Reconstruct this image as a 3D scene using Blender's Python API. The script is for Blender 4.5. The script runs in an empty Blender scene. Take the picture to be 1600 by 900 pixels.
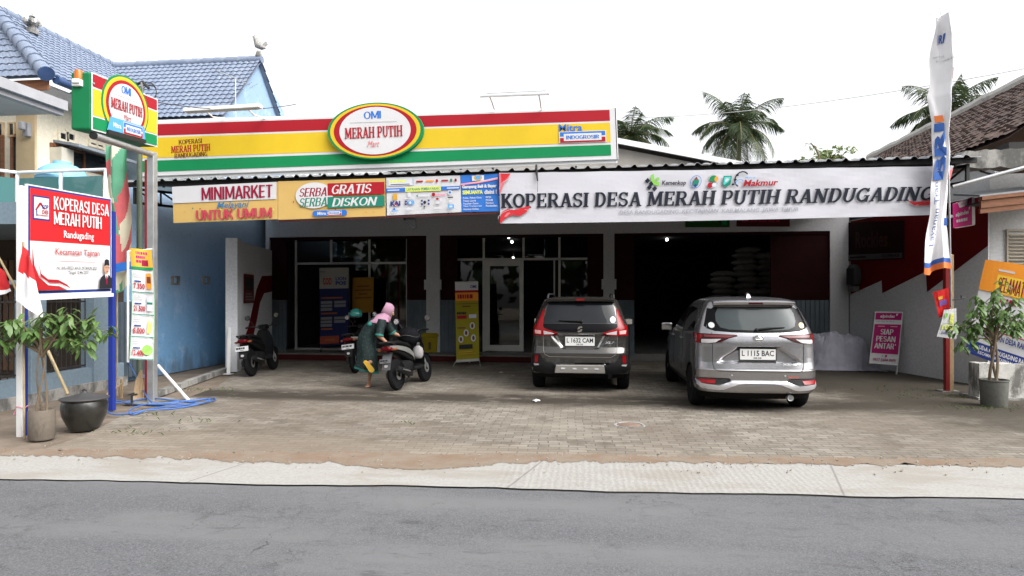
import bpy, bmesh, math, random
from mathutils import Vector, Matrix, noise as mnoise
random.seed(7)
S = bpy.context.scene
COL = S.collection
PI = math.pi
# ------------------------------------------------------------------ camera, sky, sun, exposure
F = 1000.0                        # focal length in photo pixels (1600 wide)
CAMH = 1.70
HZ = 464.0                        # horizon row
TH = math.atan(0.12)              # yaw to the left of the facade normal
ct, st = math.cos(TH), math.sin(TH)
cam_d = bpy.data.cameras.new('camera')
cam = bpy.data.objects.new('camera', cam_d); COL.objects.link(cam)
cam.location = (0, 0, CAMH)
cam.rotation_euler = (PI/2, 0, TH)
cam_d.sensor_width = 36.0
cam_d.lens = 36.0*F/1600.0
cam_d.shift_y = (HZ-450.0)/1600.0
cam_d.clip_start = 0.05; cam_d.clip_end = 2000
S.camera = cam

SUN_EL, SUN_AZ = math.radians(45), math.radians(118)
W = bpy.data.worlds.new('World'); S.world = W; W.use_nodes = True
nt = W.node_tree; nt.nodes.clear()
sky = nt.nodes.new('ShaderNodeTexSky'); sky.sky_type = 'NISHITA'; sky.sun_disc = False
sky.sun_elevation = SUN_EL; sky.sun_rotation = SUN_AZ
sky.air_density = 1.0; sky.dust_density = 4.0; sky.ozone_density = 1.0
hs = nt.nodes.new('ShaderNodeHueSaturation'); hs.inputs['Saturation'].default_value = 0.10
bgn = nt.nodes.new('ShaderNodeBackground'); bgn.inputs['Strength'].default_value = 0.15
won = nt.nodes.new('ShaderNodeOutputWorld')
nt.links.new(sky.outputs[0], hs.inputs['Color']); nt.links.new(hs.outputs[0], bgn.inputs['Color'])
nt.links.new(bgn.outputs[0], won.inputs['Surface'])
sl = bpy.data.lights.new('sun', 'SUN'); sl.energy = 1.0; sl.angle = math.radians(60); sl.color = (1.0, 0.96, 0.91)
so = bpy.data.objects.new('sun', sl); COL.objects.link(so)
so.rotation_euler = (PI/2-SUN_EL, 0, PI-SUN_AZ)
vs = S.view_settings
vs.view_transform = 'Standard'; vs.look = 'None'; vs.gamma = 1.0; vs.exposure = 1.25
vs.use_curve_mapping = False
S.display_settings.display_device = 'sRGB'
cy = S.cycles
cy.use_denoising = True
cy.max_bounces = 7; cy.diffuse_bounces = 3; cy.glossy_bounces = 3; cy.transmission_bounces = 4; cy.transparent_max_bounces = 10
cy.caustics_reflective = False; cy.caustics_refractive = False
cy.sample_clamp_indirect = 6.0

# ------------------------------------------------------------------ pixel -> world (places things at their own real distance)
def ray(px, py):
    xc = (px-800.0)/F; zc = (HZ-py)/F
    return Vector((-st+xc*ct, ct+xc*st, zc))
O = Vector((0, 0, CAMH))
def at(px, py, d): return O + ray(px, py)*d
def gp(px, py, z=0.0):
    r = ray(px, py); return O + r*((z-CAMH)/r.z)
def pl(px, py, Y): r = ray(px, py); return O + r*(Y/r.y)
def px_(px, py, X): r = ray(px, py); return O + r*(X/r.x)
CR = Vector((ct, st, 0)); CF = Vector((-st, ct, 0)); UP = Vector((0, 0, 1))

# ------------------------------------------------------------------ materials
MATS = {}
def M(name, col, rough=0.6, metal=0.0, var=0.12, scale=3.0, bump=0.0, bscale=60.0, spec=0.5, coat=0.0, emit=0.0, stretch=(1,1,1), tint=None):
    if name in MATS: return MATS[name]
    m = bpy.data.materials.new(name); m.use_nodes = True; MATS[name] = m
    t = m.node_tree; N = t.nodes; L = t.links; b = N['Principled BSDF']
    b.inputs['Roughness'].default_value = rough; b.inputs['Metallic'].default_value = metal
    b.inputs['Specular IOR Level'].default_value = spec
    b.inputs['Coat Weight'].default_value = coat; b.inputs['Coat Roughness'].default_value = 0.05
    tc = N.new('ShaderNodeTexCoord'); mp = N.new('ShaderNodeMapping'); mp.inputs['Scale'].default_value = stretch
    L.new(tc.outputs['Object'], mp.inputs['Vector'])
    nz = N.new('ShaderNodeTexNoise'); nz.inputs['Scale'].default_value = scale; nz.inputs['Detail'].default_value = 6; nz.inputs['Roughness'].default_value = 0.65
    L.new(mp.outputs[0], nz.inputs['Vector'])
    mr = N.new('ShaderNodeMapRange'); mr.inputs[1].default_value = 0.3; mr.inputs[2].default_value = 0.7
    L.new(nz.outputs[0], mr.inputs[0])
    mx = N.new('ShaderNodeMix'); mx.data_type = 'RGBA'
    c1 = tint if tint else [c*(1-var) for c in col]
    mx.inputs[6].default_value = (*c1, 1); mx.inputs[7].default_value = (*[min(1, c*(1+var)) for c in col], 1)
    L.new(mr.outputs[0], mx.inputs[0]); L.new(mx.outputs[2], b.inputs['Base Color'])
    if emit > 0:
        L.new(mx.outputs[2], b.inputs['Emission Color']); b.inputs['Emission Strength'].default_value = emit
    if bump > 0:
        n2 = N.new('ShaderNodeTexNoise'); n2.inputs['Scale'].default_value = bscale; n2.inputs['Detail'].default_value = 5
        L.new(mp.outputs[0], n2.inputs['Vector'])
        bp = N.new('ShaderNodeBump'); bp.inputs['Strength'].default_value = bump; bp.inputs['Distance'].default_value = 0.02
        L.new(n2.outputs[0], bp.inputs['Height']); L.new(bp.outputs[0], b.inputs['Normal'])
    return m
def glass(name, tint=(0.6,0.65,0.65), refl=1.0, rough=0.02, body=None, bodyw=0.0):
    if name in MATS: return MATS[name]
    m = bpy.data.materials.new(name); m.use_nodes = True; MATS[name] = m
    t = m.node_tree; N = t.nodes; L = t.links; N.clear()
    o = N.new('ShaderNodeOutputMaterial'); tr = N.new('ShaderNodeBsdfTransparent'); tr.inputs[0].default_value = (*tint, 1)
    gl = N.new('ShaderNodeBsdfGlossy'); gl.inputs['Roughness'].default_value = rough
    fr = N.new('ShaderNodeFresnel'); fr.inputs['IOR'].default_value = 1.5
    nz = N.new('ShaderNodeTexNoise'); nz.inputs['Scale'].default_value = 1.2
    bp = N.new('ShaderNodeBump'); bp.inputs['Strength'].default_value = 0.02; L.new(nz.outputs[0], bp.inputs['Height']); L.new(bp.outputs[0], gl.inputs['Normal'])
    ms = N.new('ShaderNodeMixShader'); L.new(fr.outputs[0], ms.inputs[0]); L.new(gl.outputs[0], ms.inputs[2])
    if body:
        df = N.new('ShaderNodeBsdfDiffuse'); df.inputs[0].default_value = (*body, 1)
        m2 = N.new('ShaderNodeMixShader'); m2.inputs[0].default_value = bodyw
        L.new(tr.outputs[0], m2.inputs[1]); L.new(df.outputs[0], m2.inputs[2]); L.new(m2.outputs[0], ms.inputs[1])
    else:
        L.new(tr.outputs[0], ms.inputs[1])
    L.new(ms.outputs[0], o.inputs['Surface'])
    return m

# ------------------------------------------------------------------ objects
LOC = {}
def tag(o, label=None, cat=None, group=None, kind=None):
    if label: o['label'] = label
    if cat: o['category'] = cat
    if group: o['group'] = group
    if kind: o['kind'] = kind
    return o
def thing(name, label, cat, loc=(0,0,0), rz=0.0, group=None):
    o = bpy.data.objects.new(name, None); COL.objects.link(o)
    o.location = loc; o.rotation_euler = (0, 0, rz); o.empty_display_size = 0.2
    LOC[o.name] = Vector(loc)
    return tag(o, label, cat, group)
def root_loc(o):
    while o.parent is not None: o = o.parent
    return LOC.get(o.name, Vector((0,0,0)))
class MB:
    """collects shapes; build() links them as one mesh object"""
    def __init__(s): s.v = []; s.f = []; s.m = []; s.cur = 0
    def add(s, verts, faces, mi=None):
        n = len(s.v); s.v += [Vector(p) for p in verts]
        for f in faces: s.f.append([i+n for i in f]); s.m.append(s.cur if mi is None else mi)
        return s
    def quad(s, a, b, c, d, mi=None): return s.add([a,b,c,d], [[0,1,2,3]], mi)
    def box(s, lo, hi, mi=None):
        x0,y0,z0 = lo; x1,y1,z1 = hi
        return s.add([(x0,y0,z0),(x1,y0,z0),(x1,y1,z0),(x0,y1,z0),(x0,y0,z1),(x1,y0,z1),(x1,y1,z1),(x0,y1,z1)],
                     [[0,3,2,1],[4,5,6,7],[0,1,5,4],[1,2,6,5],[2,3,7,6],[3,0,4,7]], mi)
    def obox(s, c, ax, ay, az, hx, hy, hz, mi=None):
        c = Vector(c); ax = Vector(ax).normalized()*hx; ay = Vector(ay).normalized()*hy; az = Vector(az).normalized()*hz
        P = [c+sx*ax+sy*ay+sz*az for sz in (-1,1) for sx,sy in ((-1,-1),(1,-1),(1,1),(-1,1))]
        return s.add(P, [[0,3,2,1],[4,5,6,7],[0,1,5,4],[1,2,6,5],[2,3,7,6],[3,0,4,7]], mi)
    def bar(s, a, b, w, h=None, mi=None, up=(0,0,1)):
        a = Vector(a); b = Vector(b); h = h or w; d = (b-a); u = Vector(up)
        if abs(d.normalized().dot(u)) > 0.97: u = Vector((0,1,0))
        sx = d.cross(u).normalized(); uz = sx.cross(d).normalized()
        return s.obox((a+b)/2, d, sx, uz, d.length/2, w/2, h/2, mi)
    def tube(s, pts, r, n=8, mi=None, caps=True, sq=1.0):
        pts = [Vector(p) for p in pts]; k = len(pts)
        rs = r if isinstance(r, (list, tuple)) else [r]*k
        V = []; Fc = []; prev = None
        for i, p in enumerate(pts):
            d = (pts[min(i+1,k-1)]-pts[max(i-1,0)]).normalized()
            if prev is None:
                u = Vector((0,0,1)) if abs(d.z) < 0.9 else Vector((0,1,0))
                a = d.cross(u).normalized()
            else:
                a = (prev - d*prev.dot(d)).normalized()
            prev = a; b = d.cross(a)
            for j in range(n):
                t = 2*PI*j/n; V.append(p + (a*math.cos(t) + b*math.sin(t)*sq)*rs[i])
        for i in range(k-1):
            for j in range(n):
                j2 = (j+1) % n; Fc.append([i*n+j, i*n+j2, (i+1)*n+j2, (i+1)*n+j])
        if caps: Fc.append(list(range(n))[::-1]); Fc.append([(k-1)*n+j for j in range(n)])
        return s.add(V, Fc, mi)
    def lathe(s, prof, c, axis=(0,0,1), n=24, mi=None):
        """prof: list of (r, h) along the axis"""
        c = Vector(c); ax = Vector(axis).normalized()
        a = ax.cross(Vector((0,0,1)) if abs(ax.z) < 0.9 else Vector((0,1,0))).normalized(); b = ax.cross(a)
        V = []; Fc = []; k = len(prof)
        for r, h in prof:
            for j in range(n):
                t = 2*PI*j/n; V.append(c + ax*h + (a*math.cos(t)+b*math.sin(t))*r)
        for i in range(k-1):
            for j in range(n):
                j2 = (j+1) % n; Fc.append([i*n+j, i*n+j2, (i+1)*n+j2, (i+1)*n+j])
        if prof[0][0] > 1e-5: Fc.append(list(range(n))[::-1])
        if prof[-1][0] > 1e-5: Fc.append([(k-1)*n+j for j in range(n)])
        return s.add(V, Fc, mi)
    def loft(s, rings, mi=None, closed=True, caps=True):
        """rings: list of equal-length point lists"""
        n = len(rings[0]); V = [p for r in rings for p in r]; Fc = []
        for i in range(len(rings)-1):
            for j in range(n if closed else n-1):
                j2 = (j+1) % n; Fc.append([i*n+j, i*n+j2, (i+1)*n+j2, (i+1)*n+j])
        if caps and closed:
            Fc.append(list(range(n))[::-1]); Fc.append([(len(rings)-1)*n+j for j in range(n)])
        return s.add(V, Fc, mi)
    def ball(s, c, r, n=14, k=9, mi=None, sc=(1,1,1)):
        c = Vector(c); rings = []
        for i in range(k+1):
            t = -PI/2 + PI*i/k; rr = max(math.cos(t), 1e-3)
            rings.append([c+Vector((math.cos(2*PI*j/n)*rr*r*sc[0], math.sin(2*PI*j/n)*rr*r*sc[1], math.sin(t)*r*sc[2])) for j in range(n)])
        return s.loft(rings, mi)
    def prism(s, poly, off, mi=None):
        """poly: planar 3-D outline, extruded by vector off"""
        P = [Vector(p) for p in poly]; off = Vector(off); n = len(P)
        Fc = [list(range(n))[::-1], [n+i for i in range(n)]] + [[i, (i+1)%n, n+(i+1)%n, n+i] for i in range(n)]
        return s.add(P+[p+off for p in P], Fc, mi)
    def build(s, name, mats, parent=None, local=False, smooth=False, bevel=0.0, fix=True):
        if not isinstance(mats, (list, tuple)): mats = [mats]
        off = Vector((0,0,0)) if (local or parent is None) else root_loc(parent)
        me = bpy.data.meshes.new(name)
        me.from_pydata([tuple(p-off) for p in s.v], [], s.f)
        for m in mats: me.materials.append(m)
        me.polygons.foreach_set('material_index', [min(i, len(mats)-1) for i in s.m])
        if fix:
            bm = bmesh.new(); bm.from_mesh(me)
            bmesh.ops.recalc_face_normals(bm, faces=bm.faces[:]); bm.to_mesh(me); bm.free()
        if smooth:
            me.polygons.foreach_set('use_smooth', [True]*len(me.polygons))
            if smooth != 'all':
                me.set_sharp_from_angle(angle=math.radians(40 if smooth is True else smooth))
        me.update()
        o = bpy.data.objects.new(name, me); COL.objects.link(o)
        if parent is not None: o.parent = parent
        if bevel > 0:
            md = o.modifiers.new('bevel', 'BEVEL'); md.width = bevel; md.segments = 2; md.limit_method = 'ANGLE'; md.angle_limit = math.radians(50)
        return o
def evaluated(o):
    dg = bpy.context.evaluated_depsgraph_get(); dg.update()
    me = bpy.data.meshes.new_from_object(o.evaluated_get(dg), depsgraph=dg)
    old = o.data; o.modifiers.clear(); o.data = me
    return o

# ------------------------------------------------------------------ lettering
TXT = {}
def text_geo(s, bold=0.0, shear=0.0, res=2):
    k = (s, bold, shear)
    if k in TXT: return TXT[k]
    c = bpy.data.curves.new('t', 'FONT'); c.body = s; c.size = 1.0; c.offset = bold; c.shear = shear; c.resolution_u = res; c.fill_mode = 'FRONT'
    o = bpy.data.objects.new('t', c); COL.objects.link(o)
    dg = bpy.context.evaluated_depsgraph_get(); dg.update()
    me = bpy.data.meshes.new_from_object(o.evaluated_get(dg), depsgraph=dg)
    V = [(v.co.x, v.co.y) for v in me.vertices]; Fc = [list(p.vertices) for p in me.polygons]
    bpy.data.objects.remove(o); bpy.data.curves.remove(c); bpy.data.meshes.remove(me)
    if not V: V = [(0,0)]; 
    x0 = min(v[0] for v in V); x1 = max(v[0] for v in V); y0 = min(v[1] for v in V); y1 = max(v[1] for v in V)
    sx = 1/max(x1-x0,1e-6); sy = 1/max(y1-y0,1e-6)
    TXT[k] = ([((x-x0)*sx, (y-y0)*sy) for x,y in V], Fc, (x1-x0)/(y1-y0))
    return TXT[k]
# slab-serif capitals: ('l', x0,y0,x1,y1,t) strokes and ('a', cx,cy,rx,ry,a0,a1,t) arcs
SL = {
 'K': (.88, [('l',.2,0,.2,1,.2),('l',.26,.42,.7,.97,.16),('l',.38,.55,.74,.03,.19),('s',.2,1,.36),('s',.2,0,.36),('s',.68,1,.34),('s',.72,0,.34)]),
 'O': (.86, [('a',.43,.5,.33,.43,0,360,.19)]),
 'P': (.8, [('l',.2,0,.2,1,.2),('l',.2,.945,.48,.945,.11),('l',.2,.45,.48,.45,.11),('a',.47,.7,.2,.25,-90,90,.17),('s',.2,1,.36),('s',.24,0,.42)]),
 'E': (.78, [('l',.2,0,.2,1,.2),('l',.05,.945,.7,.945,.11),('l',.05,.055,.72,.055,.11),('l',.2,.5,.55,.5,.11),('l',.66,.72,.66,1,.1),('l',.68,0,.68,.3,.1),('l',.53,.38,.53,.62,.08)]),
 'R': (.88, [('l',.2,0,.2,1,.2),('l',.2,.945,.48,.945,.11),('l',.2,.5,.48,.5,.11),('a',.47,.72,.2,.225,-90,90,.17),('l',.45,.5,.72,.04,.19),('s',.2,1,.36),('s',.2,0,.36),('s',.74,0,.3)]),
 'A': (.9, [('l',.17,.03,.43,.97,.13),('l',.73,.03,.46,.97,.2),('l',.25,.33,.62,.33,.1),('s',.16,0,.32),('s',.74,0,.34),('s',.42,1,.2)]),
 'S': (.74, [('a',.37,.72,.24,.225,20,270,.17),('a',.37,.275,.25,.225,-160,90,.17),('l',.61,.7,.61,.98,.09),('l',.12,.02,.12,.32,.09)]),
 'I': (.42, [('l',.21,0,.21,1,.2),('s',.21,1,.38),('s',.21,0,.38)]),
 'D': (.86, [('l',.2,0,.2,1,.2),('l',.05,.945,.42,.945,.11),('l',.05,.055,.42,.055,.11),('a',.4,.5,.32,.445,-90,90,.19)]),
 'M': (1.12, [('l',.17,0,.2,1,.13),('l',.93,0,.9,1,.19),('l',.24,.97,.54,.1,.18),('l',.54,.1,.86,.97,.14),('s',.17,0,.32),('s',.93,0,.36),('s',.16,1,.26),('s',.95,1,.28)]),
 'H': (.94, [('l',.2,0,.2,1,.2),('l',.74,0,.74,1,.2),('l',.2,.5,.74,.5,.11),('s',.2,1,.36),('s',.2,0,.36),('s',.74,1,.36),('s',.74,0,.36)]),
 'U': (.9, [('l',.2,.35,.2,1,.2),('l',.71,.35,.71,1,.16),('a',.455,.36,.255,.31,180,360,.18),('s',.2,1,.36),('s',.71,1,.34)]),
 'T': (.82, [('l',.41,0,.41,1,.2),('l',.04,.945,.78,.945,.11),('s',.41,0,.4),('l',.08,.68,.08,1,.09),('l',.74,.68,.74,1,.09)]),
 'N': (.96, [('l',.19,0,.19,1,.14),('l',.76,0,.76,1,.14),('l',.2,.95,.74,.05,.2),('s',.18,1,.3),('s',.19,0,.34),('s',.76,1,.34)]),
 'G': (.88, [('a',.44,.5,.33,.43,35,330,.19),('l',.72,0,.72,.46,.17),('l',.5,.43,.86,.43,.1),('l',.7,.7,.7,.98,.09)]),
 ' ': (.36, []),
}
# plain capitals and digits drawn with even strokes
SS = {
 'A': (.70, [('l',.09,0,.35,1,.17),('l',.61,0,.35,1,.17),('l',.2,.27,.5,.27,.13)]),
 'B': (.62, [('l',.1,0,.1,1,.18),('l',.1,.935,.34,.935,.13),('l',.1,.53,.34,.53,.12),('l',.1,.065,.36,.065,.13),('a',.34,.735,.17,.20,-90,90,.17),('a',.36,.30,.17,.235,-90,90,.17)]),
 'C': (.62, [('a',.34,.5,.25,.44,50,310,.17)]),
 'D': (.66, [('l',.1,0,.1,1,.18),('l',.1,.935,.32,.935,.13),('l',.1,.065,.32,.065,.13),('a',.32,.5,.24,.435,-90,90,.17)]),
 'E': (.56, [('l',.1,0,.1,1,.18),('l',.1,.935,.5,.935,.13),('l',.1,.5,.46,.5,.12),('l',.1,.065,.5,.065,.13)]),
 'G': (.68, [('a',.36,.5,.26,.44,50,320,.17),('l',.58,.06,.58,.48,.15),('l',.38,.45,.64,.45,.11)]),
 'H': (.68, [('l',.1,0,.1,1,.18),('l',.56,0,.56,1,.18),('l',.1,.51,.56,.51,.13)]),
 'I': (.24, [('l',.1,0,.1,1,.18)]),
 'K': (.66, [('l',.1,0,.1,1,.18),('l',.16,.42,.54,1,.16),('l',.28,.60,.58,0,.18)]),
 'L': (.54, [('l',.1,0,.1,1,.18),('l',.1,.065,.48,.065,.13)]),
 'M': (.82, [('l',.1,0,.1,1,.17),('l',.72,0,.72,1,.17),('l',.13,.98,.41,.12,.15),('l',.69,.98,.41,.12,.15)]),
 'N': (.70, [('l',.1,0,.1,1,.17),('l',.59,0,.59,1,.17),('l',.12,.97,.57,.03,.17)]),
 'O': (.72, [('a',.36,.5,.27,.44,0,360,.17)]),
 'P': (.60, [('l',.1,0,.1,1,.18),('l',.1,.935,.34,.935,.13),('l',.1,.45,.34,.45,.12),('a',.34,.69,.17,.24,-90,90,.17)]),
 'R': (.64, [('l',.1,0,.1,1,.18),('l',.1,.935,.34,.935,.13),('l',.1,.49,.34,.49,.12),('a',.34,.71,.17,.22,-90,90,.17),('l',.32,.49,.54,0,.18)]),
 'S': (.58, [('a',.29,.72,.19,.215,15,270,.16),('a',.29,.285,.20,.22,-165,90,.16)]),
 'T': (.58, [('l',.29,0,.29,1,.18),('l',.02,.935,.56,.935,.13)]),
 'U': (.68, [('l',.1,.3,.1,1,.18),('l',.56,.3,.56,1,.18),('a',.33,.32,.23,.265,180,360,.17)]),
 '1': (.42, [('l',.24,0,.24,1,.17),('l',.08,.76,.26,.95,.13)]), '0': (.62, [('a',.31,.5,.21,.44,0,360,.16)]),
 '2': (.58, [('a',.28,.72,.19,.22,-20,160,.16),('l',.47,.66,.1,.08,.16),('l',.06,.065,.52,.065,.13)]), '3': (.58, [('a',.26,.73,.19,.20,-90,140,.16),('a',.26,.29,.21,.235,-140,90,.16)]),
 '5': (.58, [('l',.1,.935,.5,.935,.13),('l',.12,.5,.12,.97,.14),('a',.26,.32,.21,.25,-150,110,.16)]), '6': (.58, [('a',.29,.3,.19,.235,0,360,.16),('l',.13,.35,.36,.98,.15)]),
 '*': (.30, [('l',.05,.8,.25,.8,.07),('l',.1,.68,.2,.92,.07),('l',.2,.68,.1,.92,.07)]), ' ': (.30, []),
}
def slab_geo(s, SL=SL, shear=0.0):
    V = []; Fc = []; x = 0; ws = .72 if SL is SS else .84
    def quad(a, b, c, d): n = len(V); V.extend([a,b,c,d]); Fc.append([n,n+1,n+2,n+3])
    for ch in s:
        w, st_ = SL[ch]
        for q in st_:
            if q[0] == 's': q = ('l', q[1]-q[3]/2, .05 if q[2] == 0 else .95, q[1]+q[3]/2, .05 if q[2] == 0 else .95, .1)
            if q[0] == 'l':
                _, x0,y0,x1,y1,t = q; dx, dy = x1-x0, y1-y0; L = math.hypot(dx,dy); k_ = (.5+.17*abs(dy)/max(L,1e-6))*ws; nx, ny = -dy/L*t*k_, dx/L*t*k_
                quad((x+x0+nx,y0+ny),(x+x1+nx,y1+ny),(x+x1-nx,y1-ny),(x+x0-nx,y0-ny))
            else:
                _, cx,cyy,rx,ry,a0,a1,t = q; n = max(8, int(abs(a1-a0)/18))
                for i in range(n):
                    p, q2 = math.radians(a0+(a1-a0)*i/n), math.radians(a0+(a1-a0)*(i+1)/n)
                    th = t*.62*ws; tv = t*.42*ws
                    quad((x+cx+(rx+th)*math.cos(p),cyy+(ry+tv)*math.sin(p)),(x+cx+(rx+th)*math.cos(q2),cyy+(ry+tv)*math.sin(q2)),
                         (x+cx+(rx-th)*math.cos(q2),cyy+(ry-tv)*math.sin(q2)),(x+cx+(rx-th)*math.cos(p),cyy+(ry-tv)*math.sin(p)))
        x += w
    V = [(a+shear*b, b) for a, b in V]
    x0 = min(v[0] for v in V); x1 = max(v[0] for v in V)
    return [((a-x0)/(x1-x0), b) for a,b in V], Fc, (x1-x0)

class Board:
    """a printed board or cloth: (u,v) from its top left corner, corners TL,TR,BR,BL in world space"""
    def __init__(s, TL, TR, BR, BL, disp=None, grid=0.25, step=0.002):
        s.c = [Vector(p) for p in (TL,TR,BR,BL)]; s.disp = disp; s.grid = grid; s.step = step
        s.W = ((s.c[1]-s.c[0]).length + (s.c[2]-s.c[3]).length)/2
        s.H = ((s.c[3]-s.c[0]).length + (s.c[2]-s.c[1]).length)/2
        s.n = (s.c[3]-s.c[0]).cross(s.c[1]-s.c[0]).normalized()      # towards the reader
        s.mb = MB(); s.mats = []; s.lay = 0; s.base = 0.0
        if disp: s.base = .012; s.step = .0006
    def P(s, u, v, w=0.0):
        TL,TR,BR,BL = s.c
        p = (TL*(1-u)+TR*u)*(1-v) + (BL*(1-u)+BR*u)*v
        if s.disp: p = p + s.disp(u, v, s)
        return p + s.n*w
    def mi(s, m):
        if m not in s.mats: s.mats.append(m)
        return s.mats.index(m)
    def back(s, thick, m, side=None):
        """body of the board behind the print"""
        nu = max(1, int(s.W/s.grid)) if s.disp else 1; nv = max(1, int(s.H/s.grid)) if s.disp else 1
        fr = [[s.P(i/nu, j/nv, 0) for i in range(nu+1)] for j in range(nv+1)]
        bk = [[s.P(i/nu, j/nv, -thick) for i in range(nu+1)] for j in range(nv+1)]
        V = [p for r in fr for p in r] + [p for r in bk for p in r]; n = (nu+1)*(nv+1); Fc = []; K = nu+1
        Fb = []
        for j in range(nv):
            for i in range(nu):
                a = j*K+i; Fc.append([a,a+1,a+K+1,a+K]); Fb.append([n+a,n+a+K,n+a+K+1,n+a+1])
        for i in range(nu): Fb.append([i,n+i,n+i+1,i+1]); a = nv*K+i; Fb.append([a,a+1,n+a+1,n+a])
        for j in range(nv): a = j*K; Fb.append([a,a+K,n+a+K,n+a]); a = j*K+nu; Fb.append([a,n+a,n+a+K,a+K])
        s.mb.add(V, Fc+Fb); s.mb.m[-len(Fc)-len(Fb):] = [s.mi(m)]*len(Fc) + [s.mi(side or m)]*len(Fb)
        return s
    def _z(s): s.lay += 1; return s.base+s.step*s.lay
    def rect(s, u0, v0, u1, v1, m, z=None):
        z = s._z() if z is None else z
        nu = max(1, int((u1-u0)*s.W/s.grid)) if s.disp else 1; nv = max(1, int((v1-v0)*s.H/s.grid)) if s.disp else 1
        V = [s.P(u0+(u1-u0)*i/nu, v0+(v1-v0)*j/nv, z) for j in range(nv+1) for i in range(nu+1)]; K = nu+1
        s.mb.add(V, [[j*K+i, j*K+i+1, (j+1)*K+i+1, (j+1)*K+i] for j in range(nv) for i in range(nu)], s.mi(m)); return s
    def poly(s, pts, m, z=None):
        z = s._z() if z is None else z
        s.mb.add([s.P(u,v,z) for u,v in pts], [list(range(len(pts)))], s.mi(m)); return s
    def ell(s, cu, cv, ru, rv, m, a0=0, a1=360, n=40, z=None):
        return s.poly([(cu+ru*math.cos(math.radians(a0+(a1-a0)*i/n)), cv+rv*math.sin(math.radians(a0+(a1-a0)*i/n))) for i in range(n)], m, z)
    def ring(s, cu, cv, ru, rv, t, m, a0=0, a1=360, n=24):
        z = s._z()
        for i in range(n):
            p, q = math.radians(a0+(a1-a0)*i/n), math.radians(a0+(a1-a0)*(i+1)/n)
            s.mb.add([s.P(cu+k*ru*math.cos(a), cv+k*rv*math.sin(a), z) for a,k in ((p,1),(q,1),(q,1-t),(p,1-t))], [[0,1,2,3]], s.mi(m))
        return s
    def text(s, t, u0, v0, u1, v1, m, bold=0.012, shear=0.0, rot=0.0, slab=False, z=None):
        V, Fc, asp = slab_geo(t, SS, shear) if slab == 'sans' else slab_geo(t) if slab else text_geo(t, bold, shear)
        z = s._z() if z is None else z
        cr, sr = math.cos(rot), math.sin(rot); cu, cv = (u0+u1)/2, (v0+v1)/2
        out = []
        for i, (x, y) in enumerate(V):
            U = u0+(u1-u0)*x - cu; Vv = v1+(v0-v1)*y - cv
            if rot: a = U*s.W; b = Vv*s.H; U, Vv = (a*cr+b*sr)/s.W, (-a*sr+b*cr)/s.H
            out.append(s.P(cu+U, cv+Vv, z + (0.00002*(i//4) if slab else 0)))
        s.mb.add(out, Fc, s.mi(m)); return s
    def bars(s, u0, v0, u1, v1, m, n, seed=0, hgt=0.5):
        """rows of print too small to read in the photograph"""
        r = random.Random(seed)
        for i in range(n):
            va = v0+(v1-v0)*i/n; vb = va+(v1-v0)/n*hgt
            u = u0; z = s._z(); ue = u0+(u1-u0)*r.uniform(.7, 1)
            while u < ue:
                w = r.uniform(.06,.2)*(u1-u0); s.rect(u, va, min(u+w, ue), vb, m, z); u += w+.03*(u1-u0)
        return s
    def build(s, name, parent=None): return s.mb.build(name, s.mats, parent, fix=False)
# ================================================================== surfaces with their own node set-ups
def nodes_mat(name, rough=0.8):
    m = bpy.data.materials.new(name); m.use_nodes = True; MATS[name] = m
    t = m.node_tree; b = t.nodes['Principled BSDF']; b.inputs['Roughness'].default_value = rough
    tc = t.nodes.new('ShaderNodeTexCoord')
    return m, t.nodes, t.links, b, tc.outputs['Object']
def nnoise(N, L, vec, scale, detail=5, rough=0.6, stretch=None):
    if stretch:
        mp = N.new('ShaderNodeMapping'); mp.inputs['Scale'].default_value = stretch; L.new(vec, mp.inputs['Vector']); vec = mp.outputs[0]
    n = N.new('ShaderNodeTexNoise'); n.inputs['Scale'].default_value = scale; n.inputs['Detail'].default_value = detail; n.inputs['Roughness'].default_value = rough
    L.new(vec, n.inputs['Vector']); return n.outputs[0]
def nramp(N, L, val, a, b, ca=0.0, cb=1.0):
    r = N.new('ShaderNodeMapRange'); r.inputs[1].default_value = a; r.inputs[2].default_value = b; r.inputs[3].default_value = ca; r.inputs[4].default_value = cb
    r.interpolation_type = 'SMOOTHSTEP'
    L.new(val, r.inputs[0]); return r.outputs[0]
def nmix(N, L, fac, a, b, mode='MIX'):
    x = N.new('ShaderNodeMix'); x.data_type = 'RGBA'; x.blend_type = mode
    if isinstance(fac, (int, float)): x.inputs[0].default_value = fac
    else: L.new(fac, x.inputs[0])
    for i, c in ((6, a), (7, b)):
        if isinstance(c, tuple): x.inputs[i].default_value = (*c, 1)
        else: L.new(c, x.inputs[i])
    return x.outputs[2]
def nmath(N, L, op, a, b=None, c=None):
    x = N.new('ShaderNodeMath'); x.operation = op
    for i, v in enumerate((a, b, c)):
        if v is None: continue
        if isinstance(v, (int, float)): x.inputs[i].default_value = v
        else: L.new(v, x.inputs[i])
    return x.outputs[0]
def nbump(N, L, b, h, strength=0.4, dist=0.01):
    bp = N.new('ShaderNodeBump'); bp.inputs['Strength'].default_value = strength; bp.inputs['Distance'].default_value = dist
    L.new(h, bp.inputs['Height']); L.new(bp.outputs[0], b.inputs['Normal'])
def nsep(N, L, vec):
    s = N.new('ShaderNodeSeparateXYZ'); L.new(vec, s.inputs[0]); return s.outputs

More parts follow.
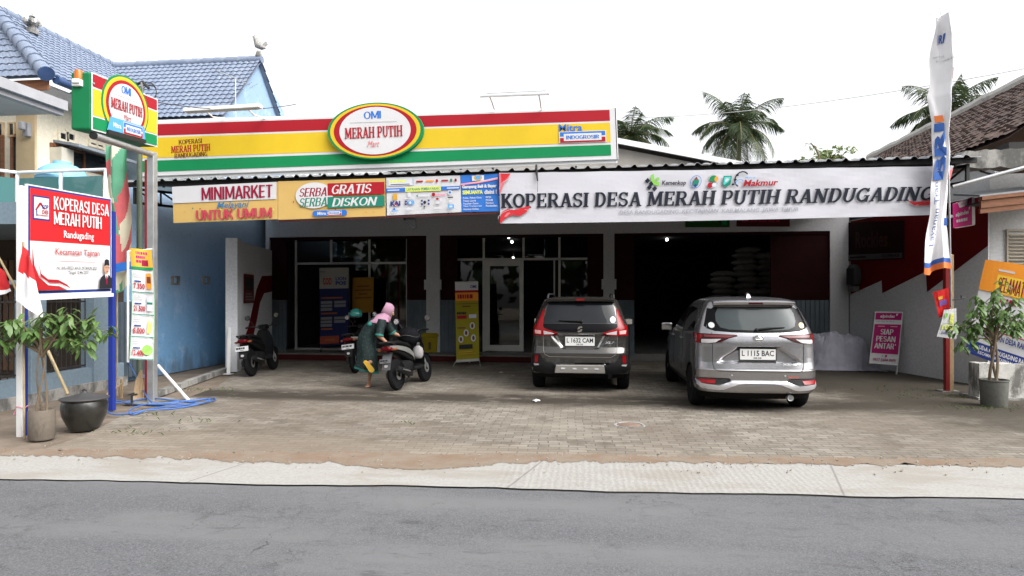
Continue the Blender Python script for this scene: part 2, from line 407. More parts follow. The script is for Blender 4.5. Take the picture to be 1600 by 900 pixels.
def mat_asphalt():
    m, N, L, b, v = nodes_mat('asphalt', 0.86)
    f = nnoise(N, L, v, 90, 4, 0.7); g = nnoise(N, L, v, 0.9, 6, 0.6, (0.25, 1.0, 1)); s = nnoise(N, L, v, 5, 8, 0.75, (0.35, 1.3, 1))
    c = nmix(N, L, nramp(N, L, f, .3, .7), (0.100, 0.102, 0.109), (0.165, 0.167, 0.176))
    vg = N.new('ShaderNodeTexVoronoi'); vg.inputs['Scale'].default_value = 120; L.new(v, vg.inputs['Vector'])
    sg_ = N.new('ShaderNodeSeparateColor'); L.new(vg.outputs['Color'], sg_.inputs[0])
    c = nmix(N, L, nramp(N, L, sg_.outputs[0], .72, .88, 0, .6), c, (0.065, 0.066, 0.070)); c = nmix(N, L, nramp(N, L, sg_.outputs[1], .84, .94, 0, .45), c, (0.23, 0.23, 0.235))
    c = nmix(N, L, nramp(N, L, g, .42, .66), c, (0.172, 0.172, 0.176))
    vo = N.new('ShaderNodeTexVoronoi'); vo.inputs['Scale'].default_value = 260; L.new(v, vo.inputs['Vector'])
    c = nmix(N, L, nramp(N, L, s, .56, .68, 0, .55), c, (0.055, 0.056, 0.058))
    # fine crack network where the surface is tired
    v3 = N.new('ShaderNodeTexVoronoi'); v3.feature = 'DISTANCE_TO_EDGE'; v3.inputs['Scale'].default_value = 3.2
    wv = nnoise(N, L, v, 4, 4); vm = N.new('ShaderNodeVectorMath'); vm.operation = 'ADD'
    sc_ = N.new('ShaderNodeVectorMath'); sc_.operation = 'SCALE'; sc_.inputs['Scale'].default_value = 0.6
    cc = N.new('ShaderNodeCombineXYZ'); L.new(wv, cc.inputs[0]); L.new(f, cc.inputs[1]); L.new(cc.outputs[0], sc_.inputs[0])
    L.new(v, vm.inputs[0]); L.new(sc_.outputs[0], vm.inputs[1]); L.new(vm.outputs[0], v3.inputs['Vector'])
    crack = nramp(N, L, v3.outputs['Distance'], 0.0, 0.022, 1, 0)
    tired = nramp(N, L, nnoise(N, L, v, 0.55, 4), .44, .58)
    c = nmix(N, L, nmath(N, L, 'MULTIPLY', crack, nmath(N, L, 'MULTIPLY', tired, .85)), c, (0.04, 0.04, 0.042))
    # joint of an old overlay along the lane and pale dusty wheel tracks
    xyz = nsep(N, L, v)
    yy = nmath(N, L, 'ADD', nmath(N, L, 'MULTIPLY', xyz[0], 0.093), xyz[1])
    jn = nmath(N, L, 'ADD', yy, nmath(N, L, 'MULTIPLY', nnoise(N, L, v, 1.3, 5), .22))
    dj = nmath(N, L, 'ABSOLUTE', nmath(N, L, 'SUBTRACT', jn, 4.52))
    c = nmix(N, L, nmath(N, L, 'MULTIPLY', nramp(N, L, dj, .006, .025, 1, 0), nramp(N, L, nnoise(N, L, v, 1.7, 5, .7), .5, .66, 0, .45)), c, (0.07, 0.07, 0.072))
    tr = nramp(N, L, nmath(N, L, 'ABSOLUTE', nmath(N, L, 'SUBTRACT', yy, 5.0)), .1, .45, .30, 0)
    c = nmix(N, L, tr, c, (0.18, 0.18, 0.185))
    L.new(c, b.inputs['Base Color']); nbump(N, L, b, vo.outputs['Distance'], .5, .006)
    b.inputs['Specular IOR Level'].default_value = 0.25
    return m
def mat_concrete_strip():
    m, N, L, b, v = nodes_mat('strip_concrete', 0.85)
    f = nnoise(N, L, v, 45, 5, .7); g = nnoise(N, L, v, 1.6, 6, .65, (.5, 1.4, 1))
    c = nmix(N, L, nramp(N, L, f, .3, .7), (0.285, 0.276, 0.26), (0.375, 0.365, 0.345))
    c = nmix(N, L, nramp(N, L, g, .46, .66, 0, .7), c, (0.26, 0.235, 0.20))
    xyz = nsep(N, L, v)
    w = N.new('ShaderNodeTexWave'); w.wave_type = 'BANDS'; w.bands_direction = 'X'; w.inputs['Scale'].default_value = 5.2; w.inputs['Distortion'].default_value = 3.5; w.inputs['Detail Scale'].default_value = 2.5
    L.new(v, w.inputs['Vector'])
    mk = nmath(N, L, 'MULTIPLY', nramp(N, L, xyz[0], -1.0, -.7), nramp(N, L, xyz[0], 1.6, 3.2, 1, 0))
    c = nmix(N, L, nmath(N, L, 'MULTIPLY', nmath(N, L, 'MULTIPLY', nramp(N, L, w.outputs['Fac'], .35, .75, 1, 0), mk), .16), c, (0.17, 0.16, 0.145))
    # expansion joints
    for x0 in (-.62, 2.22, 5.1, -3.5):
        d = nmath(N, L, 'ABSOLUTE', nmath(N, L, 'SUBTRACT', nmath(N, L, 'ADD', xyz[0], nmath(N, L, 'MULTIPLY', xyz[1], -.25)), x0-1.5))
        c = nmix(N, L, nramp(N, L, d, .004, .016, .6, 0), c, (0.13, 0.12, 0.11))
    L.new(c, b.inputs['Base Color'])
    nbump(N, L, b, nmath(N, L, 'ADD', nmath(N, L, 'MULTIPLY', nmath(N, L, 'MULTIPLY', w.outputs['Fac'], mk), .25), nmath(N, L, 'MULTIPLY', f, .3)), .5, .012)
    return m
def mat_pavers():
    m, N, L, b, v = nodes_mat('block_pavers', 0.85)
    mp = N.new('ShaderNodeMapping'); mp.inputs['Rotation'].default_value = (0, 0, math.radians(-1.5)); L.new(v, mp.inputs['Vector'])
    wob = nnoise(N, L, v, 1.2, 3); cmb = N.new('ShaderNodeCombineXYZ'); L.new(nmath(N, L, 'MULTIPLY', wob, .12), cmb.inputs[0]); L.new(nmath(N, L, 'MULTIPLY', wob, .10), cmb.inputs[1])
    ad = N.new('ShaderNodeVectorMath'); ad.operation = 'ADD'; L.new(mp.outputs[0], ad.inputs[0]); L.new(cmb.outputs[0], ad.inputs[1])
    br = N.new('ShaderNodeTexBrick'); L.new(ad.outputs[0], br.inputs['Vector'])
    br.inputs['Scale'].default_value = 1.0; br.inputs['Brick Width'].default_value = .215; br.inputs['Row Height'].default_value = .108
    br.inputs['Mortar Size'].default_value = .008; br.inputs['Mortar Smooth'].default_value = .4; br.inputs['Bias'].default_value = -.15
    br.inputs['Color1'].default_value = (.165, .146, .120, 1); br.inputs['Color2'].default_value = (.305, .276, .234, 1); br.inputs['Mortar'].default_value = (.075, .066, .055, 1)
    f = nnoise(N, L, v, 40, 5, .7); g = nnoise(N, L, v, .8, 6, .62); g2 = nnoise(N, L, v, 2.1, 6, .7)
    c = nmix(N, L, nramp(N, L, f, .3, .75, 0, .35), br.outputs['Color'], (.33, .30, .26))
    c = nmix(N, L, nramp(N, L, g, .46, .68, 0, .45), c, (.265, .235, .192))        # sand washed over the joints
    c = nmix(N, L, nramp(N, L, g2, .50, .66, 0, .7), c, (.105, .088, .068))
    g3 = nnoise(N, L, v, .35, 5, .6); c = nmix(N, L, nramp(N, L, g3, .44, .60, 0, .55), c, (.125, .102, .078))
    xyz = nsep(N, L, v)
    # rain drips off the canopy edge here: a damp mossy band along Y = 10.35
    yb = nmath(N, L, 'ADD', xyz[1], nmath(N, L, 'MULTIPLY', nnoise(N, L, v, 1.1, 5, .7, (.6, 1, 1)), .9))
    d = nmath(N, L, 'ABSOLUTE', nmath(N, L, 'SUBTRACT', yb, 10.95))
    band = nmath(N, L, 'MULTIPLY', nramp(N, L, d, .22, .85, .92, 0), nramp(N, L, nnoise(N, L, v, 2.2, 6, .75, (.5, 1, 1)), .30, .50))
    c = nmix(N, L, band, c, (.034, .028, .021))
    # dark mossy corner by the right wall
    mo = nmath(N, L, 'ADD', nmath(N, L, 'ADD', xyz[0], nmath(N, L, 'MULTIPLY', xyz[1], .35)), nmath(N, L, 'MULTIPLY', nnoise(N, L, v, 1.4, 6, .7), 2.6))
    mossf = nmath(N, L, 'MULTIPLY', nramp(N, L, mo, 8.7, 10.2, 0, .88), nramp(N, L, xyz[1], 7.4, 9.4))
    c = nmix(N, L, mossf, c, (.055, .046, .034))
    # rusty sand towards the road
    e = nmath(N, L, 'ADD', nmath(N, L, 'ADD', xyz[1], nmath(N, L, 'MULTIPLY', xyz[0], .09)), nmath(N, L, 'MULTIPLY', nnoise(N, L, v, 1.5, 5, .7), .7))
    c = nmix(N, L, nramp(N, L, e, 7.0, 7.7, .5, 0), c, (.24, .195, .15))
    L.new(c, b.inputs['Base Color'])
    nbump(N, L, b, nmath(N, L, 'ADD', nmath(N, L, 'MULTIPLY', br.outputs['Fac'], -.8), nmath(N, L, 'MULTIPLY', f, .4)), .55, .01)
    b.inputs['Specular IOR Level'].default_value = .3
    return m
def mat_dirt(name, c1, c2, c3):
    m, N, L, b, v = nodes_mat(name, 0.95)
    f = nnoise(N, L, v, 60, 5, .75); g = nnoise(N, L, v, 2.4, 6, .65)
    c = nmix(N, L, nramp(N, L, g, .35, .65), c1, c2); c = nmix(N, L, nramp(N, L, f, .55, .75, 0, .6), c, c3)
    L.new(c, b.inputs['Base Color']); nbump(N, L, b, f, .7, .015); return m
def mat_bluewall():
    m, N, L, b, v = nodes_mat('blue_limewash', 0.9)
    xyz = nsep(N, L, v)
    s = nnoise(N, L, v, 1.6, 7, .7, (1, 1.2, .28)); f = nnoise(N, L, v, 14, 6, .7); g = nnoise(N, L, v, 3.2, 7, .72)
    zz = nmath(N, L, 'ADD', xyz[2], nmath(N, L, 'MULTIPLY', nmath(N, L, 'SUBTRACT', s, .5), 2.2))
    c = nmix(N, L, nramp(N, L, zz, .6, 3.6), (.17, .36, .60), (.42, .58, .78))     # upper coat washed pale, lower coat still blue
    c = nmix(N, L, nramp(N, L, zz, 4.6, 5.6), c, (.26, .38, .53))
    c = nmix(N, L, nramp(N, L, g, .52, .70, 0, .5), c, (.42, .55, .70))
    c = nmix(N, L, nramp(N, L, f, .56, .70, 0, .55), c, (.10, .20, .34))
    c = nmix(N, L, nramp(N, L, zz, .0, .5, .6, 0), c, (.07, .08, .09))
    L.new(c, b.inputs['Base Color']); nbump(N, L, b, f, .5, .012); return m
def mat_stained(name, base, stain, rough=.85, sc=1.4, lo=.52, hi=.72, amt=.8):
    m, N, L, b, v = nodes_mat(name, rough)
    s = nnoise(N, L, v, sc, 7, .72, (1, 1, .5)); f = nnoise(N, L, v, 22, 5, .7)
    c = nmix(N, L, nramp(N, L, f, .3, .7), tuple(x*.88 for x in base), tuple(min(1, x*1.08) for x in base))
    c = nmix(N, L, nramp(N, L, s, lo, hi, 0, amt), c, stain)
    L.new(c, b.inputs['Base Color']); nbump(N, L, b, f, .35, .01); return m
def mat_tile(name, base, dark, pale, amt):
    m, N, L, b, v = nodes_mat(name, .75)
    vo = N.new('ShaderNodeTexVoronoi'); vo.inputs['Scale'].default_value = 3.6; L.new(v, vo.inputs['Vector'])
    f = nnoise(N, L, v, 9, 6, .75); g = nnoise(N, L, v, 1.2, 6, .65)
    c = nmix(N, L, vo.outputs['Color'], dark, base); c = nmix(N, L, nramp(N, L, g, .45, .65, 0, .5), c, dark)
    c = nmix(N, L, nramp(N, L, f, .58, .7, 0, amt), c, pale)
    L.new(c, b.inputs['Base Color']); nbump(N, L, b, f, .3, .01); return m

asphalt = mat_asphalt(); stripc = mat_concrete_strip(); pavers = mat_pavers(); bluewall = mat_bluewall()
dirt = mat_dirt('bare_earth', (.15, .118, .088), (.22, .175, .135), (.30, .26, .21))
sand = mat_dirt('rusty_sand', (.21, .145, .10), (.235, .19, .145), (.30, .27, .235))
white_wall = mat_stained('white_wall_paint', (.56, .56, .57), (.32, .315, .30), sc=.9, lo=.58, hi=.8, amt=.45)
wing_white = mat_stained('cool_white_paint', (.80, .81, .84), (.42, .41, .40), sc=.8, lo=.6, hi=.85, amt=.35)
old_concrete = mat_stained('weathered_concrete', (.34, .33, .31), (.06, .06, .055), sc=2.2, lo=.42, hi=.62, amt=.85)
cream = mat_stained('cream_paint', (.90, .82, .65), (.78, .69, .52), sc=.7, lo=.6, hi=.8, amt=.3)
greyblue = mat_stained('grey_blue_paint', (.18, .245, .30), (.13, .155, .16), sc=1.3, lo=.5, hi=.72, amt=.6)
dark_red = M('maroon_panel', (.022, .003, .004), .7, var=.25, scale=2, spec=.1)
red_paint = M('red_wall_paint', (.15, .004, .005), .8, spec=.15, var=.12, scale=1.5)
black = M('black_metal', (.012, .012, .013), .5, var=.3)
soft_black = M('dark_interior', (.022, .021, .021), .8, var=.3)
zinc = M('zinc_sheet', (.36, .38, .40), .45, metal=.5, var=.15, scale=2)
steel = M('galvanised_steel', (.52, .53, .54), .42, metal=.75, var=.18, scale=5)
alu = M('aluminium_frame', (.50, .50, .48), .45, metal=.3, var=.08)
white_metal = M('white_enamel', (.78, .78, .78), .4, var=.05)
win_glass = glass('shop_glass', (.55, .58, .58))
wood_raw = M('raw_timber', (.47, .33, .19), .75, var=.25, scale=6, stretch=(8,8,1), bump=.3)
wood_brown = M('brown_timber', (.22, .085, .035), .6, var=.35, scale=5, stretch=(1,6,6))
rust_red = M('red_oxide_metal', (.26, .02, .02), .5, var=.2)

# ================================================================== ground, road, paving
def struct(name, mb, m, **k): o = mb.build(name, m, **k); o['kind'] = 'structure'; return o
g = MB(); g.quad((-400,-60,-.02), (400,-60,-.02), (400,700,-.02), (-400,700,-.02)); struct('ground', g, dirt)
# unseen trees added behind the camera to block low sky light
g = MB(); r = random.Random(77)
for k in range(26):
    c = Vector((-48+4*k+r.uniform(-1.5,1.5), -11.5+r.uniform(-2.5,1.5), 0)); hh = r.uniform(9,13)
    g.tube([c, c+UP*hh*.7], [.22,.1], 6)
    for q in range(210):
        p = c+Vector((r.gauss(0,1.7), r.gauss(0,1.4), hh*r.uniform(.12,1))); u = Vector((r.gauss(0,1),r.gauss(0,1),r.gauss(0,1))).normalized(); v = u.cross(Vector((r.gauss(0,1),r.gauss(0,1),r.gauss(0,1)))).normalized(); s_ = r.uniform(.35,.8)
        g.add([p-u*s_, p+v*s_*.7, p+u*s_, p-v*s_*.7], [[0,1,2,3]])
tag(g.build('sky_block_trees', M('sky_block_foliage', (.05,.085,.03), .7, var=.4, scale=1), fix=False), kind='stuff')
E0, E1 = gp(0, 752), gp(1600, 783)
ed = (E1-E0).normalized(); en = Vector((-ed.y, ed.x, 0))
def along(p, s): return p + ed*s
RL = [i*.12-20 for i in range(340)]
def rag(s, seed, a, f): return a*(mnoise.noise((s*f, seed, 0.3))+.5*mnoise.noise((s*f*2.7, seed, 5.1))+.3*mnoise.noise((s*f*7, seed, 9.1)))
g = MB()
up = [along(E0, s)+en*rag(s, 1.0, .065, .55) for s in RL]
lo = [along(E0, s)-en*9.0 for s in RL]
a0, a1 = along(E0, -200), along(E0, 200)
n = len(RL); g.add(up+lo, [[i, i+1, n+i+1, n+i] for i in range(n-1)])
g.quad(a0, up[0], lo[0], a0-en*9); g.quad(up[-1], a1, a1-en*9, lo[-1])
for v in g.v: v.z = .006
struct('road', g, asphalt)
# dark open joint between asphalt and slab
g = MB(); jl = []; ju = []
for s in RL:
    w = -.02+.09*max(0, mnoise.noise((s*.35, 3.3, 1))+.12)
    jl.append(along(E0, s)-en*.05); ju.append(along(E0, s)+en*(w+.02+rag(s, 1.0, .055, .55)))
g.add(ju+jl, [[i, i+1, n+i+1, n+i] for i in range(n-1)])
for v in g.v: v.z = .002
struct('road_line', g, M('joint_dirt', (.028,.026,.024), .95))
C0, C1 = gp(0, 706), gp(1600, 731); cd = (C1-C0).normalized(); cn = Vector((-cd.y, cd.x, 0))
g = MB(); cu = [C0+cd*s for s in RL]; cl = [along(E0, s)+en*(.022+max(0, mnoise.noise((s*.5, 3.3, 1))+.1)*.03+rag(s, 1.0, .055, .55)) for s in RL]
g.add(cu+cl, [[i, i+1, n+i+1, n+i] for i in range(n-1)])
for v in g.v: v.z = .0125
struct('roadside_pavement', g, stripc)
# block paving of the forecourt
P0, P1 = gp(40, 705), gp(1600, 724)
lefts = [gp(70,703), gp(130,683), gp(190,652), gp(262,634), gp(338,606), gp(372,582)]
g = MB(); pts = [gp(1900, 728)] + [gp(x, 705+19*(x-40)/1560+1.5*math.sin(x*.05)) for x in range(1600, 60, -40)] + lefts + [Vector((-9.1,17.2,0)), Vector((13,17.2,0)), Vector((13,6.5,0))]
for p in pts: p.z = .014
g.add(pts, [list(range(len(pts)))]); struct('pavement', g, pavers)
# sand lying between paving and slab
g = MB(); su = []; sd = []
for i in range(600):
    x = -60 + i*3
    yc = 710+17*x/1600
    th = 9+6*mnoise.noise((x*.008, 2, 0))
    dn = yc+th*.45+4*mnoise.noise((x*.03, 7, 0))+3*mnoise.noise((x*.11, 7, 0))+2.5*mnoise.noise((x*.31, 7, 0)) + (16*math.exp(-((x-660)/110.0)**2)) + (7*math.exp(-((x-420)/120.0)**2))
    uu = yc-th*.75+3.5*mnoise.noise((x*.02, 11, 0))+3*mnoise.noise((x*.13, 12, 0))+2.5*mnoise.noise((x*.37, 12, 0))
    a = gp(x, uu); c = gp(x, dn); a.z = .0165; c.z = .0165; su.append(a); sd.append(c)
g.add(su+sd, [[i, i+1, 601+i, 600+i] for i in range(599)]); struct('sand', g, sand)['kind'] = 'stuff'
# loose grit on the sand and slab
g = MB(); r = random.Random(3)
for i in range(300):
    x = r.uniform(0, 1600); y = 712+17*x/1600 + r.gauss(0, 10); p = gp(x, y); q = r.uniform(.003, .010); p.z = .02
    g.obox(p+Vector((0,0,q*.4)), (r.random(),r.random(),.2), (-.5,1,0), (0,0,1), q, q*.8, q*.5)
tag(g.build('gravel', M('grit', (.34,.30,.25), .9, var=.4, scale=8)), kind='stuff')
# drain cover set in the paving
t = thing('drain_cover', 'small round rusty drain cover set in the paving in front of the silver car', 'drain cover', gp(983,666))
p = gp(983, 666); g = MB(); g.lathe([(0,.026),(.13,.026),(.15,.02),(.16,.014)], p, n=28); g.build('lid', M('rusty_iron', (.19,.13,.10), .85, var=.35, scale=12), t, smooth=True)
g = MB(); g.lathe([(.165,.014),(.17,.024),(.2,.024),(.21,.014)], p, n=28); g.build('rim', old_concrete, t, smooth=True)

# ================================================================== the shop building
FY = 17.0
XL, XR = -9.0, 6.5
shop = thing('shop_building', 'long white minimarket building with three wide openings under the canopy', 'shop', (-1.2, FY, 0))
def fx(px): return pl(px, 464, FY).x
op = [(fx(421), fx(666)), (fx(687), fx(943)), (fx(960), fx(1297))]      # the three openings
OT = 3.37
g = MB()
xs = [XL] + [v for a in op for v in a] + [XR]
for i in range(0, len(xs), 2): g.box((xs[i], FY, 0), (xs[i+1], FY+.25, OT))
g.box((XL, FY, OT), (XR, FY+.25, 4.7))
g.build('wall', white_wall, shop)
# plaster capitals on the two middle columns
for i in (2, 4):
    g = MB(); g.box((xs[i]-.05, FY-.04, 1.9), (xs[i+1]+.05, FY-.002, 2.17)); g.build('column_band', white_wall, shop)
# gable above the roof of the canopy
gx0, gx1, gxr = -8.9, 7.1, -1.0
def gz(x): return 6.0-.222*abs(x-gxr)
g = MB(); g.prism([(gx0,FY+.02,4.7),(gx1,FY+.02,4.1),(gx1,FY+.02,gz(gx1)),(gxr,FY+.02,gz(gxr)),(gx0,FY+.02,gz(gx0))], (0,.2,0)); g.build('gable', M('beige_gable', (.40,.37,.33), .85, var=.1), shop)
g = MB()
for a, b in ((gx0-.3, gxr), (gxr, gx1+.4)):
    pa = Vector((a, FY-.25, gz(a)+.06)); pb = Vector((b, FY-.25, gz(b)+.06))
    g.prism([pa, pb, pb+Vector((0,0,.14)), pa+Vector((0,0,.14))], (0,.06,0))
g.build('verge_board', white_metal, shop)
g = MB()
for a, b in ((gx0-.3, gxr), (gxr, gx1+.4)):
    g.prism([(a,FY-.18,gz(a)+.14),(b,FY-.18,gz(b)+.14),(b,FY-.18,gz(b)+.2),(a,FY-.18,gz(a)+.2)], (0,14.5,0))
g.build('roof', zinc, shop)
# floor slab / step, interior shell
g = MB(); g.box((op[0][0]-.2, FY-.75, 0), (op[1][1]+.1, FY-.002, .2)); g.build('step', M('step_tiles', (.16,.155,.145), .5, var=.15, scale=6), shop)
g = MB(); g.box((op[0][0]-.2, FY-.79, .03), (op[1][1]+.1, FY-.752, .17)); g.build('step_edge', M('step_red', (.06,.008,.008), .7, spec=.15), shop)
g = MB(); g.box((XL+.25, FY+.26, 0), (XR-.25, FY+13, .19)); g.build('floor', M('shop_floor', (.16,.155,.15), .35, var=.1), shop)
g = MB()
g.box((XL, FY+.26, 0), (XL+.2, FY+13, 4.2)); g.box((XR-.2, FY+.26, 0), (XR, FY+13, 4.2)); g.box((XL, FY+13, 0), (XR, FY+13.2, 4.2))
g.box((xs[5]-.02-.2, FY+.26, .19), (xs[5]-.02, FY+13, 4.2))
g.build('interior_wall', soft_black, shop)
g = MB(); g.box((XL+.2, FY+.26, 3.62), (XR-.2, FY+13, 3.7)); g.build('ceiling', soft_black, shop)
# maroon shutters boxes at the head and the sides of every opening; zinc dado below
for i, (a, b) in enumerate(op):
    g = MB(); g.box((a+.002, FY+.03, OT-.07), (b-.002, FY+.2, OT-.002)); g.build('maroon_lintel', dark_red, shop)
    zb = 1.62
    lw = {0:(.47,.56), 1:(.46,.42), 2:(.52,1.42)}[i]
    for x0, x1 in ((a+.002, a+lw[0]), (b-lw[1], b-.002)):
        g = MB(); g.box((x0, FY+.06, zb), (x1, FY+.14, OT-.072)); g.build('maroon_panel', dark_red, shop)
    for x0, x1 in ((a+.002, a+lw[0]), (b-lw[1], b-.002)):
        g = MB(); nn = int((x1-x0)/.055); w = (x1-x0)/nn
        for k in range(nn):
            xa = x0+k*w; dep = .02 if k % 2 else 0
            g.box((xa, FY+.05-dep, .16), (xa+w-.001, FY+.11, zb-.003))
        g.build('zinc_dado', M('dado_zinc', (.12,.148,.17), .6, metal=.1, spec=.2, var=.12, scale=3), shop)
# glazing of the first two openings
def frame_bars(name, bars, y0=FY+.30, y1=FY+.36):
    g = MB()
    for x0, z0, x1, z1 in bars: g.box((x0, y0, z0), (x1, y1, z1))
    return g.build(name, alu, shop, bevel=.004)
X = lambda px, Y=FY+.3: pl(px, 464, Y).x
Zp = lambda px, py, Y=FY+.3: pl(px, py, Y).z
a, b = op[0]; tb = Zp(590, 411)
v1, v2, v3 = X(517), X(577), X(636)
frame_bars('window_frame', [(X(462), tb-.03, X(645), tb+.03), (v1-.03, tb+.032, v1+.03, OT), (v2-.03, .2, v2+.03, OT), (v3-.03, .2, v3+.03, OT), (X(462)-.03,.2,X(462)+.03,OT), (X(462)+.032, .2, X(645), .26)])
g = MB(); g.box((X(555), FY+.325, .26), (b-.1, FY+.331, OT)); g.box((X(462), FY+.325, tb+.03), (X(555), FY+.331, OT)); g.build('window_pane', win_glass, shop)
a, b = op[1]; tb2 = Zp(800, 405)
d0, d1 = X(759), X(818); v4 = X(874)
frame_bars('window_frame', [(a+.3, tb2-.03, b-.1, tb2+.03), (d0-.09, .2, d0-.03, OT), (d1-.03, tb2+.032, d1+.03, OT), (v4-.03, .2, v4+.03, OT), (X(866)-.02,.2,X(866)+.02,tb2-.03)])
g = MB(); g.box((a+.1, FY+.325, .2), (d0-.09, FY+.331, OT)); g.box((d0-.03, FY+.325, tb2+.03), (v4, FY+.331, OT)); g.box((v4+.03, FY+.325, .2), (b-.1, FY+.331, OT)); g.build('window_pane', win_glass, shop)
g = MB(); y0, y1 = FY+.29, FY+.34
z0, z1 = .22, tb2-.035; w = .11
g.box((d0-.025, y0, z0), (d0+w, y1, z1)); g.box((d1-w, y0, z0), (d1, y1, z1)); g.box((d0+w+.001, y0, z1-.15), (d1-w-.001, y1, z1)); g.box((d0+w+.001, y0, z0), (d1-w-.001, y1, z0+.17))
door = g.build('door', alu, shop, bevel=.004)
g = MB(); g.box((d0+w, FY+.312, z0+.17), (d1-w, FY+.318, z1-.15)); g.build('pane', win_glass, door)
g = MB(); g.tube([(d1-.06, y0-.05, .95), (d1-.06, y0-.05, 1.35)], .016); g.tube([(d1-.06, y0, 1.0), (d1-.06, y0-.05, 1.0)], .012); g.tube([(d1-.06, y0, 1.3), (d1-.06, y0-.05, 1.3)], .012); g.build('handle', steel, door, smooth=True)
# lit lamps hanging under the shop ceiling
lampm = M('lamp_glow', (1.0,.98,.95), .4, var=0, emit=14)
for (px, py, d, lb) in ((795,370,19.3,'brightest round lamp on the shop ceiling, above the glass door'), (800,378,21.6,'second ceiling lamp behind the brightest one over the glass door'), (802,403,26.5,'lowest looking deep ceiling lamp inside the shop above the door'),
                    (1059,365,19.0,'right hand lamp glowing on the ceiling above the silver car'), (1042,374,21.0,'left hand lamp glowing on the ceiling above the silver car')):
    p = at(px, py, d); t = thing('ceiling_lamp', lb, 'lamp', (p.x, p.y, 3.62), group='lamps on the shop ceiling')
    g = MB(); g.lathe([(.02,0),(.05,-.01),(.05,-.03)], (p.x,p.y,3.62), n=12); g.tube([(p.x,p.y,3.6),(p.x,p.y,p.z+.04)], .008, 6); g.build('holder', white_metal, t, smooth=True)
    g = MB(); g.ball((p.x,p.y,p.z), .055 if d < 19.5 else .045, 12, 8); g.build('bulb', lampm, t, smooth=True)

# ------------------------------------------------------------------ side wing wall on the left with its red stripe
wing = thing('wing_wall', 'white side wall with a red painted swoosh at the left end of the shop', 'wall', (-8.0, 13.8, 0))
A, B = Vector((-8.02, 13.8, 0)), Vector((-8.8, 16.98, 0)); wd = (B-A).normalized(); wn = Vector((wd.y, -wd.x, 0))   # wn: to the forecourt
if wn.x < 0: wn = -wn
g = MB(); g.prism([A+wd*.19, B, B+UP*3.0, A+wd*.19+UP*3.0], -wn*.14); g.build('panel', wing_white, wing)
g = MB(); g.obox(A+wd*.02+UP*1.52-wn*.06, wd, wn, UP, .165, .13, 1.52); g.build('end_post', wing_white, wing, bevel=.008)
sw = [(-.0,.62),(.35,.66),(.75,.95),(1.15,1.45),(1.5,1.9),(2.0,2.25),(3.05,2.3),(3.05,1.85),(2.2,1.8),(1.8,1.55),(1.5,1.1),(1.1,.6),(.6,.3),(.2,.25)]
g = MB(); g.prism([A+wd*(.2+u)+UP*z+wn*.003 for u, z in sw], wn*.004); g.build('red_stripe', red_paint, wing)
bd = Board(A+wd*.55+UP*2.25+wn*.03, A+wd*1.35+UP*2.25+wn*.03, A+wd*1.35+UP*1.55+wn*.03, A+wd*.55+UP*1.55+wn*.03)
bd.back(.02, M('poster_dark_red', (.16,.02,.02), .5)); bd.rect(.05,.1,.95,.55, M('poster_black', (.03,.02,.02), .5)); bd.bars(.1,.65,.9,.95, M('poster_grey', (.3,.3,.3), .5), 3, 4)
tag(bd.build('wall_poster'), 'small dark red poster on the white wing wall beside the leftmost scooter', 'poster')
t = thing('prop_bar', 'white slanting prop leaning against the end of the wing wall', 'prop', gp(357,585))
g = MB(); g.bar(gp(357,585), A-wd*.15+UP*1.0-wn*.1, .07, .05); g.build('bar', white_metal, t); g = MB(); g.obox(gp(357,585)+UP*.012, (1,0,0),(0,1,0),UP,.09,.07,.01); g.build('foot', white_metal, t)

# ------------------------------------------------------------------ canopy over the forecourt
CY = 11.5
def cz(px, py): return pl(px, py, CY)
c0, c1 = cz(198, 292), cz(1527, 254)           # lower edge of front fascia
can = thing('canopy', 'wide black steel canopy with corrugated roof sheets over the forecourt', 'canopy', ((c0.x+c1.x)/2, CY, c0.z))
cdx = (c1-c0); clen = cdx.length; cdir = cdx.normalized()
def cp(s, y=0.0, z=0.0): return c0 + cdir*s + Vector((0, y, z))
BACK = FY-CY-.05; RISE = .52
g = MB(); nn = int(clen/.028); V = []; rows = [(-.12, -.01), (BACK, RISE)]
for yy, zz in rows:
    for i in range(nn+1):
        s = clen*i/nn; ph = (s/.27) % 1.0
        h = .045*(1 if ph < .16 else max(0, 1-abs((ph-.16)/.10)) if ph < .26 else (max(0, (ph-.90)/.10)))
        V.append(cp(s, yy, .085+zz+h))
V2 = [v-Vector((0,0,.006)) for v in V]; K = nn+1
g.add(V, [[i, i+1, K+i+1, K+i] for i in range(nn)]); g.add(V2, [[i, K+i, K+i+1, i+1] for i in range(nn)])
m2 = [0]*len(g.f)
for i in range(nn): m2[nn+i] = 1
g.m = m2
g.add([v for i in range(nn+1) for v in (V[i], V2[i])], [[2*i, 2*i+1, 2*i+3, 2*i+2] for i in range(nn)], 2)
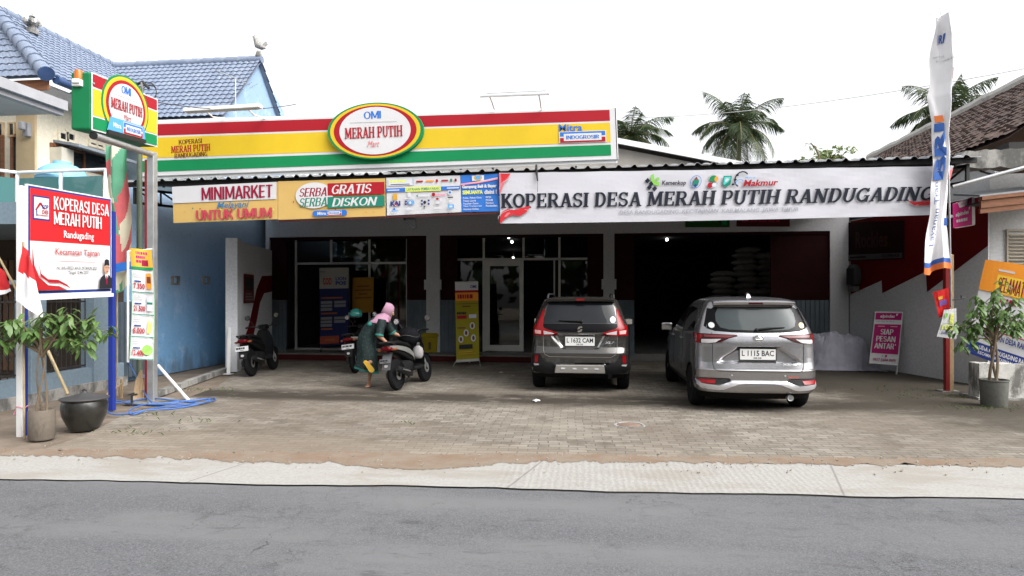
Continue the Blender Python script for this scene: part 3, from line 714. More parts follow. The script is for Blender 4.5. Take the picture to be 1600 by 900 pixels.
# turned-up pale sheet ends between the ribs
s = .27*.30
while s+.2 < clen:
    arc = [cp(s+.01+.15*j/6, -.125, .083+.026*math.sin(PI*j/6)**.7) for j in range(7)]
    g.prism(arc, (0,.012,0), 2); s += .27
g.build('roof_sheet', [zinc, black, M('sheet_white_edge', (.42,.43,.45), .5, var=.08)], can)
g = MB(); g.prism([cp(0,0,0), cp(clen,0,0), cp(clen,0,.075), cp(0,0,.075)], (0,.06,0)); g.build('front_beam', black, can)
for i, yy in enumerate((1.3, 2.6, 3.9, 5.1)):
    g = MB(); zz = RISE*yy/BACK
    g.prism([cp(.05,yy,zz-.02), cp(clen-.05,yy,zz-.02), cp(clen-.05,yy,zz+.075), cp(.05,yy,zz+.075)], (0,.05,0)); g.build('purlin', black, can)
for s in (.1, .25*clen, .385*clen, .62*clen, .82*clen, clen-.1):
    g = MB(); zb = -.34
    def q(y, z): return cp(s, y, z)
    g.bar(q(.08,-.03), q(BACK,RISE-.04), .05); g.bar(q(.1,-.30), q(BACK,RISE-.42), .05)
    m_ = 7
    for j in range(m_):
        y0 = .1+(BACK-.1)*j/m_; y1 = .1+(BACK-.1)*(j+1)/m_
        zt0 = RISE*y0/BACK-.04; zb1 = -.30+(RISE-.12)*y1/BACK; zb0 = -.30+(RISE-.12)*y0/BACK; zt1 = RISE*y1/BACK-.04
        g.bar(q(y0, zt0), q(y1, zb1), .028); g.bar(q(y1, zb1), q(y1, zt1), .028)
    g.bar(q(.1,-.32), q(.1,0), .05)
    g.build('truss', black, can)
for px in (648,):
    g = MB(); p0 = cz(px-17, 342); p1 = cz(px, 342); p2 = cz(px, 357)
    g.bar(p0, p1, .035); g.bar(p0, p2, .035); g.bar(p1, p2, .045); g.build('corner_bracket', black, can)
# drop shadow board over the right end
# ================================================================== tiled roofs
def tile_plane(mb, EL, ER, RR, RL_, tw=.22, th=.30, amp=.035, step=.03, jit=0.0, thick=.04, mi=None, sub=6):
    """pantile surface from the eave (EL,ER) to the ridge (RL_,RR)"""
    EL, ER, RR, RL_ = map(Vector, (EL, ER, RR, RL_))
    e = (ER-EL).normalized(); nrm = e.cross(RL_-EL).normalized()
    if nrm.z < 0: nrm = -nrm
    sdir = nrm.cross(e)
    if sdir.dot(RL_-EL) < 0: sdir = -sdir
    H = (RL_-EL).dot(sdir); rows = max(1, round(H/th))
    xl0, xl1 = 0, (RL_-EL).dot(e); xr0, xr1 = (ER-EL).dot(e), (RR-EL).dot(e)
    nx = int(max(xr0-xl0, xr1-xl1)/tw*sub); V = []; ys = []
    for k in range(rows):
        for f in (0.0, .55, .999): ys.append((k+f, step*(1-f)))
    for (yk, hs) in ys:
        y = H*yk/rows; t = y/H; a = xl0+(xl1-xl0)*t; b = xr0+(xr1-xr0)*t; row = int(yk)
        for i in range(nx+1):
            x = a+(b-a)*i/nx; c = math.floor(x/tw)
            h = amp*abs(math.sin(PI*x/tw))**.8 + hs
            if jit: h += jit*(mnoise.noise((c*1.7, row*1.3, 2.0)))
            V.append(EL+e*x+sdir*y+nrm*(h+thick))
    K = nx+1; mb.add(V, [[j*K+i, j*K+i+1, (j+1)*K+i+1, (j+1)*K+i] for j in range(len(ys)-1) for i in range(nx)], mi)
    mb.quad(EL, ER, RR, RL_, mi)
def ridge_caps(mb, a, b, r=.11, L=.34, mi=None):
    a = Vector(a); b = Vector(b); n = max(1, int((b-a).length/L)); d = (b-a)/n
    for i in range(n):
        mb.tube([a+d*(i-.06), a+d*(i+.5), a+d*(i+1.0)], [r*1.12, r*1.02, r*.92], 10, mi)
blue_tile = mat_tile('blue_glazed_tile', (.21,.25,.33), (.155,.19,.265), (.46,.48,.53), .7)
brown_tile = mat_tile('brown_clay_tile', (.115,.068,.052), (.05,.033,.028), (.30,.25,.22), .30)
navy = M('navy_ridge', (.035,.07,.17), .45, var=.3)

# ================================================================== two storey house on the left, blue flank wall, blue roofs
house = thing('tiled_house', 'two storey cream and blue house with blue tiled roofs beside the shop', 'house', (-11.5, 12.5, 0))
BX = -9.25                                    # plane of the blue flank wall
g = MB(); g.prism([(BX,11.9,0),(BX,18.6,0),(BX,18.6,7.35),(BX,17.0,8.25),(BX,15.25,6.25),(BX,14.6,5.2),(BX,14.0,4.0),(BX,11.9,4.0)], (-.2,0,0)); g.build('blue_wall', bluewall, house)
g = MB()
for px, py in ((273,438),(321,438)):
    p = px_(px, py, BX)
    for s in (-1,1):
        g.box((BX+.003,p.y+.11*s-.04,p.z-.1),(BX+.03,p.y+.11*s+.04,p.z+.1))
    g.box((BX+.003,p.y-.069,p.z+.06),(BX+.03,p.y+.069,p.z+.1)); g.box((BX+.003,p.y-.069,p.z-.1),(BX+.03,p.y+.069,p.z-.06))
g.build('wall_vent', old_concrete, house)
# wing roof: ridge along X
rz_, ry_ = 8.3, 17.0
g = MB(); tile_plane(g, (-14.2,15.15,6.22), (BX+.12,15.15,6.22), (BX+.12,ry_,rz_), (-14.2,ry_,rz_), tw=.17, th=.20, amp=.030, step=.024)
tile_plane(g, (BX+.12,18.9,6.2), (-14.2,18.9,6.2), (-14.2,ry_,rz_), (BX+.12,ry_,rz_), amp=.04, step=.045)
wroof = g.build('roof', blue_tile, house, smooth=30)
g = MB(); ridge_caps(g, (-13.9,ry_,rz_+.06), (BX+.15,ry_,rz_+.06)); g.build('ridge_tiles', blue_tile, wroof, smooth=40)
g = MB(); g.box((-14,15.2,5.95),(BX,15.35,6.2)); g.box((-14,15.36,6.1),(BX-.2,17,6.16)); g.build('eave_board', wood_brown, house)
g = MB(); g.box((-14,15.7,3.0),(BX-.21,15.9,6.1)); g.build('rear_wall', greyblue, house)
# main roof: hipped towards the road, ridge along Y
mx, mz = -13.7, 8.35; ex, ez = -11.25, 6.28; fy = 12.1
g = MB()
tile_plane(g, (ex,fy,ez), (ex,17.2,ez), (mx,17.2,mz), (mx,13.2,mz), tw=.17, th=.20, amp=.030, step=.024)
tile_plane(g, (-16.2,fy,ez), (ex,fy,ez), (mx,13.2,mz), (mx,13.2,mz), tw=.17, th=.20, amp=.030, step=.024)
mroof = g.build('roof', blue_tile, house, smooth=30)
g = MB(); ridge_caps(g, (mx,13.2,mz+.06), (mx,17.2,mz+.06)); ridge_caps(g, (ex,fy,ez+.09), (mx,13.2,mz+.09), r=.15, L=.3)
g.build('ridge_tiles', blue_tile, mroof, smooth=40)
g = MB(); g.lathe([(.0,-.03),(.15,-.02),(.155,.01)], (ex+.03,fy-.02,ez+.07), axis=Vector((ex-mx, fy-13.2, ez-mz)), n=16); g.tube([(ex+.05,fy+.2,ez+.02),(ex+.05,15.1,ez+.02)], .09, 10); g.build('gutter', navy, house, smooth=True)
g = MB(); g.box((-16,fy+.15,ez-.2),(ex-.1,fy+.2,ez+.02)); g.build('eave_board', wood_brown, house)
g = MB(); g.prism([(-16,fy+.21,ez-.12),(ex-.12,fy+.21,ez-.12),(ex-.12,15.5,ez-.12),(-16,15.5,ez-.12)], (0,0,.04)); g.build('soffit', M('soffit_white', (.62,.60,.58), .8), house)
# cream upper floor
hx, hy = -12.25, 12.9
g = MB(); g.box((-16.5,hy,0),(hx,hy+.2,ez-.13)); g.box((hx-.2,hy+.201,0),(hx,16.9,ez-.13)); g.build('wall', cream, house)
g = MB(); g.box((hx-.42,hy-.06,3.0),(hx+.04,hy-.002,ez-.14)); g.build('pilaster', M('tan_plaster', (.62,.47,.28), .85, var=.1), house)
wfr = wood_brown; dkglass = M('dark_window_glass', (.02,.022,.025), .08, var=.2)
def window(o, u, v, w, h, c, fm=wfr, gm=dkglass, t=.06, depth=.05):
    """framed window: c centre on the wall, u along it, v outwards"""
    c = Vector(c); u = Vector(u); v = Vector(v)
    g = MB()
    for sx in (-1,1): g.obox(c+u*sx*(w/2-t/2)+v*depth/2, u, v, UP, t/2, depth/2, h/2)
    for sz in (-1,1): g.obox(c+UP*sz*(h/2-t/2)+v*depth/2, u, v, UP, w/2-t-.001, depth/2, t/2)
    f = g.build('window', fm, o)
    g = MB(); g.obox(c+v*.012, u, v, UP, w/2-t-.002, .008, h/2-t-.002); g.build('pane', gm, f); return f
for px, py in ((3,217),(20,203),(39,203),(-14,203)):
    pass
for px in (2, 20, 40): p = pl(px, 203, hy); window(house, (1,0,0), (0,-1,0), .17, .32, p, fm=M('tan_plaster', (.62,.47,.28)), t=.03)
p = pl(30, 245, hy); window(house, (1,0,0), (0,-1,0), .36, 1.0, p)
p = pl(-2, 250, hy); window(house, (1,0,0), (0,-1,0), .3, 1.1, p)
for px, py, w, h in ((97,213,.3,.26),(109,214,.3,.26),(105,247,1.0,.5),(150,255,.9,.5),(144,225,.3,.16),(155,228,.3,.16)):
    p = px_(px, py, hx); window(house, (0,1,0), (1,0,0), w, h, p, fm=wfr if w > .5 else cream)
g = MB(); p0 = px_(83,222,hx); p1 = px_(163,245,hx)
g.prism([(hx+.003,p0.y,p0.z),(hx+.65,p0.y,p0.z-.12),(hx+.65,p1.y+.5,p0.z-.12),(hx+.003,p1.y+.5,p0.z)], (0,0,.06)); g.build('awning', M('grey_awning', (.22,.25,.29), .6, var=.1), house)
g = MB(); g.box((hx+.003,p0.y-.1,p0.z-.75),(hx+.3,p0.y+.25,p0.z-.14)); g.build('meter_box', M('cream_box', (.6,.57,.48), .6), house)
# flat grey canopy over the balcony with its bracket
fz = 5.62; fxe = -10.9; fye = pl(105,172,12).y
fye = px_(105,172,fxe).y
gm_ = M('grey_concrete_paint', (.34,.34,.36), .8, var=.1)
g = MB(); g.box((-14.5,9.6,fz-.06),(fxe-.25,fye,fz+.02)); g.build('balcony_canopy', M('canopy_soffit', (.50,.50,.50), .8, var=.06), house)
g = MB(); g.box((fxe-.25,9.6,fz-.10),(fxe-.1,fye+.02,fz+.06)); g.box((fxe-.099,9.6,fz+.0),(fxe,fye+.02,fz+.2)); g.build('canopy_fascia', gm_, house)
g = MB(); p = pl(55,185,hy-.1); g.obox((hx-.1,hy-.10,fz-.22),(1,0,0),(0,1,0),UP,.07,.06,.15); g.obox((hx-.1,hy-.24,fz-.16),(1,0,0),(0,1,0),UP,.055,.05,.09); g.build('bracket', gm_, house, bevel=.02)
# balcony slab, steel and glass railing
rzT = 4.15
rA, rB, rC = at(-40,262,12.1), at(27,270,12.6), at(165,265,12.3)
for q in (rA, rB, rC): q.z = rzT
def seg(a, b, nm, n):
    g = MB(); g.tube([a, b], .032, 8); g.build('handrail', white_metal, house, smooth=True)
    d = (b-a)
    for i in range(n+1):
        if nm == 0 and i == 0: continue
        p = a+d*i/n
        g = MB(); g.bar(p-UP*.9, p-UP*.03, .045); g.build('railing_post', white_metal, house)
    for i in range(n):
        p0 = a+d*(i+.06)/n; p1 = a+d*(i+.94)/n; u = d.normalized(); nrm = Vector((u.y,-u.x,0))
        g = MB(); g.prism([p0-UP*.12, p1-UP*.12, p1-UP*.86, p0-UP*.86], nrm*.012)
        g.build('railing_glass', glass('teal_glass', (.30,.42,.42), body=(.10,.24,.24), bodyw=.72), house)
seg(rA, rB, 1, 1); seg(rB, rC, 0, 2)
g = MB(); g.prism([(-16,9.5,2.95),(BX-.02,9.5,2.95),(BX-.02,hy-.005,2.95),(-16,hy-.005,2.95)], (0,0,.28)); 
slab = g.build('balcony_slab', greyblue, house)
g = MB(); g.prism([(-16,9.46,2.9),(BX+.02,9.46,2.9),(BX+.02,9.495,2.9),(-16,9.495,2.9)], (0,0,.36)); g.box((BX-.018,9.5,2.9),(BX+.02,11.88,3.26)); g.build('slab_edge', greyblue, house)
# lower floor: dark carport behind the fence
g = MB(); g.box((-16.4,12.6,0),(hx-.21,12.8,2.94)); g.build('carport_wall_shaded', M('carport_wall_shaded', (.05,.038,.028), .9, var=.2), house)
g = MB(); g.box((hx+.005,12.85,0),(hx+.06,16.75,2.94)); g.build('carport_wall_shaded', M('carport_wall_shaded', (.05,.038,.028), .9, var=.2), house)  # dark sheet over the cream wall: carport shade put into the colour
g = MB(); g.box((hx+.07,12.5,0),(BX-.27,12.55,2.94)); g.build('carport_screen', M('carport_wall_shaded', (.05,.038,.028)), house)
g = MB(); 
for i in range(24): g.box((-16+i*.15,12.55,.1),(-16+i*.15+.1,12.59,2.5))
g.build('shutter', M('brown_shutter', (.13,.07,.035), .6), house)
g = MB(); g.box((BX-.26,11.6,0),(BX-.03,11.84,2.94)); g.build('carport_pillar', M('carport_wall_shaded', (.05,.038,.028)), house)
# ornaments standing on the roof, water tank, aerial
p = at(50,44,15.2); t = thing('roof_finial', 'small stone crown ornament on the ridge of the blue tiled roof', 'ornament', p)
g = MB(); g.lathe([(.13,-.14),(.14,-.03),(.07,.0),(.09,.06),(.15,.10)], p, n=14)
for k in range(6): a = k*PI/3; g.tube([p+Vector((math.cos(a)*.10,math.sin(a)*.10,.07)), p+Vector((math.cos(a)*.17,math.sin(a)*.17,.13)), p+Vector((math.cos(a)*.15,math.sin(a)*.15,.22))], [.035,.035,.012], 6)
g.build('crown', old_concrete, t, smooth=True)
g = MB(); g.tube([p+UP*.08, p+UP*.3], [.06,.035]); g.lathe([(0,.22),(.07,.27),(.025,.31),(0,.40)], p, n=10); g.build('spike', old_concrete, t, smooth=True)
p = Vector((BX+.05, ry_, rz_+.14)); t = thing('roof_bird', 'grey bird ornament perched on the right end of the blue roof ridge', 'ornament', p)
g = MB(); g.tube([p, p+Vector((0,0,.16))], [.11,.06], 8); g.build('base', old_concrete, t)
g = MB(); g.tube([p+Vector((.20,0,.24)), p+Vector((.1,0,.26)), p+Vector((-.02,0,.34)), p+Vector((-.1,0,.5)), p+Vector((-.13,0,.58)), p+Vector((-.19,0,.57))], [.02,.07,.11,.06,.05,.01], 10); g.build('body', old_concrete, t, smooth=True)
g = MB(); g.prism([p+Vector((.08,.0,.34)), p+Vector((.2,.02,.44)), p+Vector((.24,.02,.36)), p+Vector((.1,0,.24))], (0,.03,0)); g.build('tail', old_concrete, t)
p = at(97,300,13.0); t = thing('water_tank', 'pale blue rounded water tank behind the balcony railing', 'tank', (p.x,p.y,3.24))
g = MB(); g.lathe([(.42,0),(.44,.05),(.44,.9),(.40,1.02),(.26,1.12),(.16,1.14),(.16,1.2),(0,1.21)], (p.x,p.y,3.24), n=28)
g.build('body', M('tank_blue', (.23,.50,.68), .45, var=.06), t, smooth=True)
g = MB()
for k in range(5): g.lathe([(.445,.12+k*.17),(.462,.14+k*.17),(.462,.19+k*.17),(.445,.21+k*.17)], (p.x,p.y,3.24), n=28)
g.build('hoops', M('tank_blue', (.23,.50,.68)), t, smooth=True)
p = px_(368,160,BX+.25); t = thing('tv_aerial', 'thin television aerial in front of the pale blue gable', 'aerial', (p.x,p.y,p.z-.2))
g = MB(); g.tube([p-UP*.5, p+UP*.62], .014, 6); g.build('mast', steel, t)
g = MB(); b0 = p+UP*.58; g.tube([b0-Vector((.1,.7,0)), b0+Vector((.1,.7,.06))], .01, 6)
for k in range(8): c = b0+Vector((-.1+.2*k/7, -.7+1.4*k/7, .06*k/7)); g.tube([c-Vector((.22-.015*k,0,.06)), c+Vector((.22-.015*k,0,.06))], .006, 5)
g.build('elements', steel, t)
p = px_(372,170,BX+.3); 
# cables from the left to the shop
def cable(name, a, b, sag, r, m, label, cat='cable'):
    a = Vector(a); b = Vector(b); g = MB(); n = 24
    g.tube([a+(b-a)*i/n-UP*sag*4*(i/n)*(1-i/n) for i in range(n+1)], r, 5); return tag(g.build(name, m, smooth='all'), label, cat)
blackc = M('cable_black', (.02,.02,.02), .6)
cable('power_cable', at(105,125,9.6), px_(462,163,BX+3), .25, .008, blackc, 'black cable hanging from the pole sign past the blue gable')
cable('overhead_wire', at(985,184,30), at(1700,88,16), .35, .012, M('wire_grey', (.55,.55,.55), .6), 'thin pale overhead wire crossing the sky above the palms', 'wire')
t = thing('cable_coil', 'coil of black cable on a short post behind the pole sign', 'cable', px_(222,150,BX-1.6))
p = at(222,140,13.2); LOC[t.name] = p.copy(); t.location = p
g = MB(); g.tube([p-UP*1.2, p+UP*.15], .03, 6); g.build('post', old_concrete, t)
g = MB()
for k in range(3): g.tube([p+Vector((.12+.2*math.cos(a*PI/8)*(1-.1*k), 0.03*k, -.05-.2*math.sin(a*PI/8)*(1-.1*k))) for a in range(17)], .008, 5)
g.tube([p+Vector((-.15,0,.1)), p+Vector((.02,0,.16)), p+Vector((.15,0,.02))], .03, 6); g.build('coil', blackc, t)

# ------------------------------------------------------------------ low grey blue fence with wrought iron in front of the house
fA, fB = Vector((-8.72,6.0,0)), Vector((-9.1,11.5,0)); fd = (fB-fA).normalized(); fn = Vector((fd.y,-fd.x,0)); FLn = (fB-fA).length
fence = thing('iron_fence', 'low grey blue plastered wall with wrought iron panels before the house', 'fence', (-8.9,8.8,0))
g = MB(); g.obox((fA+fB)/2+UP*.21, fd, fn, UP, FLn/2, .09, .21); g.build('base_wall', greyblue, fence)
g = MB(); g.obox((fA+fB)/2+UP*.06+fn*.13, fd, fn, UP, FLn/2, .035, .10); g.build('plinth', old_concrete, fence)
def fpos(px): 
    r = ray(px, HZ); k = (fA.x*fd.y-fA.y*fd.x)/(r.x*fd.y-r.y*fd.x); P = r*k; return (Vector((P.x,P.y,0))-fA).dot(fd)
pil = [fpos(48), fpos(148), fpos(-40)]
for s in pil:
    g = MB(); g.obox(fA+fd*s+UP*.95, fd, fn, UP, .16 if s != pil[1] else .2, .14, .95); g.obox(fA+fd*s+UP*1.93, fd, fn, UP, .21 if s != pil[1] else .25, .19, .035); g.build('pillar', greyblue, fence, bevel=.01)
iron = M('wrought_iron', (.03,.028,.027), .5, var=.3)
for s0, s1 in ((pil[2]+.2, pil[0]-.2), (pil[0]+.2, pil[1]-.25)):
    g = MB()
    for z in (.47, 1.05, 1.62): g.bar(fA+fd*s0+UP*z, fA+fd*s1+UP*z, .03)
    n = int((s1-s0)/.11)
    for i in range(n+1):
        p = fA+fd*(s0+(s1-s0)*i/n); g.tube([p+UP*.43, p+UP*1.7], .009, 5)
    n = max(1, int((s1-s0)/.45))
    for i in range(n):
        c = fA+fd*(s0+(s1-s0)*(i+.5)/n)
        for sg in (-1, 1):
            g.tube([c+fd*sg*(.015+.10*(1-k/14)*math.cos(k*.62)+.09)+UP*(.76+.14*(1-k/14)*math.sin(k*.62)) for k in range(14)], .011, 5)
    g.build('iron_panel', iron, fence)
# dark vertical gate between pillar and blue wall
gate = thing('slat_gate', 'grey blue vertical slat gate in the shade beside the blue wall', 'gate', (-9.2,11.2,0))
g = MB()
for i in range(9): 
    p = fA+fd*(pil[1]+.35+i*.13); g.obox(p+UP*.85, fd, fn, UP, .05, .02, .75)
g.build('slats', M('gate_slate', (.07,.095,.12), .7, var=.2), gate)
g = MB()
for z in (.2,1.5): g.bar(fA+fd*(pil[1]+.3)+UP*z-fn*.04, fA+fd*(pil[1]+1.45)+UP*z-fn*.04, .04)
g.build('rails', black, gate)
# low kerb along the lane beside the blue wall
g = MB(); q0, q1 = gp(245,622), gp(372,576); k2 = (q1-q0).normalized(); kn = Vector((-k2.y,k2.x,0))
g.prism([q0-kn*.0, q1-kn*.0, q1+kn*.13, q0+kn*.13], (0,0,.10)); struct('kerb', g, old_concrete)

# ================================================================== right: side wall, neighbour with brown roof
rw = thing('boundary_wall', 'white boundary wall with red painted zigzag on the right of the forecourt', 'wall', (6.9, 14.8, 0))
RA, RB = Vector((7.42, 12.95, 0)), Vector((6.52, 16.99, 0)); rd = (RB-RA).normalized(); rn = Vector((-rd.y, rd.x, 0))
if rn.x > 0: rn = -rn
rl = (RB-RA).length; RT = 3.62
g = MB(); g.prism([RA, RB, RB+UP*RT, RA+UP*RT], -rn*.15); g.build('panel', mat_stained('side_wall_white', (.80,.81,.83), (.50,.50,.49), sc=.8, lo=.6, hi=.85, amt=.4), rw)
def rwp(px, py):
    """hit of the pixel ray with the wall's plane -> (s,z)"""
    r = ray(px, py); k = (RA.x*rd.y-RA.y*rd.x)/(r.x*rd.y-r.y*rd.x); P = O+r*k; return (P-RA).dot(rd), P.z
zig = [rwp(1544,300), rwp(1544,384), rwp(1449,456), rwp(1447,424), rwp(1379,458), rwp(1378,438), rwp(1324,460)]
zig = [(max(.0, s), z) for s, z in zig]; zig[-1] = (rl-.03, zig[-1][1]); 
poly = [(0.0, RT-.02)] + zig[1:] + [(rl-.03, RT-.02)]
g = MB(); g.prism([RA+rd*s+UP*z+rn*.003 for s, z in poly], rn*.004); g.build('red_zigzag', red_paint, rw)
# dark poster board, grille, lamp box on that wall
def wall_board(px0,py0,px1,py1,px2,py2,px3,py3, out=.03):
    c = []
    for px, py in ((px0,py0),(px1,py1),(px2,py2),(px3,py3)):
        s, z = rwp(px, py); c.append(RA+rd*s+UP*z+rn*out)
    return Board(*c)
bd = wall_board(1326,348,1414,344,1414,404,1326,408); bd.back(.02, M('board_maroon', (.02,.003,.004), .7, spec=.1))
bd.text('Rockies', .16, .25, .74, .68, M('board_ink', (.06,.02,.02), .6, spec=.1), bold=.02); bd.rect(.02,.84,.98,.98, M('board_grey', (.07,.068,.07), .6)); bd.rect(.06,.89,.36,.93, MATS['board_maroon'])
bd.text('KOPERASI', .66,.87,.93,.95, M('board_maroon', (.05,.006,.008)))
tag(bd.build('wall_sign'), 'dark maroon board with faint script on the red part of the right wall', 'sign')
s_, z_ = rwp(1341,432); c = RA+rd*s_+UP*z_+rn*.12; t = thing('wall_box', 'black round topped box hanging on the red wall below the maroon board', 'box', c)
g = MB(); g.obox(c, rd, rn, UP, .17, .10, .22); g.build('case', soft_black, t, bevel=.04); g = MB(); g.obox(c-UP*.30, rd, rn, UP, .11, .08, .07); g.build('tray', M('tray_grey',(.10,.10,.10),.5), t, bevel=.01); g = MB(); g.ball(c+UP*.2, .14, 12, 8, sc=(1,.7,.8)); g.build('cap', soft_black, t, smooth=True)

nb = thing('neighbour_house', 'white house with an old brown tiled roof on the right edge', 'house', (9.5, 13, 0))
NY = 12.95
g = MB(); g.box((7.45,NY,0),(14,NY+.2,4.0)); g.box((7.65,NY+.201,0),(7.8,26.5,4.3)); g.build('wall', mat_stained('grey_white_wall', (.60,.60,.60), (.33,.32,.31), sc=.8, lo=.6, hi=.85, amt=.4), nb)
g = MB(); p = pl(1606,389,NY)
for i in range(9): g.obox((p.x,NY-.02,p.z-.27+i*.066), (1,0,0),(0,1,.6),(0,-.6,1), .34,.03,.008)
lv = g.build('louvre', M('louvre_beige', (.42,.37,.29), .7), nb); g = MB(); g.box((p.x-.38,NY-.035,p.z-.33),(p.x-.341,NY-.002,p.z+.33)); g.box((p.x-.38,NY-.035,p.z+.331),(p.x+.38,NY-.002,p.z+.37)); g.build('frame', M('louvre_beige', (.42,.37,.29)), lv)
xe, ze, xr_, zr = 7.25, 4.47, 11.1, 7.15
g = MB(); tile_plane(g, (xe,12.1,ze), (xe,27,ze), (xr_,27,zr), (xr_,12.1,zr), tw=.20, th=.22, amp=.026, step=.03, jit=.032)
tile_plane(g, (15,12.1,ze), (15,27,ze), (xr_,27,zr), (xr_,12.1,zr), tw=.20, th=.22, amp=.026, step=.03, jit=.032)
nroof = g.build('roof', brown_tile, nb, smooth=20)
g = MB(); pts = [Vector((xr_+.03*mnoise.noise((i,1,1)), 12.0+i*.5, zr+.1+.05*mnoise.noise((i*.7,3,1)))) for i in range(31)]; g.tube(pts, [.15+.03*mnoise.noise((i,9,1)) for i in range(31)], 8); g.build('ridge_mortar', mat_stained('mortar', (.52,.50,.47), (.24,.22,.20), sc=3), nroof, smooth=True)
g = MB(); q = pl(1490,262,11.9); q1 = pl(1680,262,11.9); zt0 = pl(1490,238,11.9).z; zb0 = pl(1490,264,11.9).z; zt1 = pl(1600,232,11.9).z; zb1 = pl(1600,262,11.9).z
nx = 24; rows = [[], [], [], []]
for i in range(nx+1):
    f = i/nx; x = q.x+(q1.x-q.x)*f; zt = zt0+(zt1-zt0)*min(1,f*1.6)+.04*mnoise.noise((i*.6,1,1)) - (.10 if f < .06 else 0); zb = zb0+.03*mnoise.noise((i*.5,5,1))
    for r_, (yy, zz) in zip(rows, ((11.85,zb),(11.85+.02*mnoise.noise((i,2,2)),zt),(12.15,zt+.02),(12.15,zb))): r_.append(Vector((x,yy,zz)))
g.loft([[rows[k][i] for k in range(4)] for i in range(nx+1)]); g.build('concrete_gutter', old_concrete, nb)
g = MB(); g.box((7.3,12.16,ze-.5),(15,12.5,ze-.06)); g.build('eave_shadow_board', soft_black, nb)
ax0, ax1 = pl(1533,318,12.0), pl(1700,300,12.0)
g = MB(); g.prism([ax0-UP*.0+UP*.05, ax1+UP*.05, ax1-UP*.08, ax0-UP*.08], (0,.05,0)); g.prism([ax0+UP*.12+Vector((0,-.03,0)), ax1+UP*.12+Vector((0,-.03,0)), ax1+UP*.055+Vector((0,-.03,0)), ax0+UP*.055+Vector((0,-.03,0))], (0,.09,0)); g.prism([ax0-UP*.085+Vector((0,.02,0)), ax1-UP*.085+Vector((0,.02,0)), ax1-UP*.17+Vector((0,.02,0)), ax0-UP*.17+Vector((0,.02,0))], (0,.05,0))
g.build('timber_fascia', wood_brown, nb)
g = MB(); g.prism([ax0+Vector((.02,.08,.13)), ax1+Vector((0,.08,.13)), ax1+Vector((0,.9,.28)), ax0+Vector((.02,.9,.28))], (0,0,.03)); g.build('awning_sheet', zinc, nb)
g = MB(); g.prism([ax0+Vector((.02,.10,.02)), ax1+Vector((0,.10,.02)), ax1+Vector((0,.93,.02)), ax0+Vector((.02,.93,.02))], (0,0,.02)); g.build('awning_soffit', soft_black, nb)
t = thing('drain_pipe', 'pale metal pipe slanting up under the concrete gutter at the right edge', 'pipe', pl(1488,292,11.6))
g = MB(); g.tube([pl(1488,292,11.6), pl(1660,246,11.3)], .035, 10); g.build('pipe', steel, t, smooth=True)
g = MB(); g.tube([pl(1555,274,11.5)+Vector((0,0,0)), pl(1555,274,11.5)+Vector((0,.4,.15))], .02, 6); g.build('bracket', black, t)
# ================================================================== printed colours
def ink(name, c, r=.65): return M('print_'+name, c, r, var=.04, scale=2, spec=.2)
R_ = ink('red', (.36,.012,.022)); Y_ = ink('yellow', (.68,.47,.025)); G_ = ink('green', (.006,.22,.075)); W_ = ink('white', (.62,.62,.63))
B_ = ink('blue', (.03,.16,.55)); K_ = ink('black', (.02,.02,.025)); LB_ = ink('light_blue', (.10,.36,.72)); MA_ = ink('crimson', (.26,.008,.04))
TAN = ink('tan', (.60,.40,.135)); TEAL = ink('teal', (.02,.20,.14)); NAVY = ink('navy', (.02,.04,.20)); GREY = ink('grey', (.42,.42,.44)); LIME = ink('lime', (.66,.72,.16)); PK_ = ink('magenta', (.36,.008,.12)); OR_ = ink('orange', (.85,.30,.03)); SL_ = ink('slate', (.017,.020,.032)); GOLD = ink('gold', (.58,.34,.04)); BROWN = ink('brown', (.16,.05,.02))
PINKP = ink('pink', (.80,.30,.40)); PALE = ink('pale_grey', (.62,.64,.68))
def badge(b, u0, v0, u1, v1, txt='INDOGROSIR'):
    h = v1-v0; w = u1-u0
    b.rect(u0,v0,u1,v1,W_); b.rect(u0+.02*w,v0+.05*h,u1-.02*w,v0+.42*h,B_); b.rect(u0+.02*w,v0+.55*h,u1-.02*w,v1-.04*h,R_)
    b.rect(u0+.10*w,v0+.2*h,u1-.10*w,v0+.82*h,W_); b.text(txt,u0+.15*w,v0+.36*h,u1-.15*w,v0+.68*h,B_,slab='sans')
def oval_logo(b, cu, cv, ru, rv, slabrot=0.0, low=True):
    b.ell(cu,cv,ru,rv,G_,n=56); b.ell(cu,cv,ru*.945,rv*.955,Y_,n=56); b.ell(cu,cv,ru*.865,rv*.89,R_,n=56); b.ell(cu,cv,ru*.745,rv*.84,W_,n=56)

# ------------------------------------------------------------------ the long shop sign above the canopy
SY = 11.75
T0, T1, T2, T3 = pl(220,192,SY), pl(962,168.5,SY), pl(965,248.5,SY), pl(220,275.5,SY)
sg = thing('shop_sign', 'long red yellow and green shop sign board with an oval logo above the canopy', 'sign', (T3+T2)/2)
b = Board(T0,T1,T2,T3,step=.002)
b.back(.14, W_)
b.rect(.0,.035,.988,.25,R_); b.rect(.0,.285,.988,.665,Y_); b.rect(.0,.715,.988,.925,G_)
uq = lambda x: (x-220)/744.0
b.text('KOPERASI',uq(285),.335,uq(324),.425,BROWN,slab='sans',rot=.03)
b.text('MERAH PUTIH',uq(272),.445,uq(338),.575,R_,slab=True,rot=.03)
b.text('RANDUGADING',uq(278),.59,uq(333),.675,BROWN,slab='sans',rot=.03)
b.text('Mitra',uq(881),.29,uq(915),.43,B_,bold=.018); badge(b,uq(881),.435,uq(949),.66)
b.build('panel', sg)
g = MB(); 
def edgebar(p, q, w=.03): g.bar(p-b.n*.06, q-b.n*.06, w, .12)
edgebar(T0,T1); edgebar(T3,T2); edgebar(T1,T2)
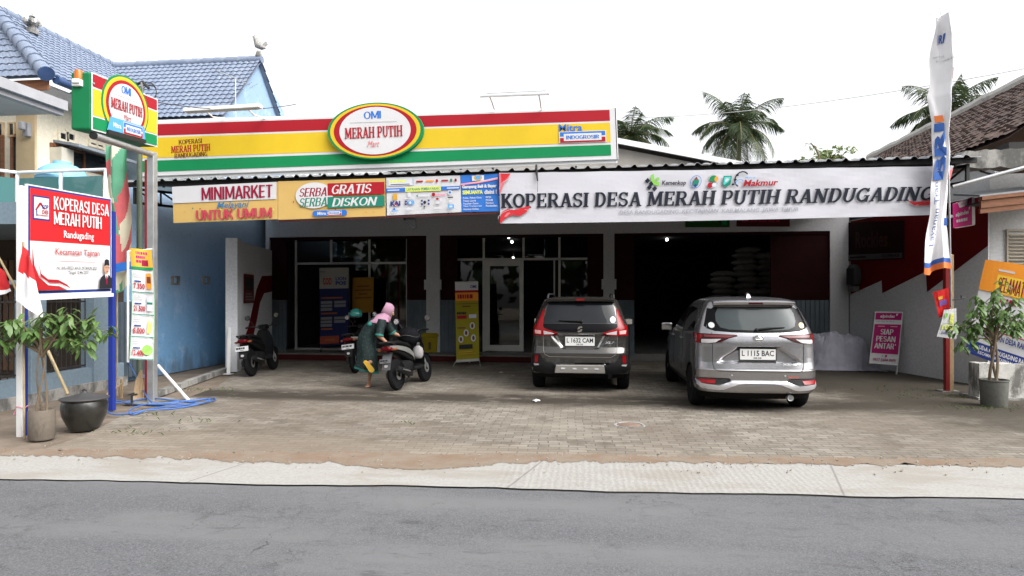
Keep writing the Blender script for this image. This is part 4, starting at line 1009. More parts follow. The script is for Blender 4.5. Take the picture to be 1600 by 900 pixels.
g.build('frame', white_metal, sg)
cc = pl(588,206,SY-.02); ux = (T1-T0).normalized(); rx, ry = .93, .532
tl = lambda sx, sy: cc+ux*rx*sx+UP*ry*sy
ob = Board(tl(-1,1),tl(1,1),tl(1,-1),tl(-1,-1),step=.003)
g = MB(); n=56
ring = [[tl(math.cos(2*PI*i/n), math.sin(2*PI*i/n))+ob.n*o_ for i in range(n)] for o_ in (-.02,.075)]
g.loft(ring, caps=True); g.build('oval_rim', G_, sg, smooth=True)
for k in range(4): ob.c[k] = ob.c[k]+ob.n*.075
oval_logo(ob,.5,.5,.5,.5)
ob.text('OMI',.385,.155,.565,.29,B_,slab='sans',rot=.02); ob.rect(.24,.345,.73,.353,GREY); ob.text('MERAH PUTIH',.185,.43,.79,.625,R_,slab=True,rot=.02); ob.text('Mart',.425,.68,.55,.79,ink('rose',(.68,.16,.16)),shear=.35,bold=0)
ob.build('oval_face', sg)
g = MB()
for px in (256, 330, 420, 500, 720, 770, 900): p = pl(px, 268, SY+.1); g.bar(Vector((p.x,p.y,p.z+.1)), Vector((p.x,p.y,4.55 if False else p.z-.32)), .035)
g.build('support', black, sg)
# flood lamps on bracket arms over the sign
def flood(px0, py0, px1, py1, label, thin=False):
    a, c = pl(px0,py0,SY-.6), pl(px1,py1,SY-.6); t = thing('sign_lamp', label, 'lamp', a, group='lamps over the shop sign')
    if thin:
        g = MB(); g.bar(a, c, .03, .022); g.build('bar', steel, t)
        g = MB()
        for px in (765, 842):
            p = a+(c-a)*((px-px0)/(px1-px0)); q_ = Vector((p.x,SY,pl(px,172,SY).z)); g.tube([p, p+Vector((0,.3,-.02)), q_], .012, 6)
        g.tube([a+UP*.05+(c-a)*.1, c+UP*.06-(c-a)*.05],.006,5)
        g.build('arms', steel, t)
    else:
        g = MB(); g.obox((a+c)/2, c-a, (0,1,0), UP, (c-a).length/2, .07, .035); g.build('housing', white_metal, t, bevel=.01)
        g = MB(); g.obox((a+c)/2-UP*.04, c-a, (0,1,0), UP, (c-a).length/2-.05, .03, .012); g.build('tube', W_, t)
        g = MB()
        for f, px in ((.25,322),(.8,381)):
            p = a+(c-a)*f; g.tube([p, p+Vector((0,.3,-.06)), Vector((p.x+.05,SY,pl(px,186,SY).z))], .016, 6)
        g.build('arms', white_metal, t)
flood(289,173,408,166,'long white tube lamp on arms over the left end of the shop sign')
flood(750,151,858,147,'thin grey lamp bar on two arms over the right half of the shop sign', True)

# ------------------------------------------------------------------ pole sign at the left
f = [at(143,112,8.67), at(246.5,155,10.4), at(246,230,10.4), at(143,203,8.67)]
ps = thing('pole_sign', 'green box sign with oval shop logo and orange beacon on a steel pole', 'sign', gp(238,628))
b = Board(*f, step=.002); nb_ = b.n
thick = .28
dv = -CR*thick
g = MB(); g.prism([p-nb_*.004 for p in f], dv); g.build('box', M('sign_green_sheet', (.006,.17,.06), .5, var=.08, spec=.25), ps, bevel=.03)
b.back(.003, W_)
b.rect(.015,.025,.985,.245,R_); b.rect(.015,.275,.985,.735,Y_); b.rect(.015,.765,.985,.97,G_)
b.build('face', ps)
cu, cv, ru, rv = .475, .42, .355, .60
c4 = [b.P(cu-ru,cv-rv,.006), b.P(cu+ru,cv-rv,.006), b.P(cu+ru,cv+rv,.006), b.P(cu-ru,cv+rv,.006)]
ob = Board(*c4, step=.002)
a0_ = 180-34; 
def cut(k): return [(.5+.5*k*math.cos(math.radians(a)), .5+.5*k*math.sin(math.radians(a))) for a in range(128,413,6)]
g = MB(); P_ = [ob.P(u,v,-.01) for u,v in cut(1.0)]; g.prism(P_, ob.n*.012); g.build('oval_rim', G_, ps)
for k, m_ in ((.985,G_),(.945,Y_),(.84,R_),(.735,W_)): ob.poly(cut(k), m_, z=.004+.002*(1-k)*10)
ob.lay = 6
ob.text('OMI',.38,.17,.58,.29,B_,slab='sans'); ob.rect(.2,.345,.80,.352,GREY); ob.text('MERAH PUTIH',.165,.41,.83,.57,R_,slab=True); ob.text('Mart',.42,.61,.58,.70,R_,shear=.35,bold=0)
ob.poly([(.15,.71),(.87,.71),(.90,.93),(.08,.93)], LB_); ob.text('Mitra',.2,.78,.36,.86,W_,bold=.03); badge(ob,.40,.73,.83,.92)
ob.build('oval_face', ps)
base = gp(238,628)
g = MB(); top = pl(238,238,base.y); g.box((base.x-.055,base.y-.055,0),(base.x+.055,base.y+.055,at(238,238,10.37).z)); g.build('pole', steel, ps, bevel=.006)
g = MB(); b2 = at(218,600,11.2); g.tube([Vector((b2.x,b2.y,0)), Vector((b2.x,b2.y,at(218,240,11.2).z))], .045, 10); g.build('rear_post', M('dull_green_metal', (.10,.13,.09), .6, var=.2), ps, smooth=True)
g = MB(); b3 = at(231,600,10.9); g.box((b3.x-.035,b3.y-.035,0),(b3.x+.035,b3.y+.035,at(231,250,10.9).z)); g.build('red_post', rust_red, ps)
g = MB(); g.tube([at(146,212,8.75)+UP*.0, at(242,243,10.45)], .05, 12); g.build('carrier_pipe', steel, ps, smooth=True)
g = MB(); g.tube([at(145.6,211.9,8.74), at(147,212.2,8.77)], .052, 12); g.build('pipe_end', black, ps)
g = MB(); g.obox(at(190,218,9.5)+UP*.04, f[2]-f[3], CR, UP, .5, .1, .03); g.build('bracket', black, ps)
p = at(123,125,8.68)
t = thing('beacon_lamp', 'orange beacon lamp clamped on the top corner of the pole sign', 'lamp', p)
g = MB(); g.lathe([(.055,0),(.055,.1),(.045,.13),(0,.145)], p, n=16); g.build('dome', M('orange_lens', (.52,.13,.004), .25, var=.05), t, smooth=True)
g = MB(); g.obox(p-UP*.05, CR, CF, UP, .065, .05, .045); g.obox(p-UP*.03-CF*.06, CR, CF, UP, .05, .012, .03); g.build('base', white_metal, t, bevel=.008)
g = MB(); g.bar(p-CR*.08-UP*.03+CF*.02, p+CR*.2-UP*.04+CF*.02, .02); g.build('clamp', steel, t)
# prop of the pole
t = thing('brace_bar', 'thin white bar propped aslant from the ground towards the steel sign pole', 'prop', gp(297,628))
g = MB(); g.tube([gp(297,628), at(247,571,10.9)], .025, 8); g.build('bar', white_metal, t, smooth=True); g = MB(); g.lathe([(.05,0),(.05,.012)], gp(297,628), n=12); g.build('foot', white_metal, t)

# ------------------------------------------------------------------ printed banners hanging from the canopy edge
BY = CY-.08
def wrinkle(amp, seed, fu=1.0, fv=1.0):
    def d(u, v, s):
        w = mnoise.noise((u*s.W*fu, v*s.H*fv, seed)) + .5*mnoise.noise((u*s.W*fu*2.6+v*2, v*s.H*fv*2, seed+4))
        return s.n*(amp*w) - UP*(amp*.3*mnoise.noise((u*s.W*1.3, 1, seed))*v)
    return d
def banner(TL, TR, BR, BL, amp=.012, seed=1.0): 
    return Board(pl(*TL,BY), pl(*TR,BY), pl(*BR,BY), pl(*BL,BY), disp=wrinkle(amp*.6, seed), grid=.10, step=.003)
def dots(b, pts, seed):
    r = random.Random(seed)
    for k in range(pts): b.ell(r.uniform(.03,.97), r.uniform(.55,.97), .006, .02, r.choice((R_,GOLD,TEAL,LIME)), n=8)
b = banner((269.5,292),(434,284.2),(434,342.4),(271,348.4),.010,1.3)
b.back(.004, TAN); b.rect(0,0,.99,.46,ink('offwhite',(.60,.60,.62))); dots(b,14,2)
b.text('MINIMARKET',.285,.065,.955,.41,MA_,slab='sans'); b.text('Melayani',.43,.475,.735,.70,ink('deep_sky',(.05,.18,.36)),bold=.012,shear=.3)
b.text('UNTUK UMUM',.230,.69,.950,.958,ink('ink_brown',(.12,.05,.03)),slab='sans'); b.text('UNTUK UMUM',.227,.682,.947,.95,ink('rose_red',(.52,.06,.09)),slab='sans')
tag(b.build('hanging_banner'), 'tan printed banner reading MINIMARKET under the canopy edge', 'banner', 'printed banners along the canopy edge')
b = banner((434.6,283.4),(602,278.4),(602.6,337.5),(434.6,343.4),.010,4.3)
b.back(.004, TAN); dots(b,12,5); b.ell(.345,.40,.175,.34,W_)
b.text('SERBA',.205,.20,.462,.43,MA_,slab='sans',shear=.18); b.text('SERBA',.205,.46,.462,.69,TEAL,slab='sans',shear=.18)
b.rect(.47,.10,.995,.42,R_); b.text('GRATIS',.51,.14,.88,.385,W_,slab='sans',shear=.18); b.rect(.47,.455,.995,.745,TEAL); b.text('DISKON',.51,.49,.93,.71,W_,slab='sans',shear=.18)
b.rect(.36,.80,.62,.955,B_); b.ell(.36,.8775,.03,.0775,B_); b.ell(.62,.8775,.03,.0775,B_); b.text('Mitra',.375,.835,.455,.92,W_,bold=.03); badge(b,.465,.805,.60,.95)
tag(b.build('hanging_banner'), 'tan printed banner reading SERBA GRATIS and SERBA DISKON', 'banner', 'printed banners along the canopy edge')
b = banner((603.4,277.8),(719,274),(721,331.3),(604.6,336.8),.008,7.3)
b.back(.004, ink('offwhite',(.60,.60,.62)))
b.rect(.03,.05,.36,.22,PALE); b.bars(.05,.07,.34,.15,LIME,1,3,.9); b.rect(.06,.18,.32,.20,NAVY); b.rect(.365,.03,.37,.24,LB_)
for u, c, w in ((.41,R_,.09),(.54,OR_,.11),(.68,R_,.03),(.75,R_,.09),(.87,TEAL,.03),(.93,MA_,.05)):
    b.ell(u+.01,.13,.016,.045,c,n=14) if w < .06 else b.rect(u,.11,u+w,.15,c)
b.rect(0,.29,.995,.385,B_); b.rect(.26,.275,.74,.40,LIME); b.text('LAYANAN PEMBAYARAN',.28,.30,.72,.375,TEAL,bold=.02); b.rect(.02,.325,.18,.355,W_); b.rect(.82,.325,.98,.355,W_)
b.rect(.09,.44,.15,.60,GOLD); b.ell(.12,.52,.015,.04,OR_); b.text('KAI',.055,.63,.19,.76,NAVY,bold=.06); b.poly([(.105,.76),(.125,.63),(.145,.76)],R_); b.rect(.115,.74,.135,.76,W_)
b.rect(.29,.42,.34,.54,PALE); b.rect(.245,.56,.38,.585,PALE); b.text('D',.25,.63,.29,.75,NAVY,bold=.06); b.ell(.325,.69,.03,.06,LB_); b.ell(.325,.69,.015,.035,W_); b.text('3',.345,.63,.38,.75,LB_,bold=.05)
b.poly([(.40,.52),(.43,.49),(.43,.55)],TEAL); b.rect(.44,.50,.58,.54,PALE); b.ell(.64,.50,.024,.05,R_); b.rect(.67,.49,.80,.53,PINKP); b.ell(.86,.46,.028,.06,PALE); b.ell(.86,.46,.016,.035,B_)
for u, v in ((.47,.63),(.56,.63),(.47,.72),(.56,.72)): b.rect(u,v,u+.025,v+.05,NAVY)
b.ell(.52,.70,.02,.045,K_); b.ell(.69,.62,.02,.03,R_); b.ell(.74,.65,.016,.05,PALE); b.ell(.70,.72,.03,.04,PALE); b.rect(.83,.58,.90,.61,K_); b.ell(.865,.70,.02,.04,PALE)
b.poly([(.08,.87),(.11,.80),(.13,.87)],B_); b.rect(.07,.885,.16,.91,LB_); b.ell(.30,.86,.028,.045,PALE); b.rect(.33,.85,.37,.88,PALE); b.text('r',.505,.80,.53,.88,K_,bold=.06); b.rect(.65,.85,.75,.89,PALE); b.rect(.83,.79,.91,.90,LB_); b.rect(.85,.82,.89,.87,W_)
for u in (.06,.25,.45,.65,.83): b.rect(u,.935,u+.1,.945,PALE)
tag(b.build('hanging_banner'), 'white printed banner of small payment logos under the canopy edge', 'banner', 'printed banners along the canopy edge')
b = banner((719.8,274),(778.8,271.2),(779.6,330),(721.4,331.3),.008,9.3)
b.back(.004, ink('banner_blue',(.035,.17,.56)))
b.poly([(0,.23),(.5,.19),(.98,.12),(.98,.155),(.5,.235),(0,.275)],PINKP); b.poly([(.1,.22),(.5,.185),(.98,.10),(.98,.12),(.5,.2)],W_); b.rect(.30,.03,.62,.17,PALE); b.ell(.46,.09,.11,.08,GOLD); b.ell(.46,.085,.075,.055,LB_)
b.text('Gampang Beli & Bayar',.03,.275,.95,.39,W_,bold=.05); b.text('SEMUANYA',.04,.42,.58,.53,LIME,bold=.05); b.text('disini !',.62,.42,.95,.54,W_,bold=.04)
for k, s_ in enumerate(('Pulsa, Paket Data','Token Listrik','Voucher Game','Tiket Transportasi','Asuransi Online')): b.text(s_,.05,.60+k*.075,[.55,.40,.46,.55,.46][k],.655+k*.075,W_,bold=.01)
for k, s_ in enumerate(('BPJS','PDAM','Pertiwi','Pembelian')): b.text(s_,.66,.60+k*.075,[.80,.84,.86,.96][k],.655+k*.075,W_,bold=.01)
tag(b.build('hanging_banner'), 'small blue printed banner with white lists beside the payment banner', 'banner', 'printed banners along the canopy edge')
# dark red steel batten under the two middle banners
t = thing('banner_batten', 'dark red steel batten along the lower edge of the printed banners', 'batten', pl(690,336,BY))
g = MB(); g.bar(pl(436,345.6,BY+.03), pl(780,332.6,BY+.03), .03, .035); g.build('bar', M('batten_red', (.07,.01,.012), .6), t)
g = MB()
for px, py in ((470,344.5),(610,339),(700,335.5)): p = pl(px,py,BY+.03); g.bar(p, p+Vector((0,.12,.25)), .02)
g.build('hook', black, t)

# big white banner
def bigdisp(u, v, s):
    w = .022*mnoise.noise((u*9, v*1.5, 3.0)) + .007*mnoise.noise((u*26+v*3, v*3, 8.0)) + .03*max(0,u-.88)*8*mnoise.noise((u*22-v*4, v*2, 5.0))
    sag = -.012*math.sin(PI*min(1,u*8 % 1))*(1-v)*.6 - .02*math.sin(PI*u)*v + .06*max(0,u-.9)*10*0
    return s.n*(w+.03) + UP*sag
TLp, TRp, BRp, BLp = pl(780.5,270.5,BY), pl(1489,259.5,BY), pl(1462,336,BY), pl(782,349.5,BY)
b = Board(TLp,TRp,BRp,BLp,disp=bigdisp,grid=.07); b.base = .018
b.back(.003, M('banner_white', (.55,.55,.595), .55, var=.03, scale=1.5))
uu = lambda x: (x-781)/697.0
b.text('KOPERASI DESA MERAH PUTIH RANDUGADING',.003,.415,.978,.700,SL_,slab=True)
thin = ink('banner_small', (.33,.33,.37))
b.text('DESA RANDUGADING, KEC.TAJINAN, KAB.MALANG, JAWA TIMUR',.288,.775,.696,.875,thin,bold=.002)
GL = ink('leaf_green',(.25,.58,.10)); 
for (u,v) in ((.346,.20),(.352,.33),(.3555,.26),(.364,.36)): b.poly([(u-.006,v),(u,v-.055),(u+.006,v),(u,v+.055)],SL_)
b.poly([(.352,.10),(.359,.07),(.362,.2),(.374,.24),(.374,.31),(.362,.28),(.354,.2)],GL); b.ell(.369,.17,.004,.03,GL)
b.text('Kemenkop',.380,.205,.434,.315,SL_,bold=.025); b.rect(.381,.345,.434,.350,PALE)
for cu_, cols in ((.4555,(GREY,TEAL,R_)),(.4925,(R_,GL,TEAL)),(.5245,(TEAL,G_,LB_))):
    if cols[0] is GREY:
        b.ring(cu_,.235,.0125,.125,.09,B_); b.ring(cu_,.235,.011,.11,.05,PALE); b.poly([(cu_-.007,.22),(cu_,.13),(cu_+.007,.22),(cu_+.006,.30),(cu_,.345),(cu_-.006,.30)],TEAL); b.poly([(cu_-.004,.20),(cu_,.14),(cu_+.004,.20)],R_); b.ell(cu_,.31,.003,.03,NAVY)
    elif cols[0] is R_:
        b.ring(cu_,.235,.0132,.13,.1,GREY); b.ell(cu_-.004,.31,.006,.055,R_); b.ell(cu_+.001,.18,.008,.06,G_); b.ell(cu_+.008,.19,.004,.05,OR_); b.ell(cu_+.005,.31,.005,.04,PALE)
    else:
        b.poly([(cu_-.009,.13),(cu_+.009,.13),(cu_+.009,.30),(cu_,.36),(cu_-.009,.30)],TEAL); b.poly([(cu_-.007,.15),(cu_+.007,.15),(cu_+.007,.29),(cu_,.33),(cu_-.007,.29)],ink('aqua',(.10,.55,.52))); b.ell(cu_,.22,.004,.04,W_)
b.ring(.556,.20,.016,.16,.16,SL_,110,320); b.text('Makmur',.562,.215,.637,.345,R_,bold=.025,shear=.1); b.text('Malang',.563,.155,.586,.195,LB_,bold=.01,shear=.2)
for k in range(3): b.ell(.545-.003*k,.12+.09*k,.0035,.022,SL_,n=10)
b.ring(.553,.27,.009,.07,.2,LB_,150,330)
RW = ink('wave_red',(.55,.03,.04)); PR = ink('wave_rose',(.62,.17,.19))
b.poly([(0.0,.02),(.028,.02),(.022,.12),(.012,.22),(.002,.42),(0,.42)],PR); b.poly([(.004,.02),(.027,.02),(.02,.10),(.006,.24)],RW)
b.poly([(0,.90),(.005,.78),(.018,.72),(.034,.74),(.052,.70),(.075,.66),(.066,.78),(.05,.86),(.03,.84),(.014,.90),(.003,.995),(0,.995)],RW); b.poly([(.006,.86),(.02,.79),(.035,.80),(.06,.72),(.05,.82),(.03,.82),(.014,.88)],PR)
b.ring(.03,.35,.03,.22,.02,PALE,180,300); b.ring(.045,.92,.05,.20,.02,PALE,180,340)
b.poly([(.925,.70),(.945,.73),(.97,.70),(1.0,.62),(1.0,.70),(.975,.80),(.945,.80)],RW); b.poly([(.988,.12),(.998,.06),(.999,.3),(.992,.28)],PR); b.ring(.975,.86,.03,.14,.03,PALE,200,350); b.ring(.99,.2,.02,.2,.03,PALE,120,280)
tag(b.build('long_banner'), 'long white banner reading KOPERASI DESA MERAH PUTIH RANDUGADING along the canopy', 'banner')
t = thing('banner_tie', 'black tie strap over the left part of the long white banner', 'strap', pl(839,268,BY-.06))
g = MB(); g.tube([pl(838,258,BY+.05), pl(838,264,BY-.06), pl(840,283,BY-.07)], [.02,.022,.012], 6); g.build('strap', black, t); g = MB(); g.tube([pl(840,284,BY-.07), pl(840,300,BY-.07)], .004, 5); g.build('string', black, t)
# boards on the beam above the third opening
def flat_board(name, label, px0, py0, px1, py1, Y, m, cat='sign', fn_=None):
    b = Board(pl(px0,py0,Y), pl(px1,py0,Y), pl(px1,py1,Y), pl(px0,py1,Y)); b.back(.02, m)
    if fn_: fn_(b)
    return tag(b.build(name), label, cat)
flat_board('beam_sign','dark green board on the beam above the silver car',1071,336,1140,355,FY-.03,ink('deep_green',(.015,.08,.01)),fn_=lambda b:(b.bars(.08,.35,.74,.65,G_,1,2,.8), b.rect(.82,.2,.94,.8,G_)))
flat_board('beam_sign','dark red board on the beam to the right of the green one',1151,336,1234,354,FY-.03,ink('deep_red',(.08,.004,.008)),fn_=lambda b:b.bars(.1,.35,.9,.68,MA_,1,5,.8))

# ------------------------------------------------------------------ red and white cooperative board on blue posts
dl, dr = 7.9, 9.4
f = [at(42,287,dl), at(174,310,dr), at(174,458.5,dr), at(42,464,dl)]
cb = thing('cooperative_board', 'red and white village cooperative notice board on blue posts at the left', 'sign', gp(42,688))
WB_ = ink('bright_white',(.66,.66,.67)); b = Board(*f, step=.002); b.back(.03, WB_)
b.rect(.012,.012,.99,.975,NAVY); b.rect(.028,.03,.975,.95,WB_); b.rect(.028,.03,.975,.50,ink('board_red',(.55,.018,.022)))
b.rect(.05,.09,.235,.31,NAVY); b.rect(.065,.105,.222,.295,W_); b.poly([(.075,.22),(.12,.15),(.14,.15),(.175,.2),(.17,.215),(.13,.172),(.09,.225)],R_); b.rect(.085,.215,.095,.275,NAVY); b.text('KOP',.145,.165,.21,.205,NAVY,bold=.02); b.text('DES',.145,.215,.21,.25,R_,bold=.02); b.rect(.09,.262,.21,.268,R_)
b.text('KOPERASI DESA',.265,.075,.945,.195,WB_,slab='sans'); b.text('MERAH PUTIH',.265,.215,.845,.335,WB_,slab='sans'); b.text('Randugading',.375,.385,.74,.475,WB_,bold=.014)
b.text('Kecamatan Tajinan',.28,.555,.815,.635,ink('brick',(.40,.05,.05)),bold=.012); b.rect(.33,.675,.75,.68,ink('brick',(.55,.10,.10)))
b.text('No. AHU-000231.AH.01.29.TAHUN 2025',.29,.722,.775,.755,K_); b.text('Tanggal 12 Mei 2025',.42,.770,.665,.803,K_)
b.poly([(.028,.55),(.05,.72),(.10,.83),(.20,.88),(.33,.89),(.44,.945),(.028,.945)],ink('swoosh_red',(.40,.015,.02))); 
b.poly([(.09,.68),(.115,.79),(.19,.845),(.30,.85),(.40,.895),(.45,.94),(.40,.915),(.31,.88),(.2,.875),(.11,.82)],R_); b.poly([(.10,.83),(.2,.885),(.33,.895),(.44,.947),(.40,.947),(.31,.91),(.19,.90)],W_)
SK = ink('print_skin',(.50,.29,.19))
b.poly([(.80,.945),(.805,.86),(.82,.83),(.87,.80),(.92,.80),(.965,.84),(.975,.945)],K_); b.poly([(.87,.80),(.895,.87),(.92,.80)],W_); b.poly([(.888,.815),(.902,.815),(.905,.89),(.895,.91),(.885,.89)],MA_)
b.ell(.89,.735,.033,.062,SK); b.ell(.858,.735,.006,.016,SK,n=10); b.ell(.923,.735,.006,.016,SK,n=10); b.poly([(.855,.715),(.858,.655),(.885,.642),(.918,.652),(.924,.71),(.89,.70)],K_); b.rect(.872,.725,.884,.732,BROWN); b.rect(.897,.725,.909,.732,BROWN); b.poly([(.875,.765),(.906,.765),(.89,.775)],MA_)
b.build('panel', cb)
bl = ink('post_blue',(.018,.035,.24))
for (px,d,py,z0) in ((41,7.88,290,-.05),(172,9.55,330,0)):
    p = at(px,600,d); g = MB(); zt = at(px,py,d).z
    if px == 41:
        u_ = (f[1]-f[0]); u_.z = 0; u_.normalize(); q_ = Vector((f[0].x, f[0].y, 0))-b.n*.065; q_.z = 0; p = q_.copy()
        g.obox(q_+u_*.032+UP*((z0+zt)/2), u_, b.n, UP, .024, .03, (zt-z0)/2)
        g.build('post', bl, cb); g = MB(); g.obox(q_-u_*.022+UP*((z0+zt)/2), u_, b.n, UP, .028, .03, (zt-z0)/2); g.build('white_batten', white_metal, cb)
        g = MB(); g.tube([Vector((p.x+.06*math.cos(a),p.y+.06*math.sin(a),at(41,636,d).z+.012*math.sin(3*a))) for a in [k*PI/6 for k in range(13)]],.006,5); g.tube([Vector((p.x-.05,p.y-.01,at(41,636,d).z)),Vector((p.x-.09,p.y-.02,at(41,648,d).z))],.008,5); g.build('rope', PINKP, cb)
    else:
        g.obox((p.x,p.y+.04,(z0+zt)/2),(1,0,0),(0,1,0),UP,.035,.035,(zt-z0)/2); g.build('post', bl, cb)
g = MB(); g.bar(f[3]-UP*.02+CF*.03, f[2]-UP*.02+CF*.03, .03, .05); g.build('rail', white_metal, cb)

# ------------------------------------------------------------------ price list cloth on the sign pole
f = [at(203,388,10.0), at(236,391,10.15), at(241,563,10.1), at(203,561,9.9)]
def pd(u, v, s): return s.n*(.05*math.sin(v*5.2+.6)*(.4+u)+.02*math.sin(u*7+v*3)) + CR*(.03*math.sin(v*3.4)) 
b = Board(*f, disp=pd, grid=.03, step=.003); b.back(.002, W_)
b.rect(0,0,1,.165,GOLD); b.bars(.25,.025,.8,.14,PK_,3,2,.7); b.rect(.5,.10,.8,.155,MA_); b.rect(0,.165,1,.19,G_)
for k, (pr, c2) in enumerate((('7.350',OR_),('21.500',PALE),('8.000',LIME),('12.400',GL))):
    v = .20+k*.20; b.bars(.08,v+.02,.5,v+.075,GREY,3,k+3,.4); b.rect(.12,v+.09,.42,v+.103,NAVY); b.text(pr,.08,v+.115,.58,v+.165,R_,bold=.03)
    if k == 0: b.rect(.66,v+.02,.88,v+.16,OR_); b.rect(.68,v+.05,.86,v+.11,BROWN)
    elif k == 1: b.rect(.66,v+.03,.9,v+.16,PALE); b.rect(.66,v+.08,.9,v+.1,TEAL)
    elif k == 2: b.poly([(.68,v+.16),(.72,v+.06),(.75,v+.02),(.8,v+.08),(.9,v+.03),(.84,v+.16)],LIME)
    else: b.ell(.72,v+.11,.22,.045,GL)
    b.rect(0,v+.19,1,v+.198,TEAL)
b.rect(0,.2,.03,1,ink('edge_green',(.25,.5,.3))); b.rect(.97,.2,1,1,ink('edge_green',(.25,.5,.3)))
pc = b.build('price_cloth'); tag(pc, 'hanging strip of product offers with red prices tied to the steel pole', 'banner')
t = thing('cloth_rod', 'thin white upright rod beside the strip of product offers', 'rod', gp(200,640)); LOC[t.name] = at(200,560,9.95); t.location = at(200,560,9.95)
g = MB(); g.tube([at(200,392,9.95), at(200,566,9.95)], .018, 8); g.build('rod', white_metal, t, smooth=True); g = MB(); g.tube([at(200,470,9.95), at(204,470,9.97)], .008, 5); g.tube([at(200,392,9.95), at(238,389,10.2)],.008,5); g.build('tie', white_metal, t)

# ------------------------------------------------------------------ boards on the forecourt: A-frame, roll-up banners, posters
f = [at(1367.5,487,14.15), at(1411,487.5,14.05), at(1402.5,571,13.85), at(1358,567.5,13.95)]
af = thing('a_frame_sign', 'pink and white folding A-frame sign reading SIAP PESAN ANTAR', 'sign', gp(1380,583))
b = Board(*f, step=.002); b.back(.02, W_); b.rect(.03,.02,.97,.155,PK_); b.text('alpindes',.2,.055,.72,.13,W_,bold=.03,shear=.15); b.poly([(.76,.04),(.84,.03),(.80,.075),(.77,.075)],W_); b.bars(.05,.175,.95,.205,GREY,1,1,.7); b.rect(.03,.24,.97,.80,PK_)
b.rect(.15,.275,.4,.29,PINKP); b.rect(.6,.275,.85,.29,PINKP)
for k, (s_, u0, u1) in enumerate((('SIAP',.27,.72),('PESAN',.14,.82),('ANTAR*',.1,.86))): b.text(s_,u0,.335+k*.135,u1,.44+k*.135,W_,slab='sans')
b.ell(.42,.845,.03,.02,GREY); b.ell(.55,.845,.04,.022,PK_); b.text('0857 5604 7070',.1,.89,.9,.945,PK_,bold=.02); b.build('front_panel', af)
g = MB()
for p, q in ((f[0],gp(1355.5,580)),(f[1],gp(1400.5,586))): q = q.copy(); q.z = .014; g.bar(p-b.n*.03, q, .025)
g.bar(f[0]-b.n*.03, f[1]-b.n*.03, .025); g.build('front_legs', alu, af)
g = MB(); l0, l1 = gp(1384,577), gp(1425,584)
for p, q in ((f[0],l0),(f[1],l1)): q = q.copy(); q.z=.014; g.bar(p-b.n*.06, q+CF*.2, .025)
g.bar(l0+CF*.2+UP*.25, l1+CF*.2+UP*.25, .02); g.bar(l0+CF*.2+UP*.9-CR*.04, l1+CF*.2+UP*.9-CR*.04,.02); g.build('rear_legs', alu, af)
g = MB(); g.tube([at(1407,530,13.95), at(1412,532,14.1), at(1418,529,14.3)], .01, 5); g.build('stay', steel, af)
# yellow roll-up banner before the glass door
f = [at(711,442,15.95), at(747,441.5,15.95), at(749,560,15.75), at(713,562,15.75)]
ru_ = thing('roll_up_banner', 'yellow standing roll-up banner in front of the shop window', 'banner', gp(731,568))
YB = ink('rollup_yellow',(.30,.26,.012)); b = Board(*f, step=.002); b.back(.01, YB); b.rect(0,0,1,.10,W_); b.text('OMI',.65,.03,.92,.075,NAVY,bold=.03); b.rect(0,.10,1,.13,R_); b.rect(0,.13,1,.24,OR_); b.bars(.1,.155,.95,.215,R_,1,4,.9); b.rect(.05,.275,.95,.282,BROWN)
b.rect(.3,.305,.65,.32,BROWN); b.bars(.06,.385,.5,.42,K_,1,6,.9); b.rect(.06,.43,.48,.475,R_); b.rect(.58,.42,.9,.47,PALE); b.rect(.06,.585,.42,.60,BROWN)
for u, v in ((.72,.57),(.45,.66),(.22,.74),(.76,.73)): b.ell(u,v,.11,.045,PALE); b.ell(u,v,.055,.03,BROWN)
b.rect(.14,.81,.72,.865,K_); b.bars(.1,.90,.9,.95,GOLD,2,3,.5); b.build('sheet', ru_)
g = MB(); g.bar(f[0]+UP*.012, f[1]+UP*.012, .03); g.build('top_bar', alu, ru_)
g = MB(); g.bar(f[3]-UP*.03, f[2]-UP*.03, .07, .06); g.build('base_bar', alu, ru_)
g = MB(); g.bar(f[3]-UP*.03, Vector((f[3].x-.04,f[3].y-.22,.014)), .015); g.bar(f[2]-UP*.03, Vector((f[2].x+.06,f[2].y-.2,.014)), .015); g.bar(f[3]-UP*.03+CR*.3, Vector((f[3].x+.3,f[3].y+.35,.014)), .015); g.bar((f[0]+f[1])/2+Vector((0,.02,0)), (f[3]+f[2])/2+Vector((0,.02,0)), .015); g.build('legs', alu, ru_)
# poster boards behind the motorbikes
f = [at(499,418.5,17.15), at(545,418,17.0), at(544,538,17.0), at(500,540,17.15)]
pb = thing('poster_stand', 'blue and white standing poster beside the dark doorway on the left', 'poster', (f[3]+f[2])/2); 
b = Board(*f, step=.002); b.back(.02, ink('poster_navy',(.010,.016,.075))); b.rect(0,0,1,.27,ink('poster_cream',(.30,.285,.25))); b.text('Pos',.04,.04,.2,.06,NAVY); b.text('COD',.12,.13,.42,.22,R_,bold=.03); b.text('LION',.56,.12,.92,.165,NAVY,bold=.03); b.text('POS',.56,.175,.92,.225,NAVY,bold=.05)
for k in range(3): b.rect(.05,.38+k*.20,[.8,.62,.45][k],.40+k*.2,ink('dim_orange',(.30,.09,.03)))
for v in (.43,.635):
    for k in range(3):
        b.rect(.05,v+k*.045,.45,v+.035+k*.045,ink('dim_grey',(.18,.18,.19)))
        if k < 2: b.rect(.52,v+k*.045,.92,v+.035+k*.045,ink('dim_grey',(.18,.18,.19)))
b.rect(.02,.88,.7,.98,ink('poster_brick',(.25,.05,.03))); b.rect(.2,.915,.55,.945,ink('dim_orange',(.30,.09,.03))); b.build('sheet', pb)
